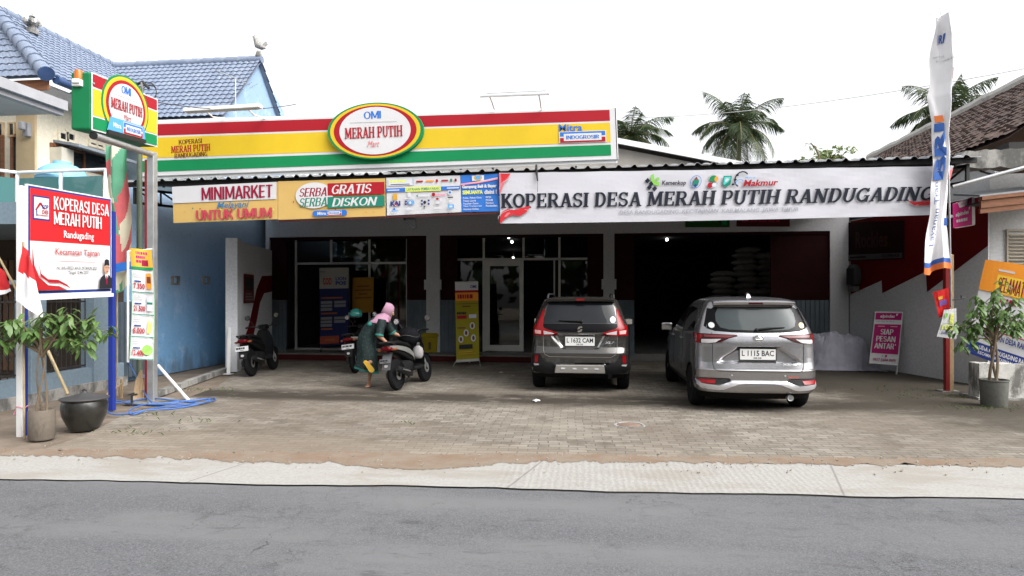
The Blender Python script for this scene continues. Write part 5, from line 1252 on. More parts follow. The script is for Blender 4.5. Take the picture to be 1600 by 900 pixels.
g = MB(); g.bar(f[0]+Vector((0,.03,0)), Vector((f[0].x,f[0].y+.1,.2)), .02); g.bar(f[1]+Vector((0,.03,0)), Vector((f[1].x,f[1].y+.1,.2)), .02); g.build('frame', black, pb)
b = Board(at(551,434,17.35), at(584,433,17.35), at(583,488,17.35), at(550,489,17.35)); b.back(.01, ink('poster_orange',(.28,.14,.01)))
for k, (u0,u1) in enumerate(((.2,.8),(.12,.9),(.3,.72),(.14,.9))): b.rect(u0,.23+k*.11,u1,.27+k*.11,BROWN)
tag(b.build('window_poster'), 'orange poster stuck on the shop window behind the teal helmet', 'poster')
b = Board(at(776,436,18.9), at(802,436,18.9), at(802,452,18.9), at(776,452,18.9)); b.back(.01, ink('dim_green',(.02,.12,.05))); b.rect(0,.1,1,.7,GOLD); b.ell(.5,.4,.33,.36,W_); b.text('OMI',.36,.3,.64,.5,R_,bold=.03)
tag(b.build('shelf_sign'), 'small oval logo sign hanging inside behind the glass door', 'sign')

# ------------------------------------------------------------------ pink box sign on the right wall arm
pk = thing('box_sign', 'rounded pink and white box sign on an arm at the right wall', 'sign', at(1508,350,11.7))
f = [at(1488,318.5,11.4), at(1519,307.5,11.75), at(1519.5,352,11.75), at(1489,357,11.4)]
b = Board(*f, step=.002); side = (at(1531,308,11.95)-at(1519,307,11.75))
g = MB(); g.prism([p-b.n*.003 for p in f], side.normalized()*.20-b.n*.02); g.build('case', white_metal, pk, bevel=.035)
b = Board(*[p+(sum(f,Vector())/4-p)*.03 for p in f], step=.002); b.back(.002, ink('box_magenta',(.50,.015,.17)))
b.poly([(.26,.03),(.78,.02),(.72,.24),(.34,.24)],W_); b.rect(.4,.09,.66,.15,PINKP); b.text('alpindes',.12,.40,.80,.60,W_,bold=.04,shear=.12); b.poly([(.80,.33),(.90,.27),(.86,.40),(.80,.42)],W_); b.bars(.14,.69,.9,.81,W_,1,3,.9)
b.build('face', pk)
g = MB(); g.tube([at(1531,313,12.0), at(1552,308,12.6)], .025, 8); g.tube([at(1487,338,11.4), at(1482,339,11.35)], .03, 8); g.build('arm', steel, pk, smooth=True)

# ------------------------------------------------------------------ leaning festive banner at the right edge
f = [at(1540,406,11.4), at(1668,425,10.6), at(1640,600,10.3), at(1508,549,11.2)]
def pd2(u, v, s): return s.n*(.025*math.sin(u*6+v*4)+.012*math.sin(v*11+u*3))
b = Board(*f, disp=pd2, grid=.07, step=.003); b.back(.004, W_)
b.rect(0,0,1,.33,OR_); b.poly([(.0,.33),(.0,.18),(.22,.10),(.5,.2),(.3,.33)],GOLD); b.rect(.2,.14,.52,.32,ink('sun_yellow',(.85,.55,.05))); b.text('SELAMAT',.22,.16,.55,.31,MA_,slab='sans',shear=.1); b.rect(.575,.13,1,.32,R_); b.text('DATANG',.6,.15,.98,.30,W_,slab='sans'); b.rect(.2,.085,.4,.105,W_)
b.poly([(.68,.43),(.80,.34),(.95,.45),(.8,.53)],R_); b.bars(.22,.36,.6,.42,MA_,1,4,.8); b.text('di Desa',.62,.52,.9,.60,ink('ocean',(.12,.22,.35)),shear=.2,bold=.02); b.bars(.08,.46,.6,.62,GREY,3,8,.5)
b.rect(.08,.70,1,.71,R_); b.text('KELURAHAN DESA RANDUGADING',.12,.735,.98,.79,NAVY,bold=.03); b.rect(0,.86,1,1,NAVY); b.ring(.065,.93,.05,.055,.12,GREY); b.text('DESA RANDUGADING RANDUGADING',.15,.88,.98,.925,W_,bold=.03); b.text('KECAMATAN TAJINAN, KAB. MALANG, JATIM',.15,.94,.98,.98,W_,bold=.02)
tag(b.build('festive_banner'), 'orange white and navy banner leaning behind the plant at the right edge', 'banner')
# ================================================================== cars
def lerp_tab(tab, z):
    if z <= tab[0][0]: return tab[0][1:]
    for a, b in zip(tab, tab[1:]):
        if z <= b[0]:
            t = (z-a[0])/(b[0]-a[0]); return tuple(x+(y-x)*t for x, y in zip(a[1:], b[1:]))
    return tab[-1][1:]
def sstep(a, b, x):
    if a == b: return float(x > a)
    t = max(0, min(1, (x-a)/(b-a))); return t*t*(3-2*t)
class CarBody:
    """body as stacked plan contours: half width, rear y and front y over height, rounded corners"""
    def __init__(s, tab, dent=None, nr=3.2, Lr=.42, Lf=.9):
        s.tab = tab; s.dent = dent or (lambda x, z: 0.0); s.n = nr; s.Lr = Lr; s.Lf = Lf
    def wyf(s, z): return lerp_tab(s.tab, z)
    def taper(s, y): return 1.0 - .06*sstep(2.8, 4.4, y) - .02*sstep(1.6, 0, y)
    def rear_y(s, x, z):
        w, yr, yf = s.wyf(z); q = min(abs(x)/w, 1.0); L = min(s.Lr, (yf-yr)*.3)
        return yr + L*(1-(1-q**s.n)**(1/s.n))*1.0 + s.dent(x, z)
    def front_y(s, x, z):
        w, yr, yf = s.wyf(z); q = min(abs(x)/w, 1.0); L = min(s.Lf, (yf-yr)*.4)
        return yf - L*(1-(1-q**2.6)**(1/2.6))
    def side_x(s, y, z):
        w, yr, yf = s.wyf(z); L = min(s.Lr, (yf-yr)*.3); Lf = min(s.Lf, (yf-yr)*.4)
        if y < yr+L: q = max(0, 1-((yr+L-y)/L))**1; t = min(1, max(0, (yr+L-y)/L)); return w*(1-t**s.n)**(1/s.n)
        if y > yf-Lf: t = min(1, (y-(yf-Lf))/Lf); return w*(1-t**2.6)**(1/2.6)*s.taper(y)
        return w*s.taper(y)
    def contour(s, z):
        w, yr, yf = s.wyf(z); P = []
        xs = [math.sin(PI/2*(-1+2*i/120)) for i in range(121)]
        xs = [math.copysign(abs(a)**.8, a) for a in xs]
        for a in xs: P.append((a*w, s.rear_y(a*w, z), z))
        L = min(s.Lr, (yf-yr)*.3); Lf = min(s.Lf, (yf-yr)*.4)
        ys = [yr+L+(yf-Lf-yr-L)*i/15 for i in range(1, 15)]
        for y in ys: P.append((w*s.taper(y), y, z))
        for i in range(21):
            a = math.cos(PI*i/20); P.append((a*w*s.taper(s.front_y(a*w, z)), s.front_y(a*w, z), z))
        for y in ys[::-1]: P.append((-w*s.taper(y), y, z))
        return P
    def body(s, name, mats, root, zs, arches, wheel_r, zlow=.3):
        g = MB(); rings = [s.contour(z) for z in zs]; g.loft(rings)
        n = len(rings[0]); k = 0
        for i in range(len(zs)-1):
            for j in range(n): g.m[k] = 1 if zs[i+1] <= zlow else 0; k += 1
        g.m[-2] = 1
        o = g.build(name, mats, root, local=True)
        me = o.data
        c = MB()
        for y in arches:
            for sx in (-1, 1):
                c.lathe([(wheel_r, 0), (wheel_r, .5)], (sx*.52, y, wheel_r*.86), axis=(sx,0,0), n=28, mi=1)
        co = c.build('arch_cutter', mats, None)
        co.matrix_world = Matrix.Identity(4)
        rootm = root.matrix_world.copy()
        o.parent = None
        md = o.modifiers.new('arch', 'BOOLEAN'); md.operation = 'DIFFERENCE'; md.solver = 'EXACT'; md.object = co
        evaluated(o); bpy.data.objects.remove(co)
        o.parent = root
        me = o.data; me.polygons.foreach_set('use_smooth', [True]*len(me.polygons)); me.set_sharp_from_angle(angle=math.radians(32))
        return o
    def patch(s, poly, where, off=.004, thick=.012, step=.05):
        """poly (a,b): rear/front -> (x,z); side -> (y,z). Returns an MB mapped onto the body and lifted by off"""
        bm = bmesh.new(); f = bm.faces.new([bm.verts.new((a, 0, b)) for a, b in poly])
        bmesh.ops.triangulate(bm, faces=[f])
        for ax in (0, 2):
            lo = min(p[0 if ax == 0 else 1] for p in poly); hi = max(p[0 if ax == 0 else 1] for p in poly); k = lo+step
            while k < hi:
                no = (1,0,0) if ax == 0 else (0,0,1); co = (k,0,0) if ax == 0 else (0,0,k)
                bmesh.ops.bisect_plane(bm, geom=bm.verts[:]+bm.edges[:]+bm.faces[:], dist=1e-5, plane_co=co, plane_no=no); k += step
        bmesh.ops.remove_doubles(bm, verts=bm.verts[:], dist=1e-5)
        bm.verts.index_update()
        def mp(a, b, o):
            if where == 'rear': return (a, s.rear_y(a, b)-o, b)
            if where == 'front': return (a, s.front_y(a, b)+o, b)
            sg = 1 if where == 'right' else -1; return (sg*(s.side_x(a, b)+o), a, b)
        V = [mp(v.co.x, v.co.z, off) for v in bm.verts]; Fc = [[v.index for v in f.verts] for f in bm.faces]
        n = len(V); V2 = [mp(v.co.x, v.co.z, off-thick) for v in bm.verts]
        Fe = []
        for e in bm.edges:
            if len(e.link_faces) == 1: a, b = e.verts[0].index, e.verts[1].index; Fe.append([a, b, n+b, n+a])
        bm.free(); g = MB(); g.add(V+V2, Fc+Fe); return g
    def put(s, name, poly, mat, root, where='rear', off=.004, thick=.012, step=.05, smooth=True):
        return s.patch(poly, where, off, thick, step).build(name, mat, root, local=True, smooth=smooth)
    def both(s, name, poly, mat, root, **k):
        r = [s.put(name, poly, mat, root, **k)]
        r.append(s.put(name, [(-x, z) for x, z in poly][::-1], mat, root, **k)); return r
    def sides(s, name, poly, mat, root, **k):
        return [s.put(name, poly, mat, root, where=w, **k) for w in ('left', 'right')]
tyre = M('tyre_rubber', (.009,.009,.010), .9, spec=.12, var=.25, scale=20, bump=.2)
rimm = M('alloy_rim', (.42,.43,.45), .3, metal=.9, var=.08)
rimd = M('dark_alloy_rim', (.06,.06,.065), .35, metal=.7, var=.1)
cglass = M('car_glass', (.018,.021,.023), .03, var=.1, spec=.6); glassb = M('black_car_glass', (.006,.006,.007), .04, var=.1)
gloss_black = M('gloss_black', (.004,.004,.005), .22, var=.1, spec=.12)
plastic = M('black_plastic', (.012,.012,.013), .65, spec=.2, var=.15, scale=30, bump=.1)
chrome = M('chrome', (.72,.72,.73), .12, metal=1.0, var=.03)
tail_red = M('tail_lens_red', (.24,.004,.007), .2, var=.2, scale=14, spec=.3); tail_dark = M('tail_lens_dark', (.04,.002,.004), .2, var=.2, spec=.25); lens_w = M('lens_white', (.50,.48,.49), .12, var=.1, scale=20, coat=.5)
def wheel(name, c, sx, r, w, root, rim, spokes=5):
    """wheel at hub c, outer side along sx; parts tyre and rim under it"""
    g = MB(); ax = (sx,0,0); ri = r*.66
    g.lathe([(ri,-w/2+.01),(r-.03,-w/2),(r-.008,-w/2+.025),(r,-w/4),(r,w/4),(r-.008,w/2-.025),(r-.03,w/2),(ri,w/2-.012)], c, axis=ax, n=36)
    g.lathe([(ri*.99,-w/2+.012),(ri*.99,w/2-.014)], c, axis=ax, n=36)
    wh = g.build(name, tyre, root, local=True, smooth=30)
    g = MB(); g.lathe([(ri,w/2-.02),(ri-.015,w/2-.012),(ri-.03,w/2-.03),(ri-.035,.02)], c, axis=ax, n=36); g.lathe([(.0,w/2-.012),(.05,w/2-.012),(.06,w/2-.03),(.06,.0)], c, axis=ax, n=16)
    c = Vector(c)
    for k in range(spokes):
        a = 2*PI*k/spokes+.3; d = Vector((0, math.cos(a), math.sin(a))); e = Vector((0,-math.sin(a), math.cos(a)))
        for q in (-1, 1): g.bar(c+Vector((sx*(w/2-.04),0,0))+d*.05+e*q*.015, c+Vector((sx*(w/2-.028),0,0))+d*(ri-.02)+e*q*.045, .032, .025, up=(1,0,0))
    g.build('rim', rim, wh, local=True, smooth=30)
    g = MB(); g.lathe([(0,-.01),(ri*.8,-.01),(ri*.8,.01),(0,.01)], c, axis=ax, n=24); g.build('brake_disc', M('brake_steel', (.10,.10,.10), .4, metal=.6), wh, local=True)
    return wh
def plate(root, body, cx, zc, w, h, txt, sub='08.28'):
    y = body.rear_y(cx, zc)-.022
    b = Board((cx-w/2,y,zc+h/2),(cx+w/2,y,zc+h/2),(cx+w/2,y+.004,zc-h/2),(cx-w/2,y+.004,zc-h/2),step=.0012)
    b.back(.012, M('plate_white', (.75,.75,.74), .4, var=.04)); b.text(txt,.05,.14,.95,.66,K_,bold=.02); b.text(sub,.38,.76,.60,.92,K_)
    o = b.mb.build('number_plate', b.mats, root, local=True, fix=False)
    g = MB(); 
    for z0 in (zc+h/2+.006, zc-h/2-.006): g.box((cx-w/2-.012,y+.002,z0-.006),(cx+w/2+.012,y+.016,z0+.006))
    for x0 in (cx-w/2-.006, cx+w/2+.006): g.box((x0-.006,y+.002,zc-h/2+.001),(x0+.006,y+.016,zc+h/2-.001))
    g.build('frame', plastic, o, local=True)
def car_text(root, body, txt, x0, x1, z0, z1, mat, name='badge', bold=.02, shear=0):
    V, Fc, a = text_geo(txt, bold, shear); g = MB()
    g.add([(x0+(x1-x0)*x, body.rear_y(x0+(x1-x0)*x, z0+(z1-z0)*z)-.006, z0+(z1-z0)*z) for x, z in V], Fc)
    return g.build(name, mat, root, local=True, fix=False)
def seam(root, body, pts, r=.004, name='shut_line', mat=None, where='rear'):
    g = MB(); P = []
    for (a, b), (c, d) in zip(pts, pts[1:]):
        n = max(2, int(math.hypot(c-a, d-b)/.03))
        for i in range(n): x, z = a+(c-a)*i/n, b+(d-b)*i/n; P.append((x, body.rear_y(x, z)-.0005, z) if where == 'rear' else ((1 if where == 'right' else -1)*(body.side_x(x, z)+.0005), x, z))
    x, z = pts[-1]; P.append((x, body.rear_y(x, z)-.0005, z) if where == 'rear' else ((1 if where == 'right' else -1)*(body.side_x(x, z)+.0005), x, z))
    g.tube(P, r, 5); return g.build(name, mat or M('seam_black', (.01,.01,.01), .8), root, local=True)
def zlist(*segs):
    out = []
    for a, b, d in segs:
        n = max(1, round((b-a)/d)); out += [a+(b-a)*i/n for i in range(n)]
    return out+[segs[-1][1]]
def mirrors(root, body, y, z, mat):
    for sx in (-1, 1):
        x = body.side_x(y, z); g = MB()
        g.obox((sx*(x+.12), y, z+.03), (1,0,0),(0,1,0),UP,.10,.05,.075); m = g.build('mirror', mat, root, local=True, bevel=.03)
        g = MB(); g.obox((sx*(x+.12), y-.054, z+.035), (1,0,0),(0,1,0),UP,.08,.004,.055); g.build('mirror_glass', chrome, m, local=True)
        g = MB(); g.bar((sx*(x-.03), y, z-.03), (sx*(x+.06), y, z-.01), .04); g.build('mirror_arm', plastic, m, local=True)

# ------------------------------------------------------------------ silver people carrier
def silver_car():
    p = gp(1187, 649); root = thing('parked_car', 'silver people carrier parked on the right with plate L 1115 BAC', 'car', (p.x, p.y, .014), math.radians(.4))
    paint = M('silver_paint', (.375,.372,.388), .25, metal=.92, var=.03, coat=.3); pdark = M('underbody', (.006,.006,.006), .9, spec=.1)
    tab = [(.20,.76,.16,4.2),(.27,.80,.08,4.33),(.325,.845,.02,4.42),(.40,.862,-.004,4.45),(.455,.866,.0,4.46),(.475,.864,.022,4.46),(.60,.864,.012,4.46),(.628,.864,.004,4.455),(.645,.862,.030,4.45),(.735,.858,.050,4.42),(.80,.856,.056,4.40),(.96,.854,.062,4.32),(1.02,.853,.060,4.2),(1.07,.850,.070,3.62),(1.12,.845,.085,3.38),(1.20,.826,.115,3.2),(1.30,.795,.165,3.0),(1.42,.750,.23,2.76),(1.53,.70,.29,2.5),(1.60,.658,.335,2.25),(1.640,.615,.38,2.0),(1.668,.53,.50,1.75),(1.684,.40,.75,1.55),(1.690,.22,.95,1.35)]
    def dent(x, z):
        ax = abs(x); hw = .60+(.345-.60)*sstep(.73, .965, z) if z < .965 else .345
        d = .062*sstep(0, .11, hw-ax)*sstep(.715,.755,z)*(1-sstep(.94,.975,z))
        # the smile shaped lower trim stands proud
        zz = .47 if ax < .34 else (.47-.0*(ax-.34))
        d += .018*sstep(.0,.03,ax-.40)*sstep(.425,.445,z)*(1-sstep(.495,.51,z))
        return d
    B = CarBody(tab, dent, nr=3.4, Lr=.40)
    zs = zlist((.20,.33,.03),(.33,.70,.011),(.70,1.0,.008),(1.0,1.15,.025),(1.15,1.6,.045),(1.6,1.69,.01))
    B.body('body', [paint, pdark], root, zs, (.80, 3.55), .36, .31)
    # rear window
    B.put('rear_window', [(-.705,1.225),(-.60,1.19),(-.35,1.172),(0,1.165),(.35,1.172),(.60,1.19),(.705,1.225),(.62,1.50),(.58,1.535),(-.58,1.535),(-.62,1.50)], gloss_black, root, off=.006, step=.06)
    B.put('window_glass', [(-.52,1.24),(-.40,1.21),(-.1,1.20),(.25,1.20),(.44,1.215),(.53,1.25),(.56,1.33),(.555,1.44),(.52,1.52),(-.52,1.52),(-.565,1.44),(-.57,1.33)], M('rear_glass_grey', (.045,.055,.057), .05, var=.12, scale=2, spec=.22), root, off=.009, thick=.004, step=.06)
    for x, m_ in ((-.635, W_), (.64, ink('sticker_cream',(.72,.62,.36)))):
        B.put('sticker', [(x+.042*math.cos(k*PI/8), 1.272+.042*math.sin(k*PI/8)) for k in range(16)], m_, root, off=.011, thick=.003)
    g = MB(); zz = 1.222
    g.tube([(-.02, B.rear_y(-.02,1.215)-.03, 1.212), (.15, B.rear_y(.15,1.232)-.03, 1.232), (.38, B.rear_y(.38,1.248)-.025, 1.244)], [.016,.014,.007], 6); g.ball((-.02, B.rear_y(-.02,1.20)-.02, 1.205), .028, 10, 6); g.build('wiper', plastic, root, local=True, smooth=True)
    # roof spoiler with dark underside, side fins
    g = MB(); rings = []
    for i in range(25):
        x = -.585+1.17*i/24; e = (abs(x)/.585)**4
        yb = .205+.10*e; yt = B.rear_y(x*.98, 1.645)+.1
        rings.append([Vector((x, yb, 1.61-.012*e)), Vector((x, yb+.012, 1.575-.01*e)), Vector((x, yb+.14, 1.545)), Vector((x, yt+.05, 1.58)), Vector((x, yt+.28, 1.668-.02*e)), Vector((x, yb+.15, 1.652-.02*e)), Vector((x, yb+.03, 1.634-.014*e))])
    g.loft(rings); g.build('roof_spoiler', paint, root, local=True, smooth=40)
    g = MB(); g.obox((0,.212,1.59),(1,0,0),(0,1,0),UP,.10,.012,.011); g.build('brake_light', tail_dark, root, local=True)
    B.both('pillar_trim', [(.60,1.51),(.66,1.52),(.735,1.26),(.712,1.235)], gloss_black, root, off=.005)
    # lamps
    for o in B.both('tail_light', [(.862,1.152),(.74,1.15),(.30,1.135),(.29,1.118),(.40,1.09),(.52,1.03),(.66,1.008),(.848,1.004)], tail_dark, root, off=.012, step=.04): pass
    B.both('tail_lens', [(.858,1.145),(.79,1.14),(.76,1.115),(.80,1.06),(.80,1.012),(.848,1.010)], tail_red, root, off=.018, step=.03)
    B.both('tail_lens', [(.755,1.135),(.31,1.126),(.42,1.095),(.74,1.10)], M('tail_lens_mid',(.13,.005,.008),.12,coat=.5), root, off=.018, step=.04)
    B.both('reverse_lens', [(.785,1.065),(.52,1.075),(.60,1.025),(.70,1.012),(.785,1.012)], lens_w, root, off=.0185, step=.04)
    # emblem, bright bar behind it
    y = B.rear_y(0,1.09); g = MB(); n = 24
    g.loft([[Vector((.078*k*math.cos(2*PI*i/n), y-.006-o_, 1.09+.052*k*math.sin(2*PI*i/n))) for i in range(n)] for k, o_ in ((1.0,0),(1.0,.012),(.86,.016),(.82,.008))]); em = g.build('emblem', chrome, root, local=True, smooth=40)
    g = MB(); g.tube([(-.045,y-.022,1.075),(-.02,y-.022,1.10),(.0,y-.022,1.112),(.02,y-.022,1.10),(.045,y-.022,1.075)], .009, 6); g.tube([(-.04,y-.022,1.07),(.04,y-.022,1.075)], .007, 6); g.build('mark', chrome, em, local=True)
    B.put('bright_strip', [(-.29,1.112),(.29,1.112),(.27,1.07),(-.27,1.07)], M('silver_shade', (.30,.295,.32), .3, metal=.8), root, off=.003, thick=.004)
    plate(root, B, 0.0, .852, .50, .155, 'L 1115 BAC')
    seam(root, B, [(-.64,1.165),(-.635,.70),(-.615,.635),(-.56,.612),(.56,.612),(.615,.635),(.635,.70),(.64,1.165)], .005)
    car_text(root, B, 'XENIA', .33, .575, .700, .730, M('badge_silver', (.50,.50,.51), .45, metal=.3), shear=.1); 
    # lower trim and reflectors
    trim = M('silver_trim', (.62,.62,.66), .28, metal=.5, var=.02, coat=.5)
    B.put('bumper_trim', [(-.858,.475),(-.846,.40),(-.80,.362),(-.70,.345),(-.56,.338),(-.50,.345),(-.30,.425),(-.20,.438),(.20,.438),(.30,.425),(.50,.345),(.56,.338),(.70,.345),(.80,.362),(.846,.40),(.858,.475),(.80,.425),(.56,.405),(.36,.478),(.25,.482),(-.25,.482),(-.36,.478),(-.56,.405),(-.80,.425)], trim, root, off=.020, thick=.03, step=.035)
    B.both('bumper_vent', [(.845,.488),(.40,.488),(.42,.465),(.58,.415),(.79,.428)], plastic, root, off=.022, thick=.03, step=.025)
    B.both('reflector', [(.84,.486),(.60,.486),(.625,.432),(.80,.434)], tail_red, root, off=.030, thick=.03, step=.025)
    B.put('small_reflector', [(.40,.545),(.55,.545),(.55,.520),(.40,.520)], ink('sticker_red',(.35,.12,.10)), root, off=.003, thick=.004)
    g = MB(); 
    for x in (-.38,.36): g.lathe([(0,-.004),(.012,-.003),(.013,.01)], (x, B.rear_y(x,.555), .555), axis=(0,1,0), n=10)
    g.build('parking_sensor', trim, root, local=True)
    g = MB(); g.lathe([(.035,-.09),(.043,-.1),(.043,.5)], (.44,.14,.235), axis=(0,1,0), n=16); g.lathe([(0,-.04),(.034,-.04),(.034,-.09)], (.44,.14,.235), axis=(0,1,0), n=16); g.build('exhaust', steel, root, local=True, smooth=True)
    g = MB(); g.box((-.62,.25,.24),(.62,1.6,.30)); g.tube([(-.7,.8,.32),(.7,.8,.32)], .06, 8); g.build('axle', pdark, root, local=True)
    # aerial fin
    g = MB(); g.loft([[Vector((.035*k,.62+o_,1.675+h)), Vector((-.035*k,.62+o_,1.675+h)), Vector((-.02*k,.80+o_*.4,1.675+h)), Vector((.02*k,.80+o_*.4,1.675+h))] for k, o_, h in ((1,0,0),(.6,.03,.05),(.25,.07,.075))]); g.build('roof_fin', paint, root, local=True, smooth=40)
    # sides
    B.sides('side_window', [(.60,1.20),(.62,1.30),(.80,1.50),(1.45,1.535),(2.25,1.50),(2.62,1.32),(2.80,1.14),(1.6,1.13)], glassb, root, off=.004, step=.09)
    B.sides('window_pillar', [(1.50,1.535),(1.58,1.535),(1.60,1.13),(1.52,1.13)], gloss_black, root, off=.008, step=.09)
    B.sides('window_chrome', [(.58,1.195),(1.6,1.125),(2.82,1.135),(2.82,1.115),(1.6,1.103),(.58,1.172)], gloss_black, root, off=.007, step=.1)
    for w in ('left','right'):
        for yy in (1.55,2.55): seam(root, B, [(yy,1.12),(yy,.48)], .004, where=w)
        B.put('door_handle', [(1.62,.99),(1.80,.995),(1.80,1.02),(1.62,1.015)], paint, root, where=w, off=.03, thick=.03); B.put('door_handle', [(2.68,.98),(2.86,.985),(2.86,1.01),(2.68,1.005)], paint, root, where=w, off=.03, thick=.03)
        B.put('side_sill', [(1.2,.30),(3.1,.30),(3.1,.36),(1.2,.36)], plastic, root, where=w, off=.012, step=.1)
    B.put('windscreen', [(-.68,1.15),(.68,1.15),(.56,1.56),(-.56,1.56)], glassb, root, where='front', off=.005, step=.08)
    B.both('headlight', [(.80,.86),(.45,.80),(.45,.74),(.80,.76)], lens_w, root, where='front', off=.01); B.put('grille', [(-.5,.72),(.5,.72),(.42,.42),(-.42,.42)], plastic, root, where='front', off=.006)
    mirrors(root, B, 2.85, 1.10, paint)
    for y in (.80, 3.55):
        for sx in (-1, 1): wheel('wheel', (sx*.755, y, .318), sx, .318, .20, root, rimm, 6)
silver_car()

# ------------------------------------------------------------------ dark grey crossover
def grey_car():
    p = gp(906, 616); root = thing('parked_car', 'dark grey crossover with black cladding parked in the middle with plate L 1632 CAM', 'car', (p.x, p.y, .014), math.radians(-.5))
    paint = M('grey_brown_paint', (.060,.056,.052), .24, metal=.6, var=.03, coat=.8); pdark = M('underbody', (.006,.006,.006), .9, spec=.1)
    tab = [(.25,.78,.16,4.2),(.33,.85,.05,4.32),(.42,.885,.01,4.40),(.50,.888,.0,4.42),(.56,.88,.004,4.42),(.62,.872,.008,4.42),(.66,.866,.002,4.42),(.70,.864,.002,4.40),(.745,.862,.028,4.38),(.80,.860,.062,4.36),(.92,.858,.075,4.34),(1.02,.856,.070,4.25),(1.08,.853,.072,3.7),(1.14,.85,.085,3.42),(1.22,.83,.12,3.2),(1.35,.785,.18,2.95),(1.48,.74,.25,2.66),(1.58,.70,.30,2.4),(1.63,.665,.34,2.2),(1.668,.60,.42,1.9),(1.69,.46,.62,1.65),(1.70,.25,.9,1.4)]
    def dent(x, z):
        ax = abs(x); hw = .33+.20*sstep(.75,1.03,z)
        d = .035*sstep(0,.05,hw-ax)*sstep(.76,.80,z)*(1-sstep(1.005,1.03,z))
        d += .03*sstep(.0,.03,.46-ax)*(1-sstep(.50,.53,z))*sstep(.40,.44,z)*-1
        return d
    B = CarBody(tab, dent, nr=3.6, Lr=.36)
    zs = zlist((.25,.42,.03),(.42,1.04,.0125),(1.04,1.6,.045),(1.6,1.70,.01))
    B.body('body', [paint, pdark], root, zs, (.76, 3.50), .385, .34)
    B.put('rear_window', [(-.655,1.225),(.655,1.225),(.60,1.49),(.565,1.605),(-.565,1.605),(-.60,1.49)], M('dark_rear_glass', (.009,.011,.014), .03, var=.1, spec=.3), root, off=.006, step=.06)
    B.put('gloss_panel', [(-.66,1.215),(.66,1.215),(.645,1.14),(.56,1.075),(-.56,1.075),(-.645,1.14)], gloss_black, root, off=.009, step=.05)
    B.put('sticker', [(.575+.05*math.cos(k*PI/8), 1.285+.06*math.sin(k*PI/8)) for k in range(16)], PALE, root, off=.010, thick=.003)
    g = MB(); g.tube([(.02, B.rear_y(.02,1.255)-.03, 1.262), (-.2, B.rear_y(-.2,1.262)-.03, 1.266), (-.38, B.rear_y(-.38,1.27)-.025, 1.272)], [.018,.015,.008], 6); g.ball((.02, B.rear_y(.02,1.25)-.02, 1.258), .03, 10, 6); g.build('wiper', plastic, root, local=True, smooth=True)
    g = MB(); rings = []
    for i in range(25):
        x = -.60+1.2*i/24; e = (abs(x)/.60)**4
        yb = .20+.09*e; yt = B.rear_y(x*.97, 1.655)+.1
        rings.append([Vector((x, yb, 1.655-.02*e)), Vector((x, yb+.02, 1.612-.012*e)), Vector((x, yb+.13, 1.585)), Vector((x, yt+.08, 1.60)), Vector((x, yt+.30, 1.682-.02*e)), Vector((x, yb+.15, 1.688-.03*e)), Vector((x, yb+.03, 1.677-.024*e))])
    g.loft(rings); sp = g.build('roof_spoiler', paint, root, local=True, smooth=40)
    g = MB(); g.obox((0,.199,1.638),(1,0,0),(0,1,0),UP,.075,.012,.013); g.build('brake_light', tail_red, root, local=True)
    # L shaped lamps
    B.both('tail_light', [(.838,1.168),(.775,1.20),(.70,1.34),(.665,1.47),(.640,1.47),(.655,1.30),(.655,1.15),(.60,1.12),(.42,1.065),(.39,1.035),(.42,1.005),(.60,1.0),(.846,1.005)], tail_red, root, off=.014, step=.04)
    B.both('reverse_lens', [(.645,1.09),(.48,1.052),(.45,1.04),(.47,1.03),(.64,1.022)], lens_w, root, off=.020, step=.04)
    B.both('indicator_lens', [(.81,1.10),(.69,1.09),(.69,1.03),(.80,1.035)], ink('lens_rose',(.75,.38,.36)), root, off=.020, step=.04)
    y = B.rear_y(0,1.118)-.012; g = MB(); n = 24
    for P in ([(-.045,.0),(-.02,.045),(.03,.055),(.045,.03),(.0,.02),(-.02,.0)], [(.045,.0),(.02,-.045),(-.03,-.055),(-.045,-.03),(.0,-.02),(.02,.0)], [(-.02,.012),(.045,-.02),(.02,-.012),(-.045,.02)]):
        g.prism([(a, y, 1.118+b) for a, b in P], (0,-.010,0))
    g.build('emblem', chrome, root, local=True)
    B.put('chrome_bar', [(-.395,1.045),(.395,1.045),(.38,1.005),(-.38,1.005)], M('satin_bar', (.40,.40,.40), .25, metal=.8), root, off=.02, thick=.03)
    plate(root, B, 0.0, .905, .515, .16, 'L 1632 CAM')
    B.both('recess_edge', [(.40,1.0),(.435,1.0),(.335,.80),(.30,.80)], M('satin_bar', (.40,.40,.40)), root, off=.004, thick=.01)
    car_text(root, B, 'XL7', .435, .60, .865, .905, chrome, bold=.03, shear=.2)
    seam(root, B, [(-.655,1.16),(-.645,.75),(-.62,.68),(-.54,.635),(.54,.635),(.62,.68),(.645,.75),(.655,1.16)], .005, mat=M('seam_pale', (.18,.175,.17), .4))
    # cladding, skid plate
    B.put('bumper_cladding', [(-.875,.60),(-.84,.675),(-.70,.675),(-.66,.60),(-.60,.54),(-.48,.525),(.48,.525),(.60,.54),(.66,.60),(.70,.675),(.84,.675),(.875,.60),(.87,.36),(.6,.33),(-.6,.33),(-.87,.36)], plastic, root, off=.005, step=.04)
    B.put('bumper_insert', [(-.64,.61),(-.58,.555),(-.47,.54),(.47,.54),(.58,.555),(.64,.61),(.60,.625),(-.60,.625)], paint, root, off=.006, step=.04)
    B.both('reflector', [(.80,.66),(.735,.66),(.745,.53),(.80,.52)], tail_red, root, off=.014, step=.03)
    B.both('fog_lens', [(.82,.505),(.73,.505),(.72,.485),(.80,.47)], lens_w, root, off=.012, step=.03)
    skid = M('skid_silver', (.44,.43,.41), .3, metal=.6, var=.06)
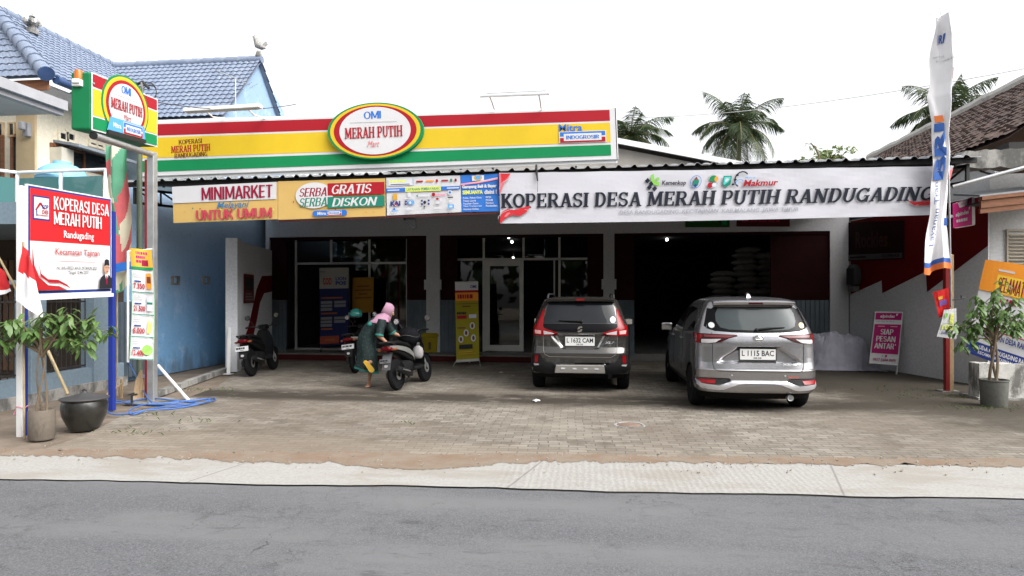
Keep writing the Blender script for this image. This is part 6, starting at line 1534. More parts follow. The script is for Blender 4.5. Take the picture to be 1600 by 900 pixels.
    g = MB(); P = [(-.415,.50),(.415,.50),(.44,.355),(-.44,.355)]
    pts = [Vector((x, -.045+(.50-z)*.10, z)) for x, z in P]; g.prism(pts, (0,.06,0)); g.build('skid_plate', skid, root, local=True, bevel=.012)
    for x in (-.29,-.09,.10,.29):
        g = MB(); g.obox((x,-.037,.437),(1,0,0),(0,1,0),UP,.035,.008,.012); g.build('slot', W_, root, local=True)
    # fenders and sills
    for w in ('left','right'):
        for y0 in (.76, 3.50):
            arc = [(y0+.44*math.cos(a), .33+.44*math.sin(a)) for a in [PI*k/12 for k in range(13)]] + [(y0+.375*math.cos(a), .33+.375*math.sin(a)) for a in [PI-PI*k/12 for k in range(13)]]
            B.put('arch_cladding', arc, plastic, root, where=w, off=.016, thick=.03, step=.08)
        B.put('sill_cladding', [(1.2,.30),(3.06,.30),(3.06,.42),(1.2,.42)], plastic, root, where=w, off=.014, step=.1)
        for yy in (1.5,2.5): seam(root, B, [(yy,1.12),(yy,.48)], .004, where=w)
        B.put('door_handle', [(1.56,.99),(1.74,.995),(1.74,1.02),(1.56,1.015)], paint, root, where=w, off=.03, thick=.03); B.put('door_handle', [(2.62,.98),(2.8,.985),(2.8,1.01),(2.62,1.005)], paint, root, where=w, off=.03, thick=.03)
    B.sides('side_window', [(.55,1.22),(.60,1.40),(.85,1.52),(1.4,1.55),(2.15,1.52),(2.55,1.33),(2.75,1.16),(1.6,1.15)], glassb, root, off=.004, step=.09)
    B.put('windscreen', [(-.68,1.16),(.68,1.16),(.58,1.58),(-.58,1.58)], glassb, root, where='front', off=.005, step=.08)
    B.both('headlight', [(.80,.93),(.45,.88),(.45,.80),(.80,.82)], lens_w, root, where='front', off=.01); B.put('grille', [(-.5,.86),(.5,.86),(.45,.55),(-.45,.55)], plastic, root, where='front', off=.006)
    for sx in (-1, 1):
        g = MB(); g.tube([(sx*.60,.55,1.655),(sx*.60,.62,1.715),(sx*.60,.8,1.735),(sx*.58,1.7,1.745),(sx*.57,2.05,1.72),(sx*.57,2.12,1.66)], .018, 8); g.build('roof_rail', M('rail_grey',(.10,.10,.10),.4,metal=.4), root, local=True, smooth=True)
    mirrors(root, B, 2.78, 1.12, paint)
    g = MB(); g.box((-.62,.25,.27),(.62,1.6,.33)); g.tube([(-.7,.76,.34),(.7,.76,.34)], .06, 8); g.tube([(.52,.0,.30),(.52,.6,.30)], .035, 8); g.build('axle', pdark, root, local=True)
    g = MB(); g.loft([[Vector((.03*k,.75+o_,1.69+h)), Vector((-.03*k,.75+o_,1.69+h)), Vector((-.02*k,.90+o_*.4,1.69+h)), Vector((.02*k,.90+o_*.4,1.69+h))] for k, o_, h in ((1,0,0),(.5,.03,.04),(.2,.06,.06))]); g.build('roof_fin', gloss_black, root, local=True)
    for y in (.76, 3.50):
        for sx in (-1, 1): wheel('wheel', (sx*.775, y, .335), sx, .335, .205, root, rimd, 5)
grey_car()
# ================================================================== motor scooters
def ring_y(y, cx, cz, hw, hh, n=16, pw=2.6):
    out = []
    for i in range(n):
        a = 2*PI*i/n; c, s_ = math.cos(a), math.sin(a)
        out.append(Vector((cx+hw*math.copysign(abs(c)**(2/pw), c), y, cz+hh*math.copysign(abs(s_)**(2/pw), s_))))
    return out
def lofty(secs, n=16, pw=2.6):
    g = MB(); g.loft([ring_y(*q, n=n, pw=pw) for q in secs]); return g
seatm = M('seat_vinyl', (.007,.007,.007), .75, spec=.12, var=.2, scale=25, bump=.12)
engm = M('engine_alloy', (.05,.05,.053), .5, metal=.5, var=.25, scale=12); dkm = M('dark_engine', (.012,.012,.013), .6, spec=.2, var=.3)
def scooter(px, py, rz, label, main, side, plate_txt='N 4521 EH', lean=-7, cover=None, guard=None):
    p = gp(px, py); root = thing('motor_scooter', label, 'scooter', (p.x, p.y, .014), math.radians(rz), group='motor scooters parked before the shop')
    root.rotation_euler = (0, math.radians(lean), math.radians(rz))
    L = dict(local=True)
    WB = 1.25; R = .285
    def bwheel(y):
        g = MB(); ax = (1,0,0); c = (0,y,R)
        prof = [(R-.075,-.04),(R-.05,-.048),(R-.018,-.042),(R,-.015),(R,.015),(R-.018,.042),(R-.05,.048),(R-.075,.04)]
        g.lathe(prof, c, axis=ax, n=36); w = g.build('wheel', tyre, root, smooth=35, **L)
        g = MB(); g.lathe([(R-.075,-.038),(R-.10,-.03),(R-.10,.03),(R-.075,.038)], c, axis=ax, n=36); g.lathe([(0,-.06),(.045,-.06),(.045,.06),(0,.06)], c, axis=ax, n=14)
        for k in range(5):
            a = 2*PI*k/5+.2; d = Vector((0,math.cos(a),math.sin(a))); g.bar(Vector(c)+d*.03, Vector(c)+d*(R-.09), .03, .022, up=(1,0,0))
        g.build('rim', dkm, w, smooth=30, **L)
        g = MB(); g.lathe([(.05,.05),(.10,.05),(.10,.056),(.05,.056)], c, axis=ax, n=24); g.build('disc', steel, w, **L)
    bwheel(0); bwheel(WB)
    # tail cover, side panels, seat
    lofty([(-.30,0,.80,.035,.025),(-.24,0,.785,.085,.055),(-.10,0,.755,.125,.085),(.10,0,.715,.145,.10),(.32,0,.655,.15,.125),(.50,0,.60,.135,.13),(.60,0,.56,.10,.12)]).build('tail_cover', main, root, smooth=50, **L)
    g = MB()
    for sx in (-1,1):
        g.loft([[Vector((sx*(.152*k+.004), y, z+dz)) for dz in (-.02*q, .012*q, .045*q)] for y, z, k, q in ((-.27,.80,.5,.4),(-.12,.765,.87,1),(.10,.72,1.0,1.3),(.32,.66,1.03,1.5),(.50,.58,.95,1.2),(.62,.48,.72,.5))], closed=False, caps=False)
        g.loft([[Vector((sx*(.152*k-.01), y, z+dz)) for dz in (-.02*q, .012*q, .045*q)] for y, z, k, q in ((-.27,.80,.5,.4),(-.12,.765,.87,1),(.10,.72,1.0,1.3),(.32,.66,1.03,1.5),(.50,.58,.95,1.2),(.62,.48,.72,.5))], closed=False, caps=False)
    g.build('side_stripe', side, root, smooth=50, **L)
    lofty([(-.22,0,.855,.07,.02),(-.12,0,.86,.115,.042),(.12,0,.845,.13,.05),(.22,0,.815,.135,.05),(.42,0,.785,.12,.052),(.58,0,.755,.075,.035)]).build('seat', seatm, root, smooth=50, **L)
    g = MB(); g.tube([(-.10,-.12,.82),(-.115,-.26,.875),(-.08,-.34,.885),(.08,-.34,.885),(.115,-.26,.875),(.10,-.12,.82)], .015, 8); g.build('grab_rail', black, root, smooth=True, **L)
    # rear lamp, mudguard, plate
    lofty([(-.325,0,.775,.06,.028),(-.30,0,.77,.095,.042),(-.25,0,.765,.105,.045)]).build('tail_lamp', M('scooter_lens',(.12,.003,.006),.3,spec=.25), root, smooth=50, **L)
    for sx in (-1,1):
        g = lofty([(-.30,sx*.135,.75,.022,.016),(-.25,sx*.14,.75,.035,.024),(-.17,sx*.135,.75,.03,.022)]); g.build('indicator', M('amber_lens', (.22,.07,.03), .3, spec=.3), root, smooth=50, **L)
    g = MB(); g.loft([[Vector((sx*w, y, z)) for sx in (-1,-.5,.5,1)] for y, z, w in ((-.20,.70,.085),(-.28,.64,.09),(-.33,.52,.085),(-.37,.40,.075))], closed=False, caps=False); g.loft([[Vector((sx*w, y+.012, z)) for sx in (-1,-.5,.5,1)] for y, z, w in ((-.20,.70,.085),(-.28,.64,.09),(-.33,.52,.085),(-.37,.40,.075))], closed=False, caps=False)
    g.build('mudguard', guard or plastic, root, smooth=50, **L)
    pw_ = .105 if guard else .135
    b = Board((-pw_,-.335 if not guard else -.372,.665 if not guard else .60),(pw_,-.335 if not guard else -.372,.665 if not guard else .60),(pw_,-.36 if not guard else -.382,.565 if not guard else .525),(-pw_,-.36 if not guard else -.382,.565 if not guard else .525),step=.001); b.back(.006, W_ if not guard else ink('old_plate',(.16,.165,.17))); b.bars(.06,.2,.98,.64,K_,1,len(label),.9); b.rect(.36,.78,.64,.88,K_)
    b.mb.build('number_plate', b.mats, root, local=True, fix=False)
    lofty([(-.345,0,.47,.03,.02),(-.365,0,.47,.032,.025)]).build('reflector', lens_w, root, **L)
    # engine, exhaust, shock, stand
    lofty([(-.10,-.11,.285,.045,.07),(.02,-.115,.30,.055,.10),(.22,-.11,.31,.055,.105),(.42,-.10,.32,.05,.085),(.50,-.10,.33,.03,.05)]).build('gear_case', engm, root, smooth=50, **L)
    lofty([(.12,.02,.40,.10,.10),(.30,.02,.40,.12,.12),(.50,.01,.40,.11,.10)]).build('engine', dkm, root, smooth=50, **L)
    g = MB(); g.tube([(.07,.55,.30),(.12,.40,.22),(.15,.22,.25)], .022, 8); g.tube([(.155,.26,.27),(.165,.10,.31),(.165,-.20,.39),(.165,-.26,.405)], [.04,.062,.058,.035], 14); ex_ = g.build('exhaust', dkm, root, smooth=40, **L)
    g = MB(); g.tube([(.224,.12,.315),(.228,-.02,.345),(.224,-.16,.38)], [.02,.035,.02], 6, sq=.4); g.build('heat_shield', steel, ex_, smooth=True, **L)
    g = MB(); g.tube([(-.12,-.01,.36),(-.12,-.06,.72)], [.034,.034], 10); g.tube([(-.12,.0,.30),(-.12,-.07,.74)], .014, 6); g.build('shock_absorber', rust_red, root, smooth=True, **L)
    g = MB(); g.bar((-.08,.45,.26), (-.24,.52,.012), .022); g.bar((-.08,.45,.26),(.1,.32,.2),.02); g.bar((.1,.32,.2),(.13,.06,.13),.02); g.build('stand', black, root, **L)
    # floorboard, leg shield, front
    lofty([(.52,0,.33,.15,.04),(.62,0,.325,.165,.035),(.85,0,.33,.165,.035),(.92,0,.36,.15,.045)]).build('floorboard', plastic, root, smooth=50, **L)
    lofty([(.48,0,.40,.11,.10),(.60,0,.40,.10,.07),(.66,0,.38,.06,.04)]).build('underseat_cover', main, root, smooth=50, **L)
    g = MB(); g.loft([[Vector((w*math.sin(t), y+.10*math.cos(t)-.06, z)) for t in [PI*(-.5+k/10.0) for k in range(11)]] + [Vector((w*.8*math.sin(-t), y+.035*math.cos(t)-.06, z)) for t in [PI*(-.5+k/10.0) for k in range(11)]] for y, z, w in ((.95,.33,.15),(.93,.45,.19),(.92,.60,.215),(.94,.75,.205),(.95,.88,.15),(.95,.95,.10))])
    g.build('leg_shield', main, root, smooth=50, **L)
    lofty([(.98,0,.66,.16,.12),(1.06,0,.64,.12,.11),(1.13,0,.62,.05,.06)]).build('front_cowl', main, root, smooth=50, **L)
    lofty([(1.10,0,.70,.10,.045),(1.135,0,.69,.06,.03)]).build('headlamp', lens_w, root, smooth=50, **L)
    lofty([(.86,0,1.0,.08,.04),(.93,0,1.02,.13,.055),(1.02,0,1.0,.10,.05),(1.07,0,.97,.04,.03)]).build('handlebar_cover', main, root, smooth=50, **L)
    g = MB(); g.tube([(-.36,.82,1.03),(-.22,.87,1.04),(-.08,.93,1.01),(.08,.93,1.01),(.22,.87,1.04),(.36,.82,1.03)], .014, 8); hb = g.build('handlebar', black, root, smooth=True, **L)
    for sx in (-1,1):
        g = MB(); g.tube([(sx*.23,.865,1.04),(sx*.36,.82,1.03)], .021, 10); g.tube([(sx*.20,.94,1.04),(sx*.35,.90,1.025)], .007, 6); g.build('grip', plastic, hb, smooth=True, **L)
        g = MB(); g.tube([(sx*.20,.90,1.05),(sx*.24,.92,1.15),(sx*.30,.92,1.22)], .008, 6); mi = g.build('mirror', black, root, smooth=True, **L)
        g = MB(); g.lathe([(0,.012),(.055,.012),(.062,0),(.055,-.02),(0,-.03)], (sx*.33,.915,1.25), axis=(0,-1,.1), n=18); g.build('mirror_housing', black, mi, smooth=True, **L)
        g = MB(); g.lathe([(0,.0145),(.050,.0145)], (sx*.33,.915,1.25), axis=(0,-1,.1), n=18); g.build('mirror_glass', chrome, mi, **L)
    g = MB()
    for sx in (-1,1): g.tube([(sx*.07,1.08,.56),(sx*.07,WB,R)], .018, 8)
    g.tube([(0,1.0,.95),(0,1.08,.55)], .03, 8); g.build('fork', steel, root, smooth=True, **L)
    g = MB(); g.loft([[Vector((sx*w, WB+(R+.035)*math.cos(a), R+(R+.035)*math.sin(a)-abs(sx)*.03)) for sx in (-1,-.6,0,.6,1)] for a, w in ((.35,.03),(.7,.055),(1.2,.06),(1.7,.06),(2.2,.055),(2.6,.04))], closed=False, caps=False); g.build('front_fender', main, root, smooth=50, **L)
    if cover:
        lofty([(.20,0,.93,.16,.035),(.35,0,.95,.2,.07),(.62,.02,.94,.22,.10),(.85,.02,1.0,.20,.10),(.98,0,1.02,.1,.06)], pw=2.2).build('seat_cover', cover, root, smooth=50, **L)
    return root
blk_paint = M('black_scooter_paint', (.006,.006,.007), .3, var=.1, spec=.25); sil_paint = M('silver_scooter_paint', (.34,.34,.32), .3, metal=.5, var=.05, coat=.5); gun = M('gunmetal_plastic', (.10,.105,.11), .4, metal=.4, var=.1)
scooter(394, 589, 7, 'black motor scooter half behind the white end post of the side wall', blk_paint, blk_paint, 'N 3172 DC')
scooter(556, 584, 4, 'black motor scooter with a teal helmet, behind the bending woman', blk_paint, M('pale_stripe', (.30,.28,.26), .35), 'N 6048 EBF')
sc3 = scooter(622, 611, -9, 'black and silver motor scooter gripped by the bending woman', blk_paint, sil_paint, 'N 2260 AR', guard=gun)
# things carried by the front scooter: grey rear guard, white bag hanging on the hook, bundle on the seat
def world_of(root, v):
    bpy.context.view_layer.update(); return root.matrix_world @ Vector(v)
v = world_of(sc3, (.12,.80,.74)); t = thing('plastic_bag', 'pale plastic bag hanging from the hook of the black and silver scooter', 'bag', v)
g = MB(); rings = []
for k, (z, a, c_) in enumerate(((.0,.03,.02),(-.04,.08,.035),(-.11,.10,.05),(-.19,.105,.055),(-.24,.08,.04),(-.25,.02,.01))):
    rings.append([v+Vector((a*math.cos(2*PI*i/16)*(1+.12*math.sin(i*2.3+k)), c_*math.sin(2*PI*i/16)*(1+.1*math.cos(i*1.7+k*2)), z)) for i in range(16)])
g.loft(rings); g.build('bag_body', M('bag_white', (.30,.29,.29), .6, var=.2), t, smooth='all')
g = MB(); g.tube([v+Vector((-.02,0,-.01)), v+Vector((-.01,0,.06)), v+Vector((.02,0,.06)), v+Vector((.02,0,-.01))], .006, 5); g.build('handles', M('bag_white', (.55,.53,.52)), t)
v = world_of(sc3, (.0,.70,.98)); t = thing('load_bundle', 'dark bundle resting on the handlebar side of the black and silver scooter', 'bundle', v)
g = MB(); rings = []
for k, (z, a) in enumerate(((-.20,.06),(-.17,.15),(-.08,.20),(.03,.19),(.11,.13),(.14,.04))):
    rings.append([v+Vector((a*math.cos(2*PI*i/18)*(1+.10*mnoise.noise((i*.9,k*.8,1)))*1.05, a*math.sin(2*PI*i/18)*.85*(1+.10*mnoise.noise((i*.9,k*.8,4))), z+.02*mnoise.noise((i,k,2)))) for i in range(18)])
g.loft(rings); g.build('wrap', M('dark_cloth', (.008,.008,.010), .85, spec=.1, var=.3, scale=12), t, smooth='all'); g = MB(); g.tube([v+Vector((.21*math.cos(a),.18*math.sin(a),-.03+.02*math.sin(3*a))) for a in [k*PI/10 for k in range(21)]], .006, 5); g.build('cord', M('cord_grey', (.06,.06,.06), .7), t)
# teal helmet resting on the middle scooter
hp = at(556,491,14.55); t = thing('helmet', 'teal open face helmet resting on the middle black scooter', 'helmet', hp)
g = MB(); rings = []; n = 26
for k in range(12):
    a = -.42+ (PI/2+.42)*k/11; r_ = .135*math.cos(a)
    rings.append([hp+Vector((r_*math.cos(2*PI*i/n)*1.08, r_*math.sin(2*PI*i/n), .135*math.sin(a))) for i in range(n)])
g.loft(rings); g.build('shell', M('teal_shell', (.03,.26,.22), .2, var=.05, coat=.6), t, smooth='all')
g = MB(); g.loft([[hp+Vector((-.15*math.cos(a)*k2, .13*math.sin(a)*k2, z)) for a in [-.8+1.6*i/10 for i in range(11)]] for z, k2 in ((-.07,1.06),(-.02,1.12),(.04,1.07))], closed=False, caps=False); g.build('visor', M('visor_pale', (.45,.40,.45), .15, var=.1), t, smooth='all')
g = MB(); g.lathe([(.11,-.075),(.14,-.07),(.14,-.05),(.12,-.045)], hp, n=24); g.build('trim', black, t); g = MB(); g.tube([hp+Vector((0,.12,-.06)), hp+Vector((-.03,0,-.2)), hp+Vector((0,-.12,-.06))], .008, 5); g.build('strap', black, t)

# ================================================================== the woman bending over the scooter
WB0 = gp(578, 606); 
def wp(x, y, z): return WB0 + CR*x + CF*y + UP*(z+.014)
woman = thing('person', 'woman in pink headscarf and dark green dress bending to move a scooter', 'person', WB0)
skin = M('skin', (.40,.215,.135), .55, var=.08, scale=8)
def capsule_chain(g, pts, rs, n=12):
    """tapered limb with rounded ends"""
    pts = [Vector(p) for p in pts]; P = [pts[0]]; 
    g.tube(pts, rs, n)
    for p, r_ in ((pts[0], rs[0]), (pts[-1], rs[-1])): g.ball(p, r_*.99, n, 8)
    for p, r_ in zip(pts[1:-1], rs[1:-1]): g.ball(p, r_*.99, n, 8)
g = MB()
# torso, neck, head
capsule_chain(g, [wp(-.06,.02,.86), wp(.02,.0,1.02), wp(.17,.0,1.20), wp(.25,.01,1.28)], [.105,.105,.120,.070], 16)
capsule_chain(g, [wp(.25,.01,1.28), wp(.31,.02,1.36)], [.055,.052])
H = wp(.352,.03,1.425); hd = Vector((0,0,0))
fx_ = (CR*.86+CF*.18-UP*.48).normalized(); uz_ = (UP*.86+CR*.48).normalized(); uz_ = (uz_-fx_*uz_.dot(fx_)).normalized(); uy_ = uz_.cross(fx_)
def hp_(a, b, c): return H+fx_*a+uy_*b+uz_*c
rings = []
for k in range(13):
    t_ = -PI/2+PI*k/12; rr = max(math.cos(t_),.02); zc = .112*math.sin(t_)
    wx = .088 if zc > -.02 else .088-.028*(-zc-.02)/.09; wy = .073 if zc > -.02 else .073-.025*(-zc-.02)/.09
    rings.append([hp_(wx*rr*math.cos(2*PI*i/18)+(.006 if zc < -.04 else 0), wy*rr*math.sin(2*PI*i/18), zc) for i in range(18)])
g.loft(rings)
capsule_chain(g, [hp_(.086,0,.012), hp_(.103,0,-.022)], [.010,.015], 8)         # nose
for s_ in (-1,1): capsule_chain(g, [hp_(.098,s_*.009,-.025), hp_(.094,s_*.014,-.026)], [.009,.007], 8)
capsule_chain(g, [hp_(.081,-.022,-.055), hp_(.088,0,-.053), hp_(.081,.022,-.055)], [.006,.008,.006], 8)  # lips
capsule_chain(g, [hp_(.080,-.018,-.064), hp_(.086,0,-.066), hp_(.080,.018,-.064)], [.006,.008,.006], 8)
capsule_chain(g, [hp_(.066,0,-.094), hp_(.070,0,-.098)], [.018,.016], 8)         # chin
for s_ in (-1,1):
    capsule_chain(g, [hp_(.078,s_*.018,.028), hp_(.070,s_*.042,.030)], [.009,.008], 8)   # brow
    capsule_chain(g, [hp_(.0,s_*.072,.015), hp_(-.004,s_*.076,-.02)], [.018,.013], 8)    # ears
# arms
def hand(wr, dirv, upv, curl, thumb_side):
    dirv = dirv.normalized(); upv = (upv-dirv*upv.dot(dirv)).normalized(); sd = dirv.cross(upv)
    g.loft([[wr+dirv*l+sd*(w*math.cos(2*PI*i/14))+upv*(h*math.sin(2*PI*i/14)) for i in range(14)] for l, w, h in ((-.01,.026,.022),(.03,.036,.019),(.07,.041,.016),(.088,.038,.013))])
    for k, (ln, of) in enumerate(((.062,-.030),(.072,-.010),(.067,.010),(.052,.029))):
        b0 = wr+dirv*.082+sd*of; a1, a2, a3 = curl*.7, curl*1.5, curl*2.2
        p1 = b0+(dirv*math.cos(a1)-upv*math.sin(a1))*ln*.45; p2 = p1+(dirv*math.cos(a2)-upv*math.sin(a2))*ln*.33; p3 = p2+(dirv*math.cos(a3)-upv*math.sin(a3))*ln*.25
        capsule_chain(g, [b0-dirv*.012, p1, p2, p3], [.0095,.009,.008,.007], 8)
    s1 = thumb_side; tb = wr+dirv*.025+sd*s1*.028
    capsule_chain(g, [tb, tb+dirv*.03+sd*s1*.022-upv*.012, tb+dirv*.055+sd*s1*.020-upv*.032], [.013,.011,.008], 8)
sh1, el1, wr1 = wp(.25,-.15,1.22), wp(.215,-.20,.965), wp(.335,-.13,.845)
capsule_chain(g, [sh1, el1], [.052,.041]); capsule_chain(g, [el1, (el1+wr1)/2, wr1], [.040,.034,.025])
hand(wr1, (wp(.42,-.10,.815)-wr1), UP+CR*.2, .55, 1)
sh2, el2, wr2 = wp(.27,.16,1.22), wp(.38,.24,1.0), wp(.52,.22,.95)
capsule_chain(g, [sh2, el2], [.052,.041]); capsule_chain(g, [el2, (el2+wr2)/2, wr2], [.040,.034,.025])
hand(wr2, CR*.9+CF*.1-UP*.2, UP, .6, -1)
# legs: left stands on the ground, right shin lifted back with the sole towards the street
hipL, kneL, ankL = wp(-.06,.07,.84), wp(.02,.04,.46), wp(-.025,.03,.085)
capsule_chain(g, [hipL, (hipL+kneL)/2, kneL], [.066,.060,.046]); capsule_chain(g, [kneL, kneL*.65+ankL*.35, ankL], [.050,.052,.032])
def foot(an, fw, dn):
    fw = fw.normalized(); dn = (dn-fw*dn.dot(fw)).normalized(); sd = fw.cross(dn)
    g.loft([[an+fw*l+dn*(dz)+sd*(w*math.cos(2*PI*i/14))+dn*(-h*math.sin(2*PI*i/14)) for i in range(14)] for l, w, h, dz in ((-.055,.015,.015,.045),(-.045,.030,.03,.04),(.0,.033,.045,.03),(.06,.038,.032,.045),(.11,.044,.020,.055),(.15,.042,.014,.060))])
    for k, (of, ln, r_) in enumerate(((-.030,.032,.013),(-.010,.030,.010),(.007,.027,.0095),(.022,.023,.009),(.034,.018,.0085))):
        b0 = an+fw*.145+dn*.062+sd*of; capsule_chain(g, [b0, b0+fw*ln*.6-dn*.003, b0+fw*ln+dn*.003], [r_,r_,r_*.85], 8)
foot(ankL, CR*.05-CF*1.0, -UP)
hipR, kneR, ankR = wp(-.03,-.04,.84), wp(.06,.03,.52), wp(.01,-.19,.455)
capsule_chain(g, [hipR, (hipR+kneR)/2, kneR], [.066,.060,.046]); capsule_chain(g, [kneR, kneR*.65+ankR*.35, ankR], [.050,.052,.032])
ftR = (CR*.62-UP*.75-CF*.12)
foot(ankR, ftR, -CF)
body = g.build('body', skin, woman, smooth='all')
body.location = body.location
md = body.modifiers.new('merge', 'REMESH'); md.mode = 'VOXEL'; md.voxel_size = .0055
evaluated(body); body.data.polygons.foreach_set('use_smooth', [True]*len(body.data.polygons))
body.data.materials.clear(); body.data.materials.append(skin)
for s_ in (-1,1):
    g = MB(); g.ball(hp_(.076,s_*.028,.012), .0115, 12, 8); e_ = g.build('eye', M('eye_white', (.7,.68,.65), .2, var=.02), woman, smooth='all')
    g = MB(); g.ball(hp_(.0835,s_*.028,.011), .0055, 10, 6); g.build('iris', M('iris_brown', (.03,.015,.01), .2), e_, smooth='all')
    g = MB(); g.tube([hp_(.083,s_*.014,.036), hp_(.084,s_*.028,.041), hp_(.074,s_*.046,.034)], [.0025,.003,.002], 6); g.build('eyebrow', M('brow_dark', (.02,.014,.01), .8), woman)
g = MB(); g.tube([hp_(.088,-.018,-.0595), hp_(.094,0,-.0595), hp_(.088,.018,-.0595)], [.003,.004,.003], 6); g.build('lips', M('lip', (.30,.09,.08), .5), woman, smooth='all')
# headscarf
scarf = M('pink_scarf', (.37,.20,.285), .8, var=.10, scale=7, bump=.12, bscale=50)
g = MB(); rings = []
def srow(c, ax, ay, rx_, ry_, n=34, gap=None, seed=0, am=.05):
    out = []
    for i in range(n):
        a = 2*PI*i/n; f = 1+am*mnoise.noise((math.cos(a)*2.2, math.sin(a)*2.2, seed))
        out.append(c+ax*(rx_*math.cos(a)*f)+ay*(ry_*math.sin(a)*f))
    return out
# hood round the skull, open to the face
hood = []
for k in range(15):
    th = -2.55+ (1.02+2.55)*k/14      # from the chin round the back to the brow (angle in the fx/uz plane)
    hood.append(th)
nS = 15; V = []; Fc = []; rows = []
for k in range(19):
    # cross sections from the face opening (front) to the back of the head
    u = -.092+.184*k/18; s_ = max(0.02, 1-((u)/.118)**2)**.5 if u < 0 else max(.02, 1-(u/.155)**2)**.5
    rows.append([hp_(.062-(.062+.118)*k/18, .092*s_*math.sin(2*PI*i/30), .012+.126*s_*math.cos(2*PI*i/30)-(.02 if math.cos(2*PI*i/30) < -.3 else 0)*(1-k/18)) for i in range(30)])
g.loft(rows, caps=False); inner = [[p+(H-p)*.06 for p in r_] for r_ in rows]; g.loft(inner, caps=False)
g.add([p for pr in zip(rows[0], inner[0]) for p in pr], [[2*i, 2*((i+1)%30), 2*((i+1)%30)+1, 2*i+1] for i in range(30)])
g.add(rows[-1], [list(range(30))])
# drape over neck and shoulders
dr_ = []
ax_t = (wp(.25,.01,1.28)-wp(.17,0,1.20)).normalized()
for k, (c, rx_, ry_) in enumerate(((wp(.33,.02,1.365),.085,.080),(wp(.295,.015,1.325),.100,.105),(wp(.25,.01,1.28),.140,.150),(wp(.205,.0,1.255),.158,.170),(wp(.165,-.005,1.235),.172,.178),(wp(.15,-.01,1.205),.17,.178))):
    dr_.append(srow(c, (CR*.72-UP*.5).normalized() if k < 3 else (CR*.95-UP*.12).normalized(), CF, rx_*(.9 if k > 3 else 1), ry_, seed=k*.35, am=.10))
g.loft(dr_, caps=False); dri = [[p+(sum(r_,Vector())/len(r_)-p)*.05 for p in r_] for r_ in dr_]; g.loft(dri, caps=False)
g.add([p for pr in zip(dr_[-1], dri[-1]) for p in pr], [[2*i, 2*((i+1)%34), 2*((i+1)%34)+1, 2*i+1] for i in range(34)])
g.build('headscarf', scarf, woman, smooth='all')
# dress with folds, patterned
def dress_mat():
    m, N, L, b, v = nodes_mat('patterned_green_dress', .75)
    vo = N.new('ShaderNodeTexVoronoi'); vo.inputs['Scale'].default_value = 24; L.new(v, vo.inputs['Vector'])
    f = nnoise(N, L, v, 30, 4)
    c = nmix(N, L, nramp(N, L, vo.outputs['Distance'], .2, .42, 1, 0), (.0015,.009,.010), (.004,.042,.036))
    c = nmix(N, L, nramp(N, L, f, .62, .68, 0, .45), c, (.02,.13,.10)); L.new(c, b.inputs['Base Color']); return m
dm = dress_mat(); teal_plain = M('teal_trim', (.012,.15,.12), .7, var=.1)
def drow(c, rx_, ry_, k, n=48, am=.06, fr=7, tilt=0.0):
    out = []
    for i in range(n):
        a = 2*PI*i/n; f = 1+am*math.sin(a*fr+1.3*math.sin(a*2)+k*.15)+am*.7*mnoise.noise((math.cos(a)*1.6, math.sin(a)*1.6, k*.25))
        out.append(c+CR*(rx_*math.cos(a)*f)+CF*(ry_*math.sin(a)*f)+UP*(tilt*math.cos(a)))
    return out
SLM = .86
secs = [((-.065,.0,.315),.255,.215,.075,-.06),((-.065,.0,.345),.245,.21,.075,-.05),((-.055,.0,.42),.225,.195,.07,-.03),((-.05,.0,.55),.208,.185,.06,-.02),((-.06,.0,.70),.20,.18,.045,0),((-.07,.005,.84),.205,.185,.03,.02),((-.045,.005,.95),.19,.175,.025,-.03),((.0,.0,1.04),.168,.168,.02,-.06),((.07,.0,1.12),.160,.178,.015,-.08),((.14,.0,1.19),.155,.195,.012,-.085),((.195,.005,1.235),.135,.185,.01,-.085),((.235,.01,1.27),.085,.11,.005,-.06)]
rws = [drow(wp(*c), a*SLM, b_*SLM, k, am=m_, tilt=tt) for k, (c, a, b_, m_, tt) in enumerate(secs)]
g = MB(); g.loft(rws, caps=False); inn = [[p+(sum(r_,Vector())/len(r_)-p)*.03 for p in r_] for r_ in rws]; g.loft(inn, caps=False)
g.add([p for pr in zip(rws[0], inn[0]) for p in pr], [[2*i, 2*((i+1)%48), 2*((i+1)%48)+1, 2*i+1] for i in range(48)])
for sh, el, f_ in ((sh1, el1, 1.0), (sh2, el2, 1.0)):
    d = el-sh; g.tube([sh-d*.18, sh+d*.1, sh+d*.45, sh+d*.75, sh+d*.97], [.072,.088,.076,.072,.078], 16, caps=False); g.tube([sh+d*.97, sh+d*.75, sh+d*.4], [.076,.068,.06], 16, caps=False)
dress = g.build('dress', dm, woman, smooth='all')
g = MB(); e0 = drow(wp(-.065,.0,.312), .259*SLM,.219*SLM, 0, am=.075, tilt=-.06); e1 = drow(wp(-.065,.0,.348), .249*SLM,.214*SLM, .9, am=.075, tilt=-.05); g.loft([e0, e1], caps=False); g.build('hem', teal_plain, dress, smooth='all')
g = MB()
for sh, el in ((sh1, el1), (sh2, el2)): d = el-sh; g.tube([sh+d*.86, sh+d*.99], [.0765,.081], 16, caps=False)
g.build('cuff', teal_plain, dress, smooth='all')
g = MB()
pts = [wp(.045,-.09,1.205), wp(.03,-.12,1.17), wp(.04,-.13,1.14)]
g.tube(pts, [.05,.06,.045], 12); g.build('shawl_end', teal_plain, woman, smooth='all')
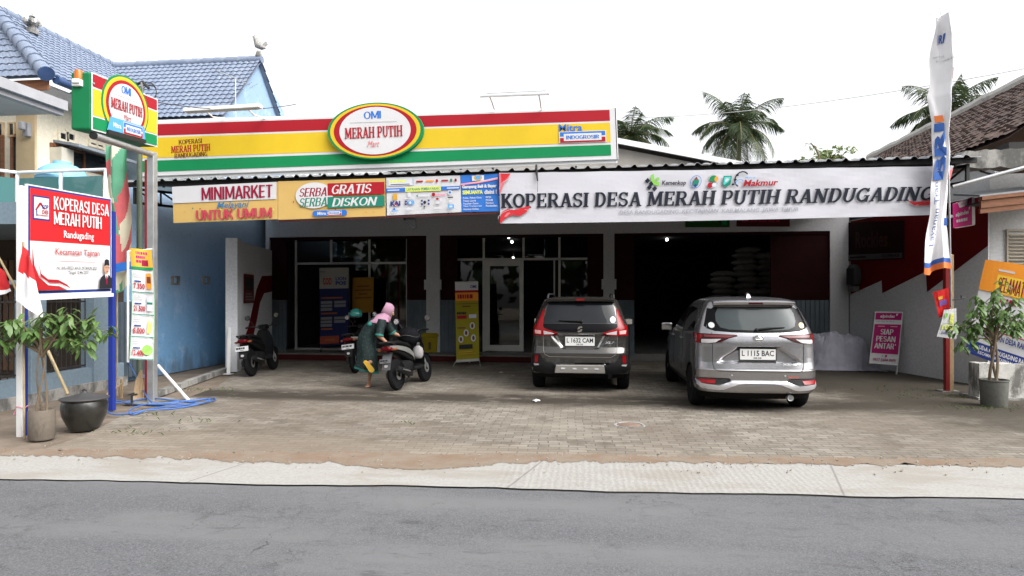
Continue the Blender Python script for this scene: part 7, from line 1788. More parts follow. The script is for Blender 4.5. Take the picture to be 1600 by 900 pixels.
# sandals
yel = M('yellow_sandal', (.62,.38,.03), .6, var=.12)
def sandal(an, fw, dn, nm):
    fw = fw.normalized(); dn = (dn-fw*dn.dot(fw)).normalized(); sd = fw.cross(dn); g = MB()
    out = [(-.075,.0),(-.06,.033),(.0,.036),(.06,.04),(.12,.05),(.165,.045),(.19,.02),(.19,-.02),(.165,-.045),(.12,-.05),(.06,-.04),(.0,-.036),(-.06,-.033)]
    g.prism([an+fw*a+sd*b_+dn*.074 for a, b_ in out], dn*.022)
    o = g.build(nm, yel, woman, bevel=.004)
    g = MB(); g.tube([an+fw*.04+sd*.045+dn*.075, an+fw*.09+sd*.03+dn*.035, an+fw*.125+dn*.032, an+fw*.09-sd*.03+dn*.035, an+fw*.04-sd*.045+dn*.075], .008, 6); g.build('strap', M('sandal_strap', (.3,.2,.05), .6), o)
sandal(ankR, ftR, -CF, 'sandal')
# ================================================================== foliage
def leaf_mat(name, c1, c2, c3, rough=.45):
    m, N, L, b, v = nodes_mat(name, rough)
    g_ = N.new('ShaderNodeNewGeometry'); f = nnoise(N, L, v, 6, 4)
    c = nmix(N, L, g_.outputs['Random Per Island'], c1, c2); c = nmix(N, L, nramp(N, L, f, .5, .72, 0, .5), c, c3)
    L.new(c, b.inputs['Base Color'])
    tr = N.new('ShaderNodeBsdfTranslucent'); L.new(c, tr.inputs[0]); mx = N.new('ShaderNodeMixShader'); mx.inputs[0].default_value = .28
    o = N['Material Output']; L.new(b.outputs[0], mx.inputs[1]); L.new(tr.outputs[0], mx.inputs[2]); L.new(mx.outputs[0], o.inputs['Surface'])
    return m
frond_m = leaf_mat('palm_frond', (.032,.058,.022), (.065,.10,.038), (.13,.125,.065)); trunk_m = mat_stained('palm_trunk', (.20,.17,.13), (.09,.075,.06), sc=3)
broad_m = leaf_mat('broad_leaf', (.07,.15,.035), (.14,.235,.065), (.20,.28,.10), .4); bark_m = mat_stained('bark', (.17,.125,.08), (.07,.055,.035), sc=6)
def palm(px, py, d, R, label, seed, lean=.0, nf=22):
    """coconut palm: curved ringed trunk, fronds of many drooping leaflets"""
    r = random.Random(seed); c = at(px, py, d); base = Vector((c.x-lean, c.y, 0))
    t = thing('palm_tree', label, 'palm', base, group='coconut palms behind the shop')
    g = MB(); pts = []; rs = []
    for i in range(26):
        f = i/25; pts.append(base.lerp(c-UP*.25, f)+CR*(.25*math.sin(f*2.6)*lean)); rs.append(.20-.075*f+(.012 if i % 2 else 0)+(.12*(1-f*6) if f < .16 else 0))
    g.tube(pts, rs, 10); g.build('trunk', trunk_m, t, smooth=50)
    g = MB(); rach = MB()
    for k in range(nf):
        az = 2*PI*(k*.381966)+r.uniform(-.25,.25); el = math.radians(82-128*(k/(nf-1))**.9 + r.uniform(-8,8)); Ln = R*r.uniform(.85,1.1)*(1.0 if k > 3 else .66)
        dirh = Vector((math.cos(az), math.sin(az), 0)); P = []; p = c.copy(); e = el; n = 13; st_ = Ln/n; bend = (.046 if k > 3 else .026)+.05*max(0, math.cos(el))*r.uniform(.8,1.5)
        for i in range(n+1):
            P.append(p.copy()); p = p+(dirh*math.cos(e)+UP*math.sin(e))*st_; e -= bend*(1+.7*i/n)
        rach.tube(P, [.05-.042*i/n for i in range(n+1)], 5)
        side = dirh.cross(UP).normalized(); tw = r.uniform(-.5,.5)
        for i in range(2, 52):
            f = i/52; j = min(n-1, int(f*n)); q = P[j].lerp(P[j+1], f*n-j); tan = (P[j+1]-P[j]).normalized(); nrm = side.cross(tan).normalized()
            ll = R*.34*math.sin(PI*min(1, .12+f*.93))**.65*r.uniform(.85,1.1)
            for s_ in (-1, 1):
                d_ = (side*s_*(.82+.1*tw*s_)+tan*.52-UP*(.28+.45*r.random())*(.5+f)+nrm*.1).normalized(); w = tan*.022*R/2.4
                m1 = q+d_*ll*.5; m2 = q+(d_-UP*.32).normalized()*ll
                g.add([q-w*.5, q+w*.5, m1+w*.7, m2, m1-w*.7], [[0,1,2,3,4]])
    g.build('crown', frond_m, t, fix=False); rach.build('rachis', M('rachis', (.14,.13,.05), .6), t, smooth=True)
    g = MB()
    for k in range(7): a = k*.9; g.ball(c+Vector((.28*math.cos(a), .28*math.sin(a), -.35-.1*(k%2))), .12, 8, 6)
    g.build('coconuts', M('coconut_husk', (.20,.17,.05), .6, var=.3), t, smooth='all')
palm(1154, 200, 40, 3.5, 'tall coconut palm with a full crown standing alone over the middle of the banner', 5, .3, 30)
palm(985, 216, 40, 3.2, 'coconut palm half hidden behind the right end of the shop sign', 9, .1, 28)
palm(1481, 176, 36, 3.5, 'coconut palm behind the feather flag and the brown tiled roof', 14, -.2, 26)
def bush(px, py, d, w, h, label, seed, n=900):
    r = random.Random(seed); c = at(px, py, d); t = thing('tree', label, 'tree', (c.x, c.y, 0), group='distant trees behind the roofs')
    g = MB(); g.tube([(c.x,c.y,0),(c.x+.1,c.y,c.z*.5),(c.x,c.y,c.z)], [.14,.1,.05], 8)
    for k in range(8): a = k*.8; g.tube([(c.x,c.y,c.z-h*.3),(c.x+w*.3*math.cos(a),c.y+w*.3*math.sin(a),c.z+h*.1*r.random()),(c.x+w*.6*math.cos(a),c.y+w*.6*math.sin(a),c.z+h*(.2*r.random()+.1))],[.05,.03,.012],5)
    g.build('trunk', bark_m, t, smooth=50); g = MB()
    cl = [(r.gauss(0,.42)*w, r.gauss(0,.42)*w, r.gauss(0,.3)*h, r.uniform(.15,.4)) for _ in range(26)]
    for _ in range(n):
        a = r.choice(cl); p = c+Vector((a[0]+r.gauss(0,a[3])*w*.5, a[1]+r.gauss(0,a[3])*w*.5, a[2]+r.gauss(0,a[3])*h*.5)); u = Vector((r.gauss(0,1),r.gauss(0,1),r.gauss(0,.6))).normalized(); v = u.cross(Vector((r.gauss(0,1),r.gauss(0,1),1))).normalized(); s_ = r.uniform(.07,.15)
        g.add([p-u*s_, p+v*s_*.45, p+u*s_, p-v*s_*.45], [[0,1,2,3]])
    g.build('crown', leaf_mat('pale_foliage', (.14,.20,.06), (.24,.30,.12), (.30,.33,.17)) if 'pale_foliage' not in MATS else MATS['pale_foliage'], t, fix=False)
bush(1298, 246, 34, 1.0, .5, 'pale green tree top showing left of the brown tiled roof', 3, 900)
bush(1247, 256, 34, .35, .3, 'tiny green tree tip just above the canopy right of the palm', 4, 160)
# bent pale twig of a dead palm leaf
c = at(1287, 262, 30); t = thing('bare_branch', 'bent bare branch curling above the canopy between palm and brown roof', 'branch', (c.x,c.y,0))
g = MB(); tips = [at(1283,258,30), at(1279,242,30), at(1274,231,30), at(1267,224,30), at(1263,226,30)]; g.tube([Vector((c.x,c.y,0)), at(1288,300,30)]+tips, [.1,.08,.05,.045,.04,.03,.01], 6); g.build('stem', bark_m, t, smooth=True)
g = MB(); r = random.Random(2)
for p in tips:
    for k in range(10): u = Vector((r.gauss(0,1),r.gauss(0,1),r.gauss(-.6,.6))).normalized(); q = p+u*.05; g.add([q, q+u*.22+Vector((.03,0,0)), q+u*.3-UP*.06], [[0,1,2]])
g.build('leaves', MATS['pale_foliage'], t, fix=False)
def potted(px, py, d, name, label, stem_h, crown, seed, nl=240, tw=.03, leaf=.13):
    """potted mango seedling: several twisted stems, twigs and long drooping leaves in whorls"""
    r = random.Random(seed); b = gp(px, py); t = thing(name, label, 'plant', b)
    g = MB(); lv = MB(); tips = []
    for k in range(3):
        a = k*2.1; g.tube([b+Vector((.06*math.cos(a+f*3)*(1-f*.5), .06*math.sin(a+f*3)*(1-f*.5), .30+(stem_h-.30)*f)) for f in [i/8 for i in range(9)]], [tw*(1-.4*i/8) for i in range(9)], 7)
    top = b+UP*stem_h
    for (dx, dy, dz) in crown:
        q = top+CR*dx+CF*dy+UP*dz; m_ = top.lerp(q, .5)+UP*r.uniform(.0,.08)+CR*r.uniform(-.05,.05)
        st0 = top-UP*r.uniform(0,.35)*stem_h*.5
        g.tube([st0, m_, q], [.016,.011,.005], 6); tips += [(q, 1.0), (m_.lerp(q,.55), .75), (m_, .45)]
    for q, wgt in tips:
        for i in range(int(nl*wgt/len(crown))):
            a = r.uniform(0, 2*PI); el = r.uniform(-.9,.45); h = Vector((math.cos(a), math.sin(a), 0)); ln = leaf*r.uniform(.7,1.35); p0 = q+Vector((r.gauss(0,.03),r.gauss(0,.03),r.gauss(0,.05)))
            d1 = h*math.cos(el)+UP*math.sin(el); d2 = (d1-UP*.75).normalized(); d3 = (d2-UP*.6).normalized(); s_ = d1.cross(UP).normalized()
            p1 = p0+d1*ln*.28; p2 = p1+d2*ln*.38; p3 = p2+d3*ln*.34; w = ln*.165; cup = UP*(-w*.25)
            lv.add([p0, p1+s_*w*.8+cup, p1, p1-s_*w*.8+cup, p2+s_*w*.85+cup, p2, p2-s_*w*.85+cup, p3], [[0,1,2],[0,2,3],[1,4,5,2],[2,5,6,3],[4,7,5],[5,7,6]])
    g.build('stem', bark_m, t, smooth=50); lv.build('leaves', broad_m, t, fix=False, smooth='all')
    return t, b
# left plant in a cloth grow bag
t, b = potted(65, 686, 0, 'mango_plant', 'leafy potted mango plant in a grey grow bag at the left board post', 1.18,
    [(-.45,.05,.12),(-.28,-.1,.22),(-.08,.1,.27),(.12,-.05,.28),(.28,.05,.33),(.42,-.1,.24),(.56,.05,.16),(.68,-.05,.30),(.80,.0,.12),(.18,.15,.05),(-.2,.15,.02),(.40,.1,.0),(-.05,-.15,.1),(.62,-.1,-.05),(-.48,-.05,-.02)], 11, 190, .012, .155)
g = MB(); rings = []
for z, a in ((.0,.125),(.02,.135),(.18,.14),(.34,.137),(.355,.13),(.33,.12)): rings.append([b+Vector((a*math.cos(2*PI*i/24)*(1+.04*mnoise.noise((i*.7,z*9,1))), a*math.sin(2*PI*i/24)*(1+.04*mnoise.noise((i*.7,z*9,5))), z)) for i in range(24)])
g.loft(rings); g.build('grow_bag', mat_stained('bag_cloth', (.15,.125,.10), (.07,.058,.045), sc=4), t, smooth=50)
# right plant in a dark metal pot
t, b = potted(1553, 636, 0, 'mango_plant', 'leafy potted mango plant in a dark metal pot before the leaning banner', 1.12,
    [(-.62,.0,.12),(-.48,.05,-.12),(-.35,-.1,.38),(-.18,.1,.55),(-.02,-.05,.62),(.14,.05,.72),(.28,-.1,.55),(.42,.05,.32),(.52,0,.10),(-.25,.1,.10),(.05,.1,.20),(.25,-.1,.12),(-.40,0,.15),(.0,-.15,.36),(.62,.05,.25)], 23, 200, .024, .155)
g = MB(); g.lathe([(.0,.0),(.165,.0),(.17,.01),(.19,.40),(.20,.41),(.20,.43),(.185,.43),(.18,.38),(0,.37)], b, n=28); g.build('pot', mat_stained('old_metal_pot', (.13,.13,.115), (.055,.05,.042), sc=5), t, smooth=30)
# ------------------------------------------------------------------ glazed clay jar with lid and the slanting stick
b = gp(132, 671); t = thing('clay_jar', 'big dark glazed clay jar with a lid standing on the paving at the left', 'jar', b)
glaze = M('dark_glaze', (.022,.021,.018), .32, var=.4, scale=7, coat=.3)
g = MB(); g.lathe([(0,0),(.155,0),(.17,.015),(.175,.03),(.20,.08),(.245,.18),(.262,.27),(.258,.33),(.245,.37),(.262,.385),(.265,.40),(.25,.405),(.235,.39),(.235,.33)], b, n=40); g.build('jar_body', glaze, t, smooth=40)
g = MB(); rings = [(0,.50),(.02,.50),(.03,.48),(.05,.465),(.20,.425),(.275,.41),(.278,.40),(.26,.398),(0,.40)]
g.lathe(rings, b, n=32); g.build('lid', M('lid_grey', (.055,.055,.057), .55, var=.25, scale=5, bump=.2), t, smooth=40)
g = MB(); g.tube([b+UP*.495+CR*-.03, b+UP*.515, b+UP*.495+CR*.03], .011, 6); g.build('knob', glaze, t)
def flag(name, label, c4, cols, seed, amp=.03, n=(14,22), splits=None):
    """cloth from four corners with soft folds; cols(u,v)->index"""
    TL, TR, BR, BL = map(Vector, c4); nrm = (BL-TL).cross(TR-TL).normalized(); g = MB(); V = []; nu, nv = n
    for j in range(nv+1):
        for i in range(nu+1):
            u, v = i/nu, j/nv; p = (TL*(1-u)+TR*u)*(1-v)+(BL*(1-u)+BR*u)*v
            V.append(p+nrm*(amp*math.sin(u*8+v*3+seed)+amp*.6*mnoise.noise((u*3,v*3,seed)))+(TR-TL).normalized()*amp*.5*math.sin(v*7+seed))
    K = nu+1; N_ = len(V); off = nrm*.003
    g.add(V+[p-off for p in V], [])
    for j in range(nv):
        for i in range(nu):
            a = j*K+i; ci = cols((i+.5)/nu, (j+.5)/nv); g.f.append([a,a+1,a+K+1,a+K]); g.m.append(ci); g.f.append([N_+a,N_+a+K,N_+a+K+1,N_+a+1]); g.m.append(ci)
    return g
fl_r = M('flag_red', (.56,.015,.02), .75, var=.08); fl_w = M('flag_white', (.86,.85,.87), .75, var=.05); fl_g = M('flag_green', (.09,.30,.18), .75, var=.15); fl_rose = M('flag_rose', (.55,.11,.12), .75, var=.15); fl_c = M('flag_cream', (.62,.60,.46), .75, var=.08)
t = thing('national_flag', 'red and white flag drooping from the post of the cooperative board', 'flag', at(40,388,7.7))
g = flag('', '', [at(37,383,7.72), at(47,400,7.70), at(66,497,7.62), at(23,468,7.66)], lambda u, v: 0 if v < .40+.10*(1-u) else 1, 1.0, .02); g.build('cloth', [fl_r, fl_w], t, smooth='all')
g = flag('', '', [at(44,470,7.75), at(56,485,7.74), at(66,516,7.72), at(48,526,7.76)], lambda u, v: 0, 2.0, .015); g.build('tail', fl_w, t, smooth='all')
g = MB(); g.tube([at(38,690,7.72)+UP*.03, at(36,378,7.72)], .012, 8); g.build('flag_stick', M('bamboo', (.40,.31,.17), .6, var=.2, scale=8), t, smooth=True)
t = thing('national_flag', 'red and white flag on a slanting bamboo stick at the left picture edge', 'flag', at(107,615,8.1))
g = flag('', '', [at(-14,398,8.5), at(4,424,8.45), at(21,456,8.4), at(-30,468,8.45)], lambda u, v: 0 if v < .82 else 1, 3.0, .03); g.build('cloth', [fl_r, fl_w], t, smooth='all')
g = MB(); g.tube([at(106,616,8.15), at(62,520,8.35), at(8,420,8.5), at(-14,380,8.55)], [.02,.018,.015,.012], 8); g.build('stick', M('bamboo', (.40,.31,.17)), t, smooth=True)
# long green, red and cream flag on the green post
t = thing('long_flag', 'long green red and cream cloth flag hanging beside the pole sign', 'flag', at(185,455,10.9))
def lf(u, v):
    k = v+.10*(u-.5)+.02*math.sin(u*9)
    if u < .42-.12*math.sin(v*5): seq = ((.06,0),(.17,1),(.36,2),(.56,0),(.80,1),(.93,2),(9,0))
    else: seq = ((.09,2),(.34,0),(.52,1),(.72,2),(.86,1),(9,2))
    k += .18*(u-.42) if u >= .42 else -.10*u
    for lim, c_ in seq:
        if k < lim: return c_
g = flag('', '', [at(166,226,11.1), at(200,230,11.15), at(209,446,11.0), at(172,464,10.9)], lf, 4.0, .075, (28,110)); g.build('cloth', [fl_g, fl_rose, fl_c], t, smooth='all')
g = flag('', '', [at(178,412,10.86), at(206,408,10.9), at(205,420,10.9), at(178,427,10.86)], lambda u, v: 0, 4.0, .012, (8,4)); g.build('print_band', B_, t, smooth='all')
g = MB(); g.tube([at(183,640,11.15), at(183,228,11.15)], .014, 6); g.build('rod', M('bamboo', (.40,.31,.17)), t)

# ------------------------------------------------------------------ feather flag tied to the red and wooden post on the right
b = gp(1482, 613); LEAN = Vector((b.x*.0, -.70, 0)); t = thing('flag_post', 'square post half red metal half raw timber on the right of the forecourt', 'post', b)
zt = 2.42; ptop = at(1481.5, 464-(zt-CAMH)/10.86*1000, 10.86)
g = MB(); g.bar(b+CR*.035, ptop+CR*.035, .066, .09, up=(0,1,0)); g.build('timber_half', wood_raw, t, bevel=.004)
g = MB(); g.bar(b-CR*.033, ptop-CR*.033, .066, .09, up=(0,1,0)); g.build('red_half', rust_red, t, bevel=.003)
g = MB(); hq = at(1486,469,10.9); g.tube([hq, hq+Vector((.22,-.02,.04))], .012, 6); g.tube([hq+Vector((.15,-.02,.02)), hq+Vector((.15,-.02,.08))], .01, 6); g.build('hook', black, t); g = MB(); g.obox(b+UP*.02,(1,0,0),(0,1,0),UP,.16,.12,.012); g.build('base_mortar', old_concrete, t)
t = thing('feather_flag', 'tall narrow white feather flag with blue and orange print on the right post', 'flag', at(1480,430,10.5))
prof = [(26,1463,1473),(42,1462,1476),(60,1461,1482),(95,1459,1484),(130,1456,1483.5),(150,1452,1482.5),(165,1456,1482),(190,1460,1483),(215,1458,1484),(240,1456,1485),(262,1455,1485),(290,1453,1484),(320,1450,1483),(350,1447,1482),(380,1444.5,1484),(405,1442.5,1486),(424,1441.5,1487)]
FD = 10.45
def fpt(y, u):
    for a, c in zip(prof, prof[1:]):
        if y <= c[0]: k = (y-a[0])/(c[0]-a[0]); xl, xr = a[1]+(c[1]-a[1])*k, a[2]+(c[2]-a[2])*k; break
    else: xl, xr = prof[-1][1:]
    xl += 1.6*math.sin(y*.06)+1.1*math.sin(y*.023+1); xr += 1.0*math.sin(y*.045+2)
    fold = .06*math.sin(u*4.6+y*.012) + .016*math.sin(u*9-y*.05) + .010*math.sin(y*.09+u*3) - .12*math.exp(-((u-.68-.06*math.sin(y*.013))/.09)**2) + .015*math.sin(u*13+y*.02)
    return at(xl+(xr-xl)*u, y, FD)+CF*(fold)
OB = ink('flag_orange',(.80,.22,.06)); FB = ink('flag_blue',(.05,.13,.42))
g = MB(); nu, nv = 22, 160; ys = [26+(424-26)*j/nv for j in range(nv+1)]
V = [fpt(y + max(0, (y-330)/94.0)*(11*(1-u)-6+3*math.sin(u*7)), u) for j, y in enumerate(ys) for u in [i/nu for i in range(nu+1)]]
V2 = [p+CF*.004 for p in V]; K = nu+1; n0 = len(V); g.add(V+V2, [])
for j in range(nv):
    for i in range(nu):
        a = j*K+i; ci = 2 if j >= nv-4 else 1 if j >= nv-7 else 0
        g.f += [[a,a+1,a+K+1,a+K],[n0+a,n0+a+K,n0+a+K+1,n0+a+1]]; g.m += [ci,ci]
g.build('cloth', [fl_w, FB, OB], t, smooth='all')
def ftext(txt, y0, y1, u0, u1, m, vertical=True, bold=.02, name='print', shear=0):
    V, Fc, a = text_geo(txt, bold, shear); g = MB()
    P = []
    for x, z in V:
        if vertical: y = y1+(y0-y1)*x; u = u0+(u1-u0)*(1-z)       # reads upwards
        else: y = y1+(y0-y1)*z; u = u0+(u1-u0)*x
        P.append(fpt(y, u)-CF*.028)
    g.add(P, Fc); return g.build(name, m, t, fix=False)
ftext('BRI', 54, 68, .30, .62, FB, False, .03, shear=.2)
ftext('melayani', 87, 92, .1, .55, GREY, False, 0); ftext('Indonesia', 94, 98, .2, .75, GREY, False, 0)
g = MB(); 
g.quad(*[fpt(y,u)-CF*.028 for y,u in ((182,.06),(182,.45),(192,.5),(192,.06))]); g.build('orange_bar', OB, t, fix=False)
g = MB()
for (ya,yb,ua,ub) in ((110,128,.78,.95),(127,135,.84,.96),(134,142,.9,.98)): g.quad(*[fpt(y,u)-CF*.028 for y,u in ((ya,ua),(ya,ub),(yb,ub),(yb,ua))])
g.build('print', OB, t, fix=False)
ftext('BRI', 194, 282, .04, .50, FB, True, .05); ftext('Layanan Transaksi', 250, 385, .10, .34, ink('flag_ink',(.16,.22,.42)), True, .005); 
g = MB(); g.quad(*[fpt(y,u)-CF*.028 for y,u in ((340,.86),(340,.99),(352,.99),(352,.86))]); g.build('print', FB, t, fix=False)
g = MB(); g.tube([at(1486,480,10.86), at(1483,300,10.56), at(1480,120,10.52), at(1474,40,10.5), at(1468,12,10.5), at(1467,-20,10.5)], [.016,.014,.011,.008,.006,.004], 8); g.build('rod', steel, t, smooth=True)
bd = Board(at(1457,456,10.75), at(1483,450,10.72), at(1484,492,10.8), at(1467,497,10.82), disp=lambda u,v,s: s.n*.015*math.sin(u*5+v*3), grid=.05)
bd.back(.002, ink('poster_scarlet',(.55,.02,.02))); bd.rect(.22,.22,.55,.33,GOLD); bd.bars(.25,.38,.98,.60, ink('violet',(.16,.10,.35)), 1, 3, .9); bd.ell(.7,.85,.2,.14,MA_)
tag(bd.build('small_poster'), 'small torn red poster tied to the red and timber post', 'poster')
bd = Board(at(1475,484,10.76), at(1495,482,10.76), at(1494,530,10.84), at(1464,526,10.84), disp=lambda u,v,s: s.n*.012*math.sin(u*5+v*4), grid=.05)
bd.back(.002, W_); bd.rect(.55,.15,.8,.5,LIME); bd.rect(.62,.18,.76,.32,OR_); bd.poly([(.1,.1),(.3,.15),(.3,.3),(.12,.28)],GL); bd.text('100',.12,.53,.85,.72,LIME,bold=.05); bd.bars(.15,.79,.8,.9,NAVY,2,5,.5)
tag(bd.build('small_poster'), 'small white poster with yellow numbers tied to the timber post', 'poster')
# weathered concrete block behind the right pot
p0 = gp(1537, 627); t = thing('concrete_block', 'stained white concrete block behind the dark pot under the leaning banner', 'block', p0)
g = MB(); V = []; x1 = p0.x+1.4
nx, nz = 20, 8; fr = [[Vector((p0.x+1.4*i/nx, p0.y+.12+.02*mnoise.noise((i*.6,j*.6,1)), .60*j/nz+.02*mnoise.noise((i*.5,j,3)))) for i in range(nx+1)] for j in range(nz+1)]
bk = [[p+Vector((0,.3,0)) for p in r_] for r_ in fr]
g.loft(fr, closed=False); g.loft(bk, closed=False); g.loft([fr[-1], bk[-1]], closed=False); g.loft([[r_[0] for r_ in fr],[r_[0] for r_ in bk]], closed=False); g.loft([[r_[-1] for r_ in fr],[r_[-1] for r_ in bk]], closed=False)
g.build('block_body', mat_stained('mouldy_white', (.58,.57,.54), (.09,.085,.075), sc=3.0, lo=.46, hi=.62, amt=.85), t, smooth=40); g = MB(); g.box((p0.x-.05,p0.y+.05,0),(p0.x+1.5,p0.y+.6,.05)); g.build('footing', old_concrete, t)

# ------------------------------------------------------------------ covered pile, bin, sacks, hose, odds and ends
c0_ = gp(1318, 580); t = tag(bpy.data.objects.new('x', None)) if False else None
g = MB(); nx, ny = 150, 100; V = []
def pile(x, y):
    ang = math.atan2(y/.5, x/.85); rad = math.hypot(x/.85, y/.55)
    h1 = .80*(1-sstep(.30,.98,math.hypot((x+.22)/.72, y/.60))); h2 = .70*(1-sstep(.34,1.0,math.hypot((x-.34)/.62, y/.56)))
    h = max(h1, h2)*.55+.45*min(.82, h1+h2)
    rid = .018*math.sin(ang*11+2*mnoise.noise((x*2,y*2,3)))*sstep(.35,.75,rad)*sstep(.0,.2,h)
    fold = .07*mnoise.noise((x*3.2,y*3.2,2)) - .16*abs(mnoise.noise((x*3.6+y*1.2,y*3.6-x*1.2,5))) - .07*abs(mnoise.noise((x*9-y*3,y*8+x*3,7)))+.05 + .012*mnoise.noise((x*17,y*17,8))
    return max(.012+.012*abs(mnoise.noise((x*9,y*9,1))), h+(rid+fold)*sstep(0,.12,h))
cX = c0_+Vector((0,.45,0))
for j in range(ny+1):
    for i in range(nx+1): x = -.92+1.84*i/nx; y = -.62+1.24*j/ny; ex2 = .05*mnoise.noise((x*3,y*3,9)); V.append(cX+Vector((x+ex2, y+ex2, .014+pile(x,y))))
K = nx+1; g.add(V, [[j*K+i, j*K+i+1, (j+1)*K+i+1, (j+1)*K+i] for j in range(ny) for i in range(nx)])
tp = g.build('covered_pile', M('tarp_lilac_grey', (.42,.41,.48), .55, var=.15, scale=4, bump=.4, bscale=9, spec=.3), smooth='all'); tag(tp, 'low pile of goods under a crumpled lilac grey tarpaulin behind the silver car', 'tarpaulin')
# yellow pedal bin
b = gp(674, 561); b.z = .014; t = thing('pedal_bin', 'yellow pedal bin between the middle openings of the shop front', 'bin', b)
ye = M('bin_yellow', (.36,.27,.01), .55, spec=.2, var=.1, scale=3)
g = MB(); w0, w1, h = .175, .215, .60
g.loft([[b+Vector((sx*w, sy*w*.85, z)) for sx, sy in ((-1,-1),(1,-1),(1,1),(-1,1))] for z, w in ((.03,w0),(.3,(w0+w1)/2),(.60,w1))]); g.build('bin_body', ye, t, bevel=.025)
g = MB(); g.loft([[b+Vector((sx*w, sy*w*.9, z)) for sx, sy in ((-1,-1),(1,-1),(1,1),(-1,1))] for z, w in ((.602,.235),(.66,.235),(.70,.20),(.715,.12))]); g.build('lid', ye, t, bevel=.015)
g = MB(); g.obox(b+Vector((0,-.19,.05)),(1,0,0),(0,1,0),UP,.06,.05,.012); g.build('pedal', black, t); g = MB(); g.obox(b+Vector((.0,-.187,.36)),(1,0,0),(0,1,.1),UP,.035,.004,.10); g.build('mark', M('bin_dark', (.10,.07,.01), .5), t)
# sacks stacked inside the third opening, each a thing of its own
sackm = M('sack_white', (.34,.33,.315), .8, var=.15, scale=5, bump=.15, bscale=50); r = random.Random(12)
def sack_mesh():
    g = MB(); rings = []
    for k in range(13):
        f = -1+2*k/12; e = (1-abs(f)**3.2); rings.append([Vector((.40*f, (.255*(.62+.38*e) )*math.cos(2*PI*i/18), (.03+.085*e)*math.sin(2*PI*i/18)+.008*mnoise.noise((f*3,i*.5,2)))) for i in range(18)])
    g.loft(rings); return g
first = None; posn = ('left', 'right')
base = at(1165, 464, 21.0)
rowsN = []
for lev in range(16):
    for colx in range(3):
        top_ok = lev < (12, 16, 15)[colx]
        if top_ok: rowsN.append((lev, colx))
levn = ['bottom','second','third','fourth','fifth','sixth','seventh','eighth','ninth','tenth','eleventh','twelfth','thirteenth','fourteenth','fifteenth','sixteenth']
for lev, cx_ in rowsN:
    x = base.x-.72+.72*cx_+r.uniform(-.13,.13); y = base.y+r.uniform(-.12,.12); z = .19+.105+lev*.196
    lb = 'white rice sack, %s from the floor in the %s stack inside the right opening' % (levn[lev], ('left','middle','right')[cx_])
    if first is None:
        first = sack_mesh().build('sack', sackm, None, smooth='all'); o = first
    else: o = first.copy(); COL.objects.link(o)
    o.location = (x, y, z); o.rotation_euler = (r.uniform(-.10,.10), r.uniform(-.09,.09), r.uniform(-.35,.35)+(PI if r.random() < .5 else 0)); tag(o, lb, 'sack', 'sacks stacked in the store')
# pale wall panel inside that opening so the stack has a back
# blue garden hose lying in loops
g = MB(); r = random.Random(4); pts = []
path = [(200,597),(212,612),(224,626),(240,634),(262,633),(290,629),(320,626),(336,626),(330,631),(296,636),(262,640),(232,646),(208,651),(203,645),(226,638),(258,634),(296,630),(326,629),(318,634),(280,640),(248,645),(222,648),(196,650),(172,650),(166,643),(178,634),(202,630),(236,628),(270,630),(306,632),(290,637),(246,638),(206,634),(184,630),(168,636)]
for i in range(len(path)-1):
    for k in range(6):
        f = k/6; p0_, p1_ = path[max(i-1,0)], path[i]; p2_, p3_ = path[i+1], path[min(i+2,len(path)-1)]
        q = [.5*((2*p1_[a])+(-p0_[a]+p2_[a])*f+(2*p0_[a]-5*p1_[a]+4*p2_[a]-p3_[a])*f*f+(-p0_[a]+3*p1_[a]-3*p2_[a]+p3_[a])*f**3) for a in (0,1)]
        p = gp(q[0], q[1]); s_ = i+f; p.z = .026+.016*(1+math.sin(s_*1.9))*(1 if i > 7 else .3)+(max(0, 3-s_)*.13); pts.append(p)
g.tube(pts, .0125, 8); tag(g.build('garden_hose', M('hose_blue', (.055,.13,.36), .4, var=.1), smooth='all'), 'blue garden hose lying in loops at the foot of the sign pole', 'hose')
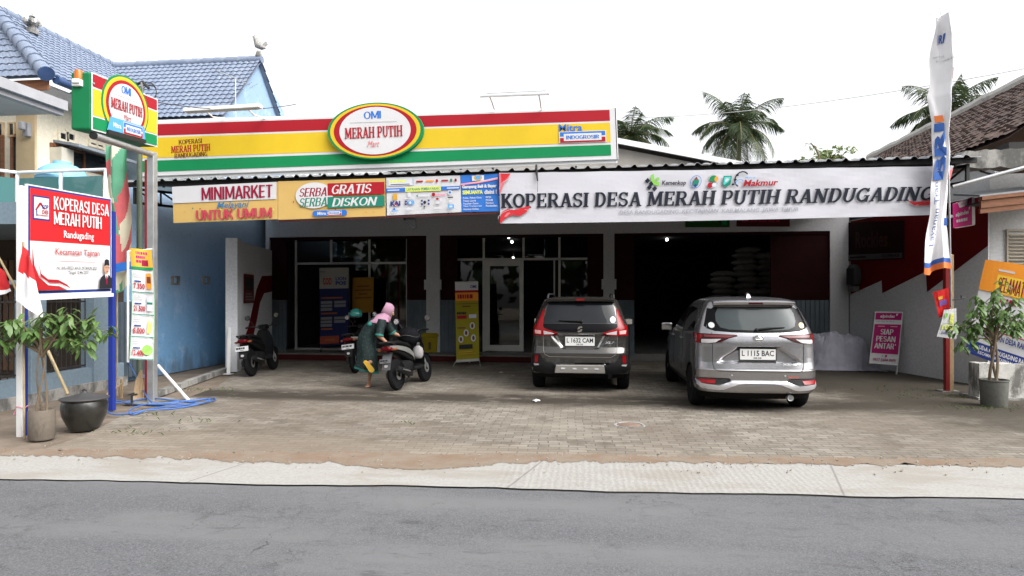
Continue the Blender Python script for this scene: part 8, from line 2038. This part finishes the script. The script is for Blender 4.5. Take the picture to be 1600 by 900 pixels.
# stakes, tap and brick bits beside the pole
t = thing('water_tap', 'small tap stand with pale stakes beside the blue board post', 'tap', gp(205,632))
g = MB(); g.bar(gp(190,622), gp(190,622)+UP*.32, .03); g.bar(gp(168,638)+UP*.22, gp(191,624)+UP*.26, .025); g.build('stake', wood_raw, t)
g = MB(); p = gp(206,634); g.tube([p, p+UP*.16, p+UP*.18+CR*.08], .018, 8); g.tube([p+UP*.17-CR*.05, p+UP*.2+CR*.04], .012, 6); g.build('tap_body', M('tap_dark', (.06,.07,.06), .4, metal=.6), t, smooth=True)
t = thing('timber_stub', 'weathered timber stub leaning at the back posts of the pole sign', 'timber', gp(212,626)); g = MB(); g.prism([gp(207,628), gp(222,626), gp(222,626)+UP*.5+CR*-.03, gp(212,627)+UP*.36], (0,.05,0)); g.build('stub', wood_raw, t); g = MB(); g.obox(gp(250,628)+UP*.012,(1,0,0),(0,1,0),UP,.42,.3,.012); g.build('base_slab', old_concrete, t)
# weeds and litter
g = MB(); r = random.Random(8); wm = leaf_mat('weed', (.05,.09,.02), (.10,.15,.035), (.16,.17,.06))
for (px, py, n, sp) in ((322,612,60,.3),(215,677,40,.25),(310,660,22,.2),(1500,622,90,.6),(1585,640,80,.5),(1440,612,40,.7),(640,664,10,.1),(240,650,26,.25),(1530,640,50,.4)):
    c = gp(px, py)
    for k in range(n):
        p = c+Vector((r.gauss(0,sp), r.gauss(0,sp*.4), .014)); a = r.uniform(0,2*PI); h = r.uniform(.015,.05); d = Vector((math.cos(a),math.sin(a),0))
        g.add([p, p+d*.02+UP*h*.7, p+d*.05+UP*h, p+d*.025+UP*h*.4], [[0,1,2,3]])
tag(g.build('weeds', wm, fix=False), kind='stuff')
for i, (px, py, s_, lb) in enumerate(((783,584,.06,'crumpled white paper scrap on the paving near the roll-up banner'),(802,589,.035,'smaller white paper scrap on the paving right of the bigger scrap'),(838,629,.09,'flat pale scrap on the damp line left of the grey car'))):
    p = gp(px, py); p.z = .016; g = MB(); g.add([p+Vector((math.cos(a)*s_*(.7+.3*math.sin(a*3)), math.sin(a)*s_*.8, .008+.012*abs(math.sin(a*2)))) for a in [k*PI/4 for k in range(8)]]+[p+UP*.03*s_/.06], [[k,(k+1)%8,8] for k in range(8)])
    tag(g.build('paper_scrap', W_), lb, 'litter', 'paper scraps on the paving')
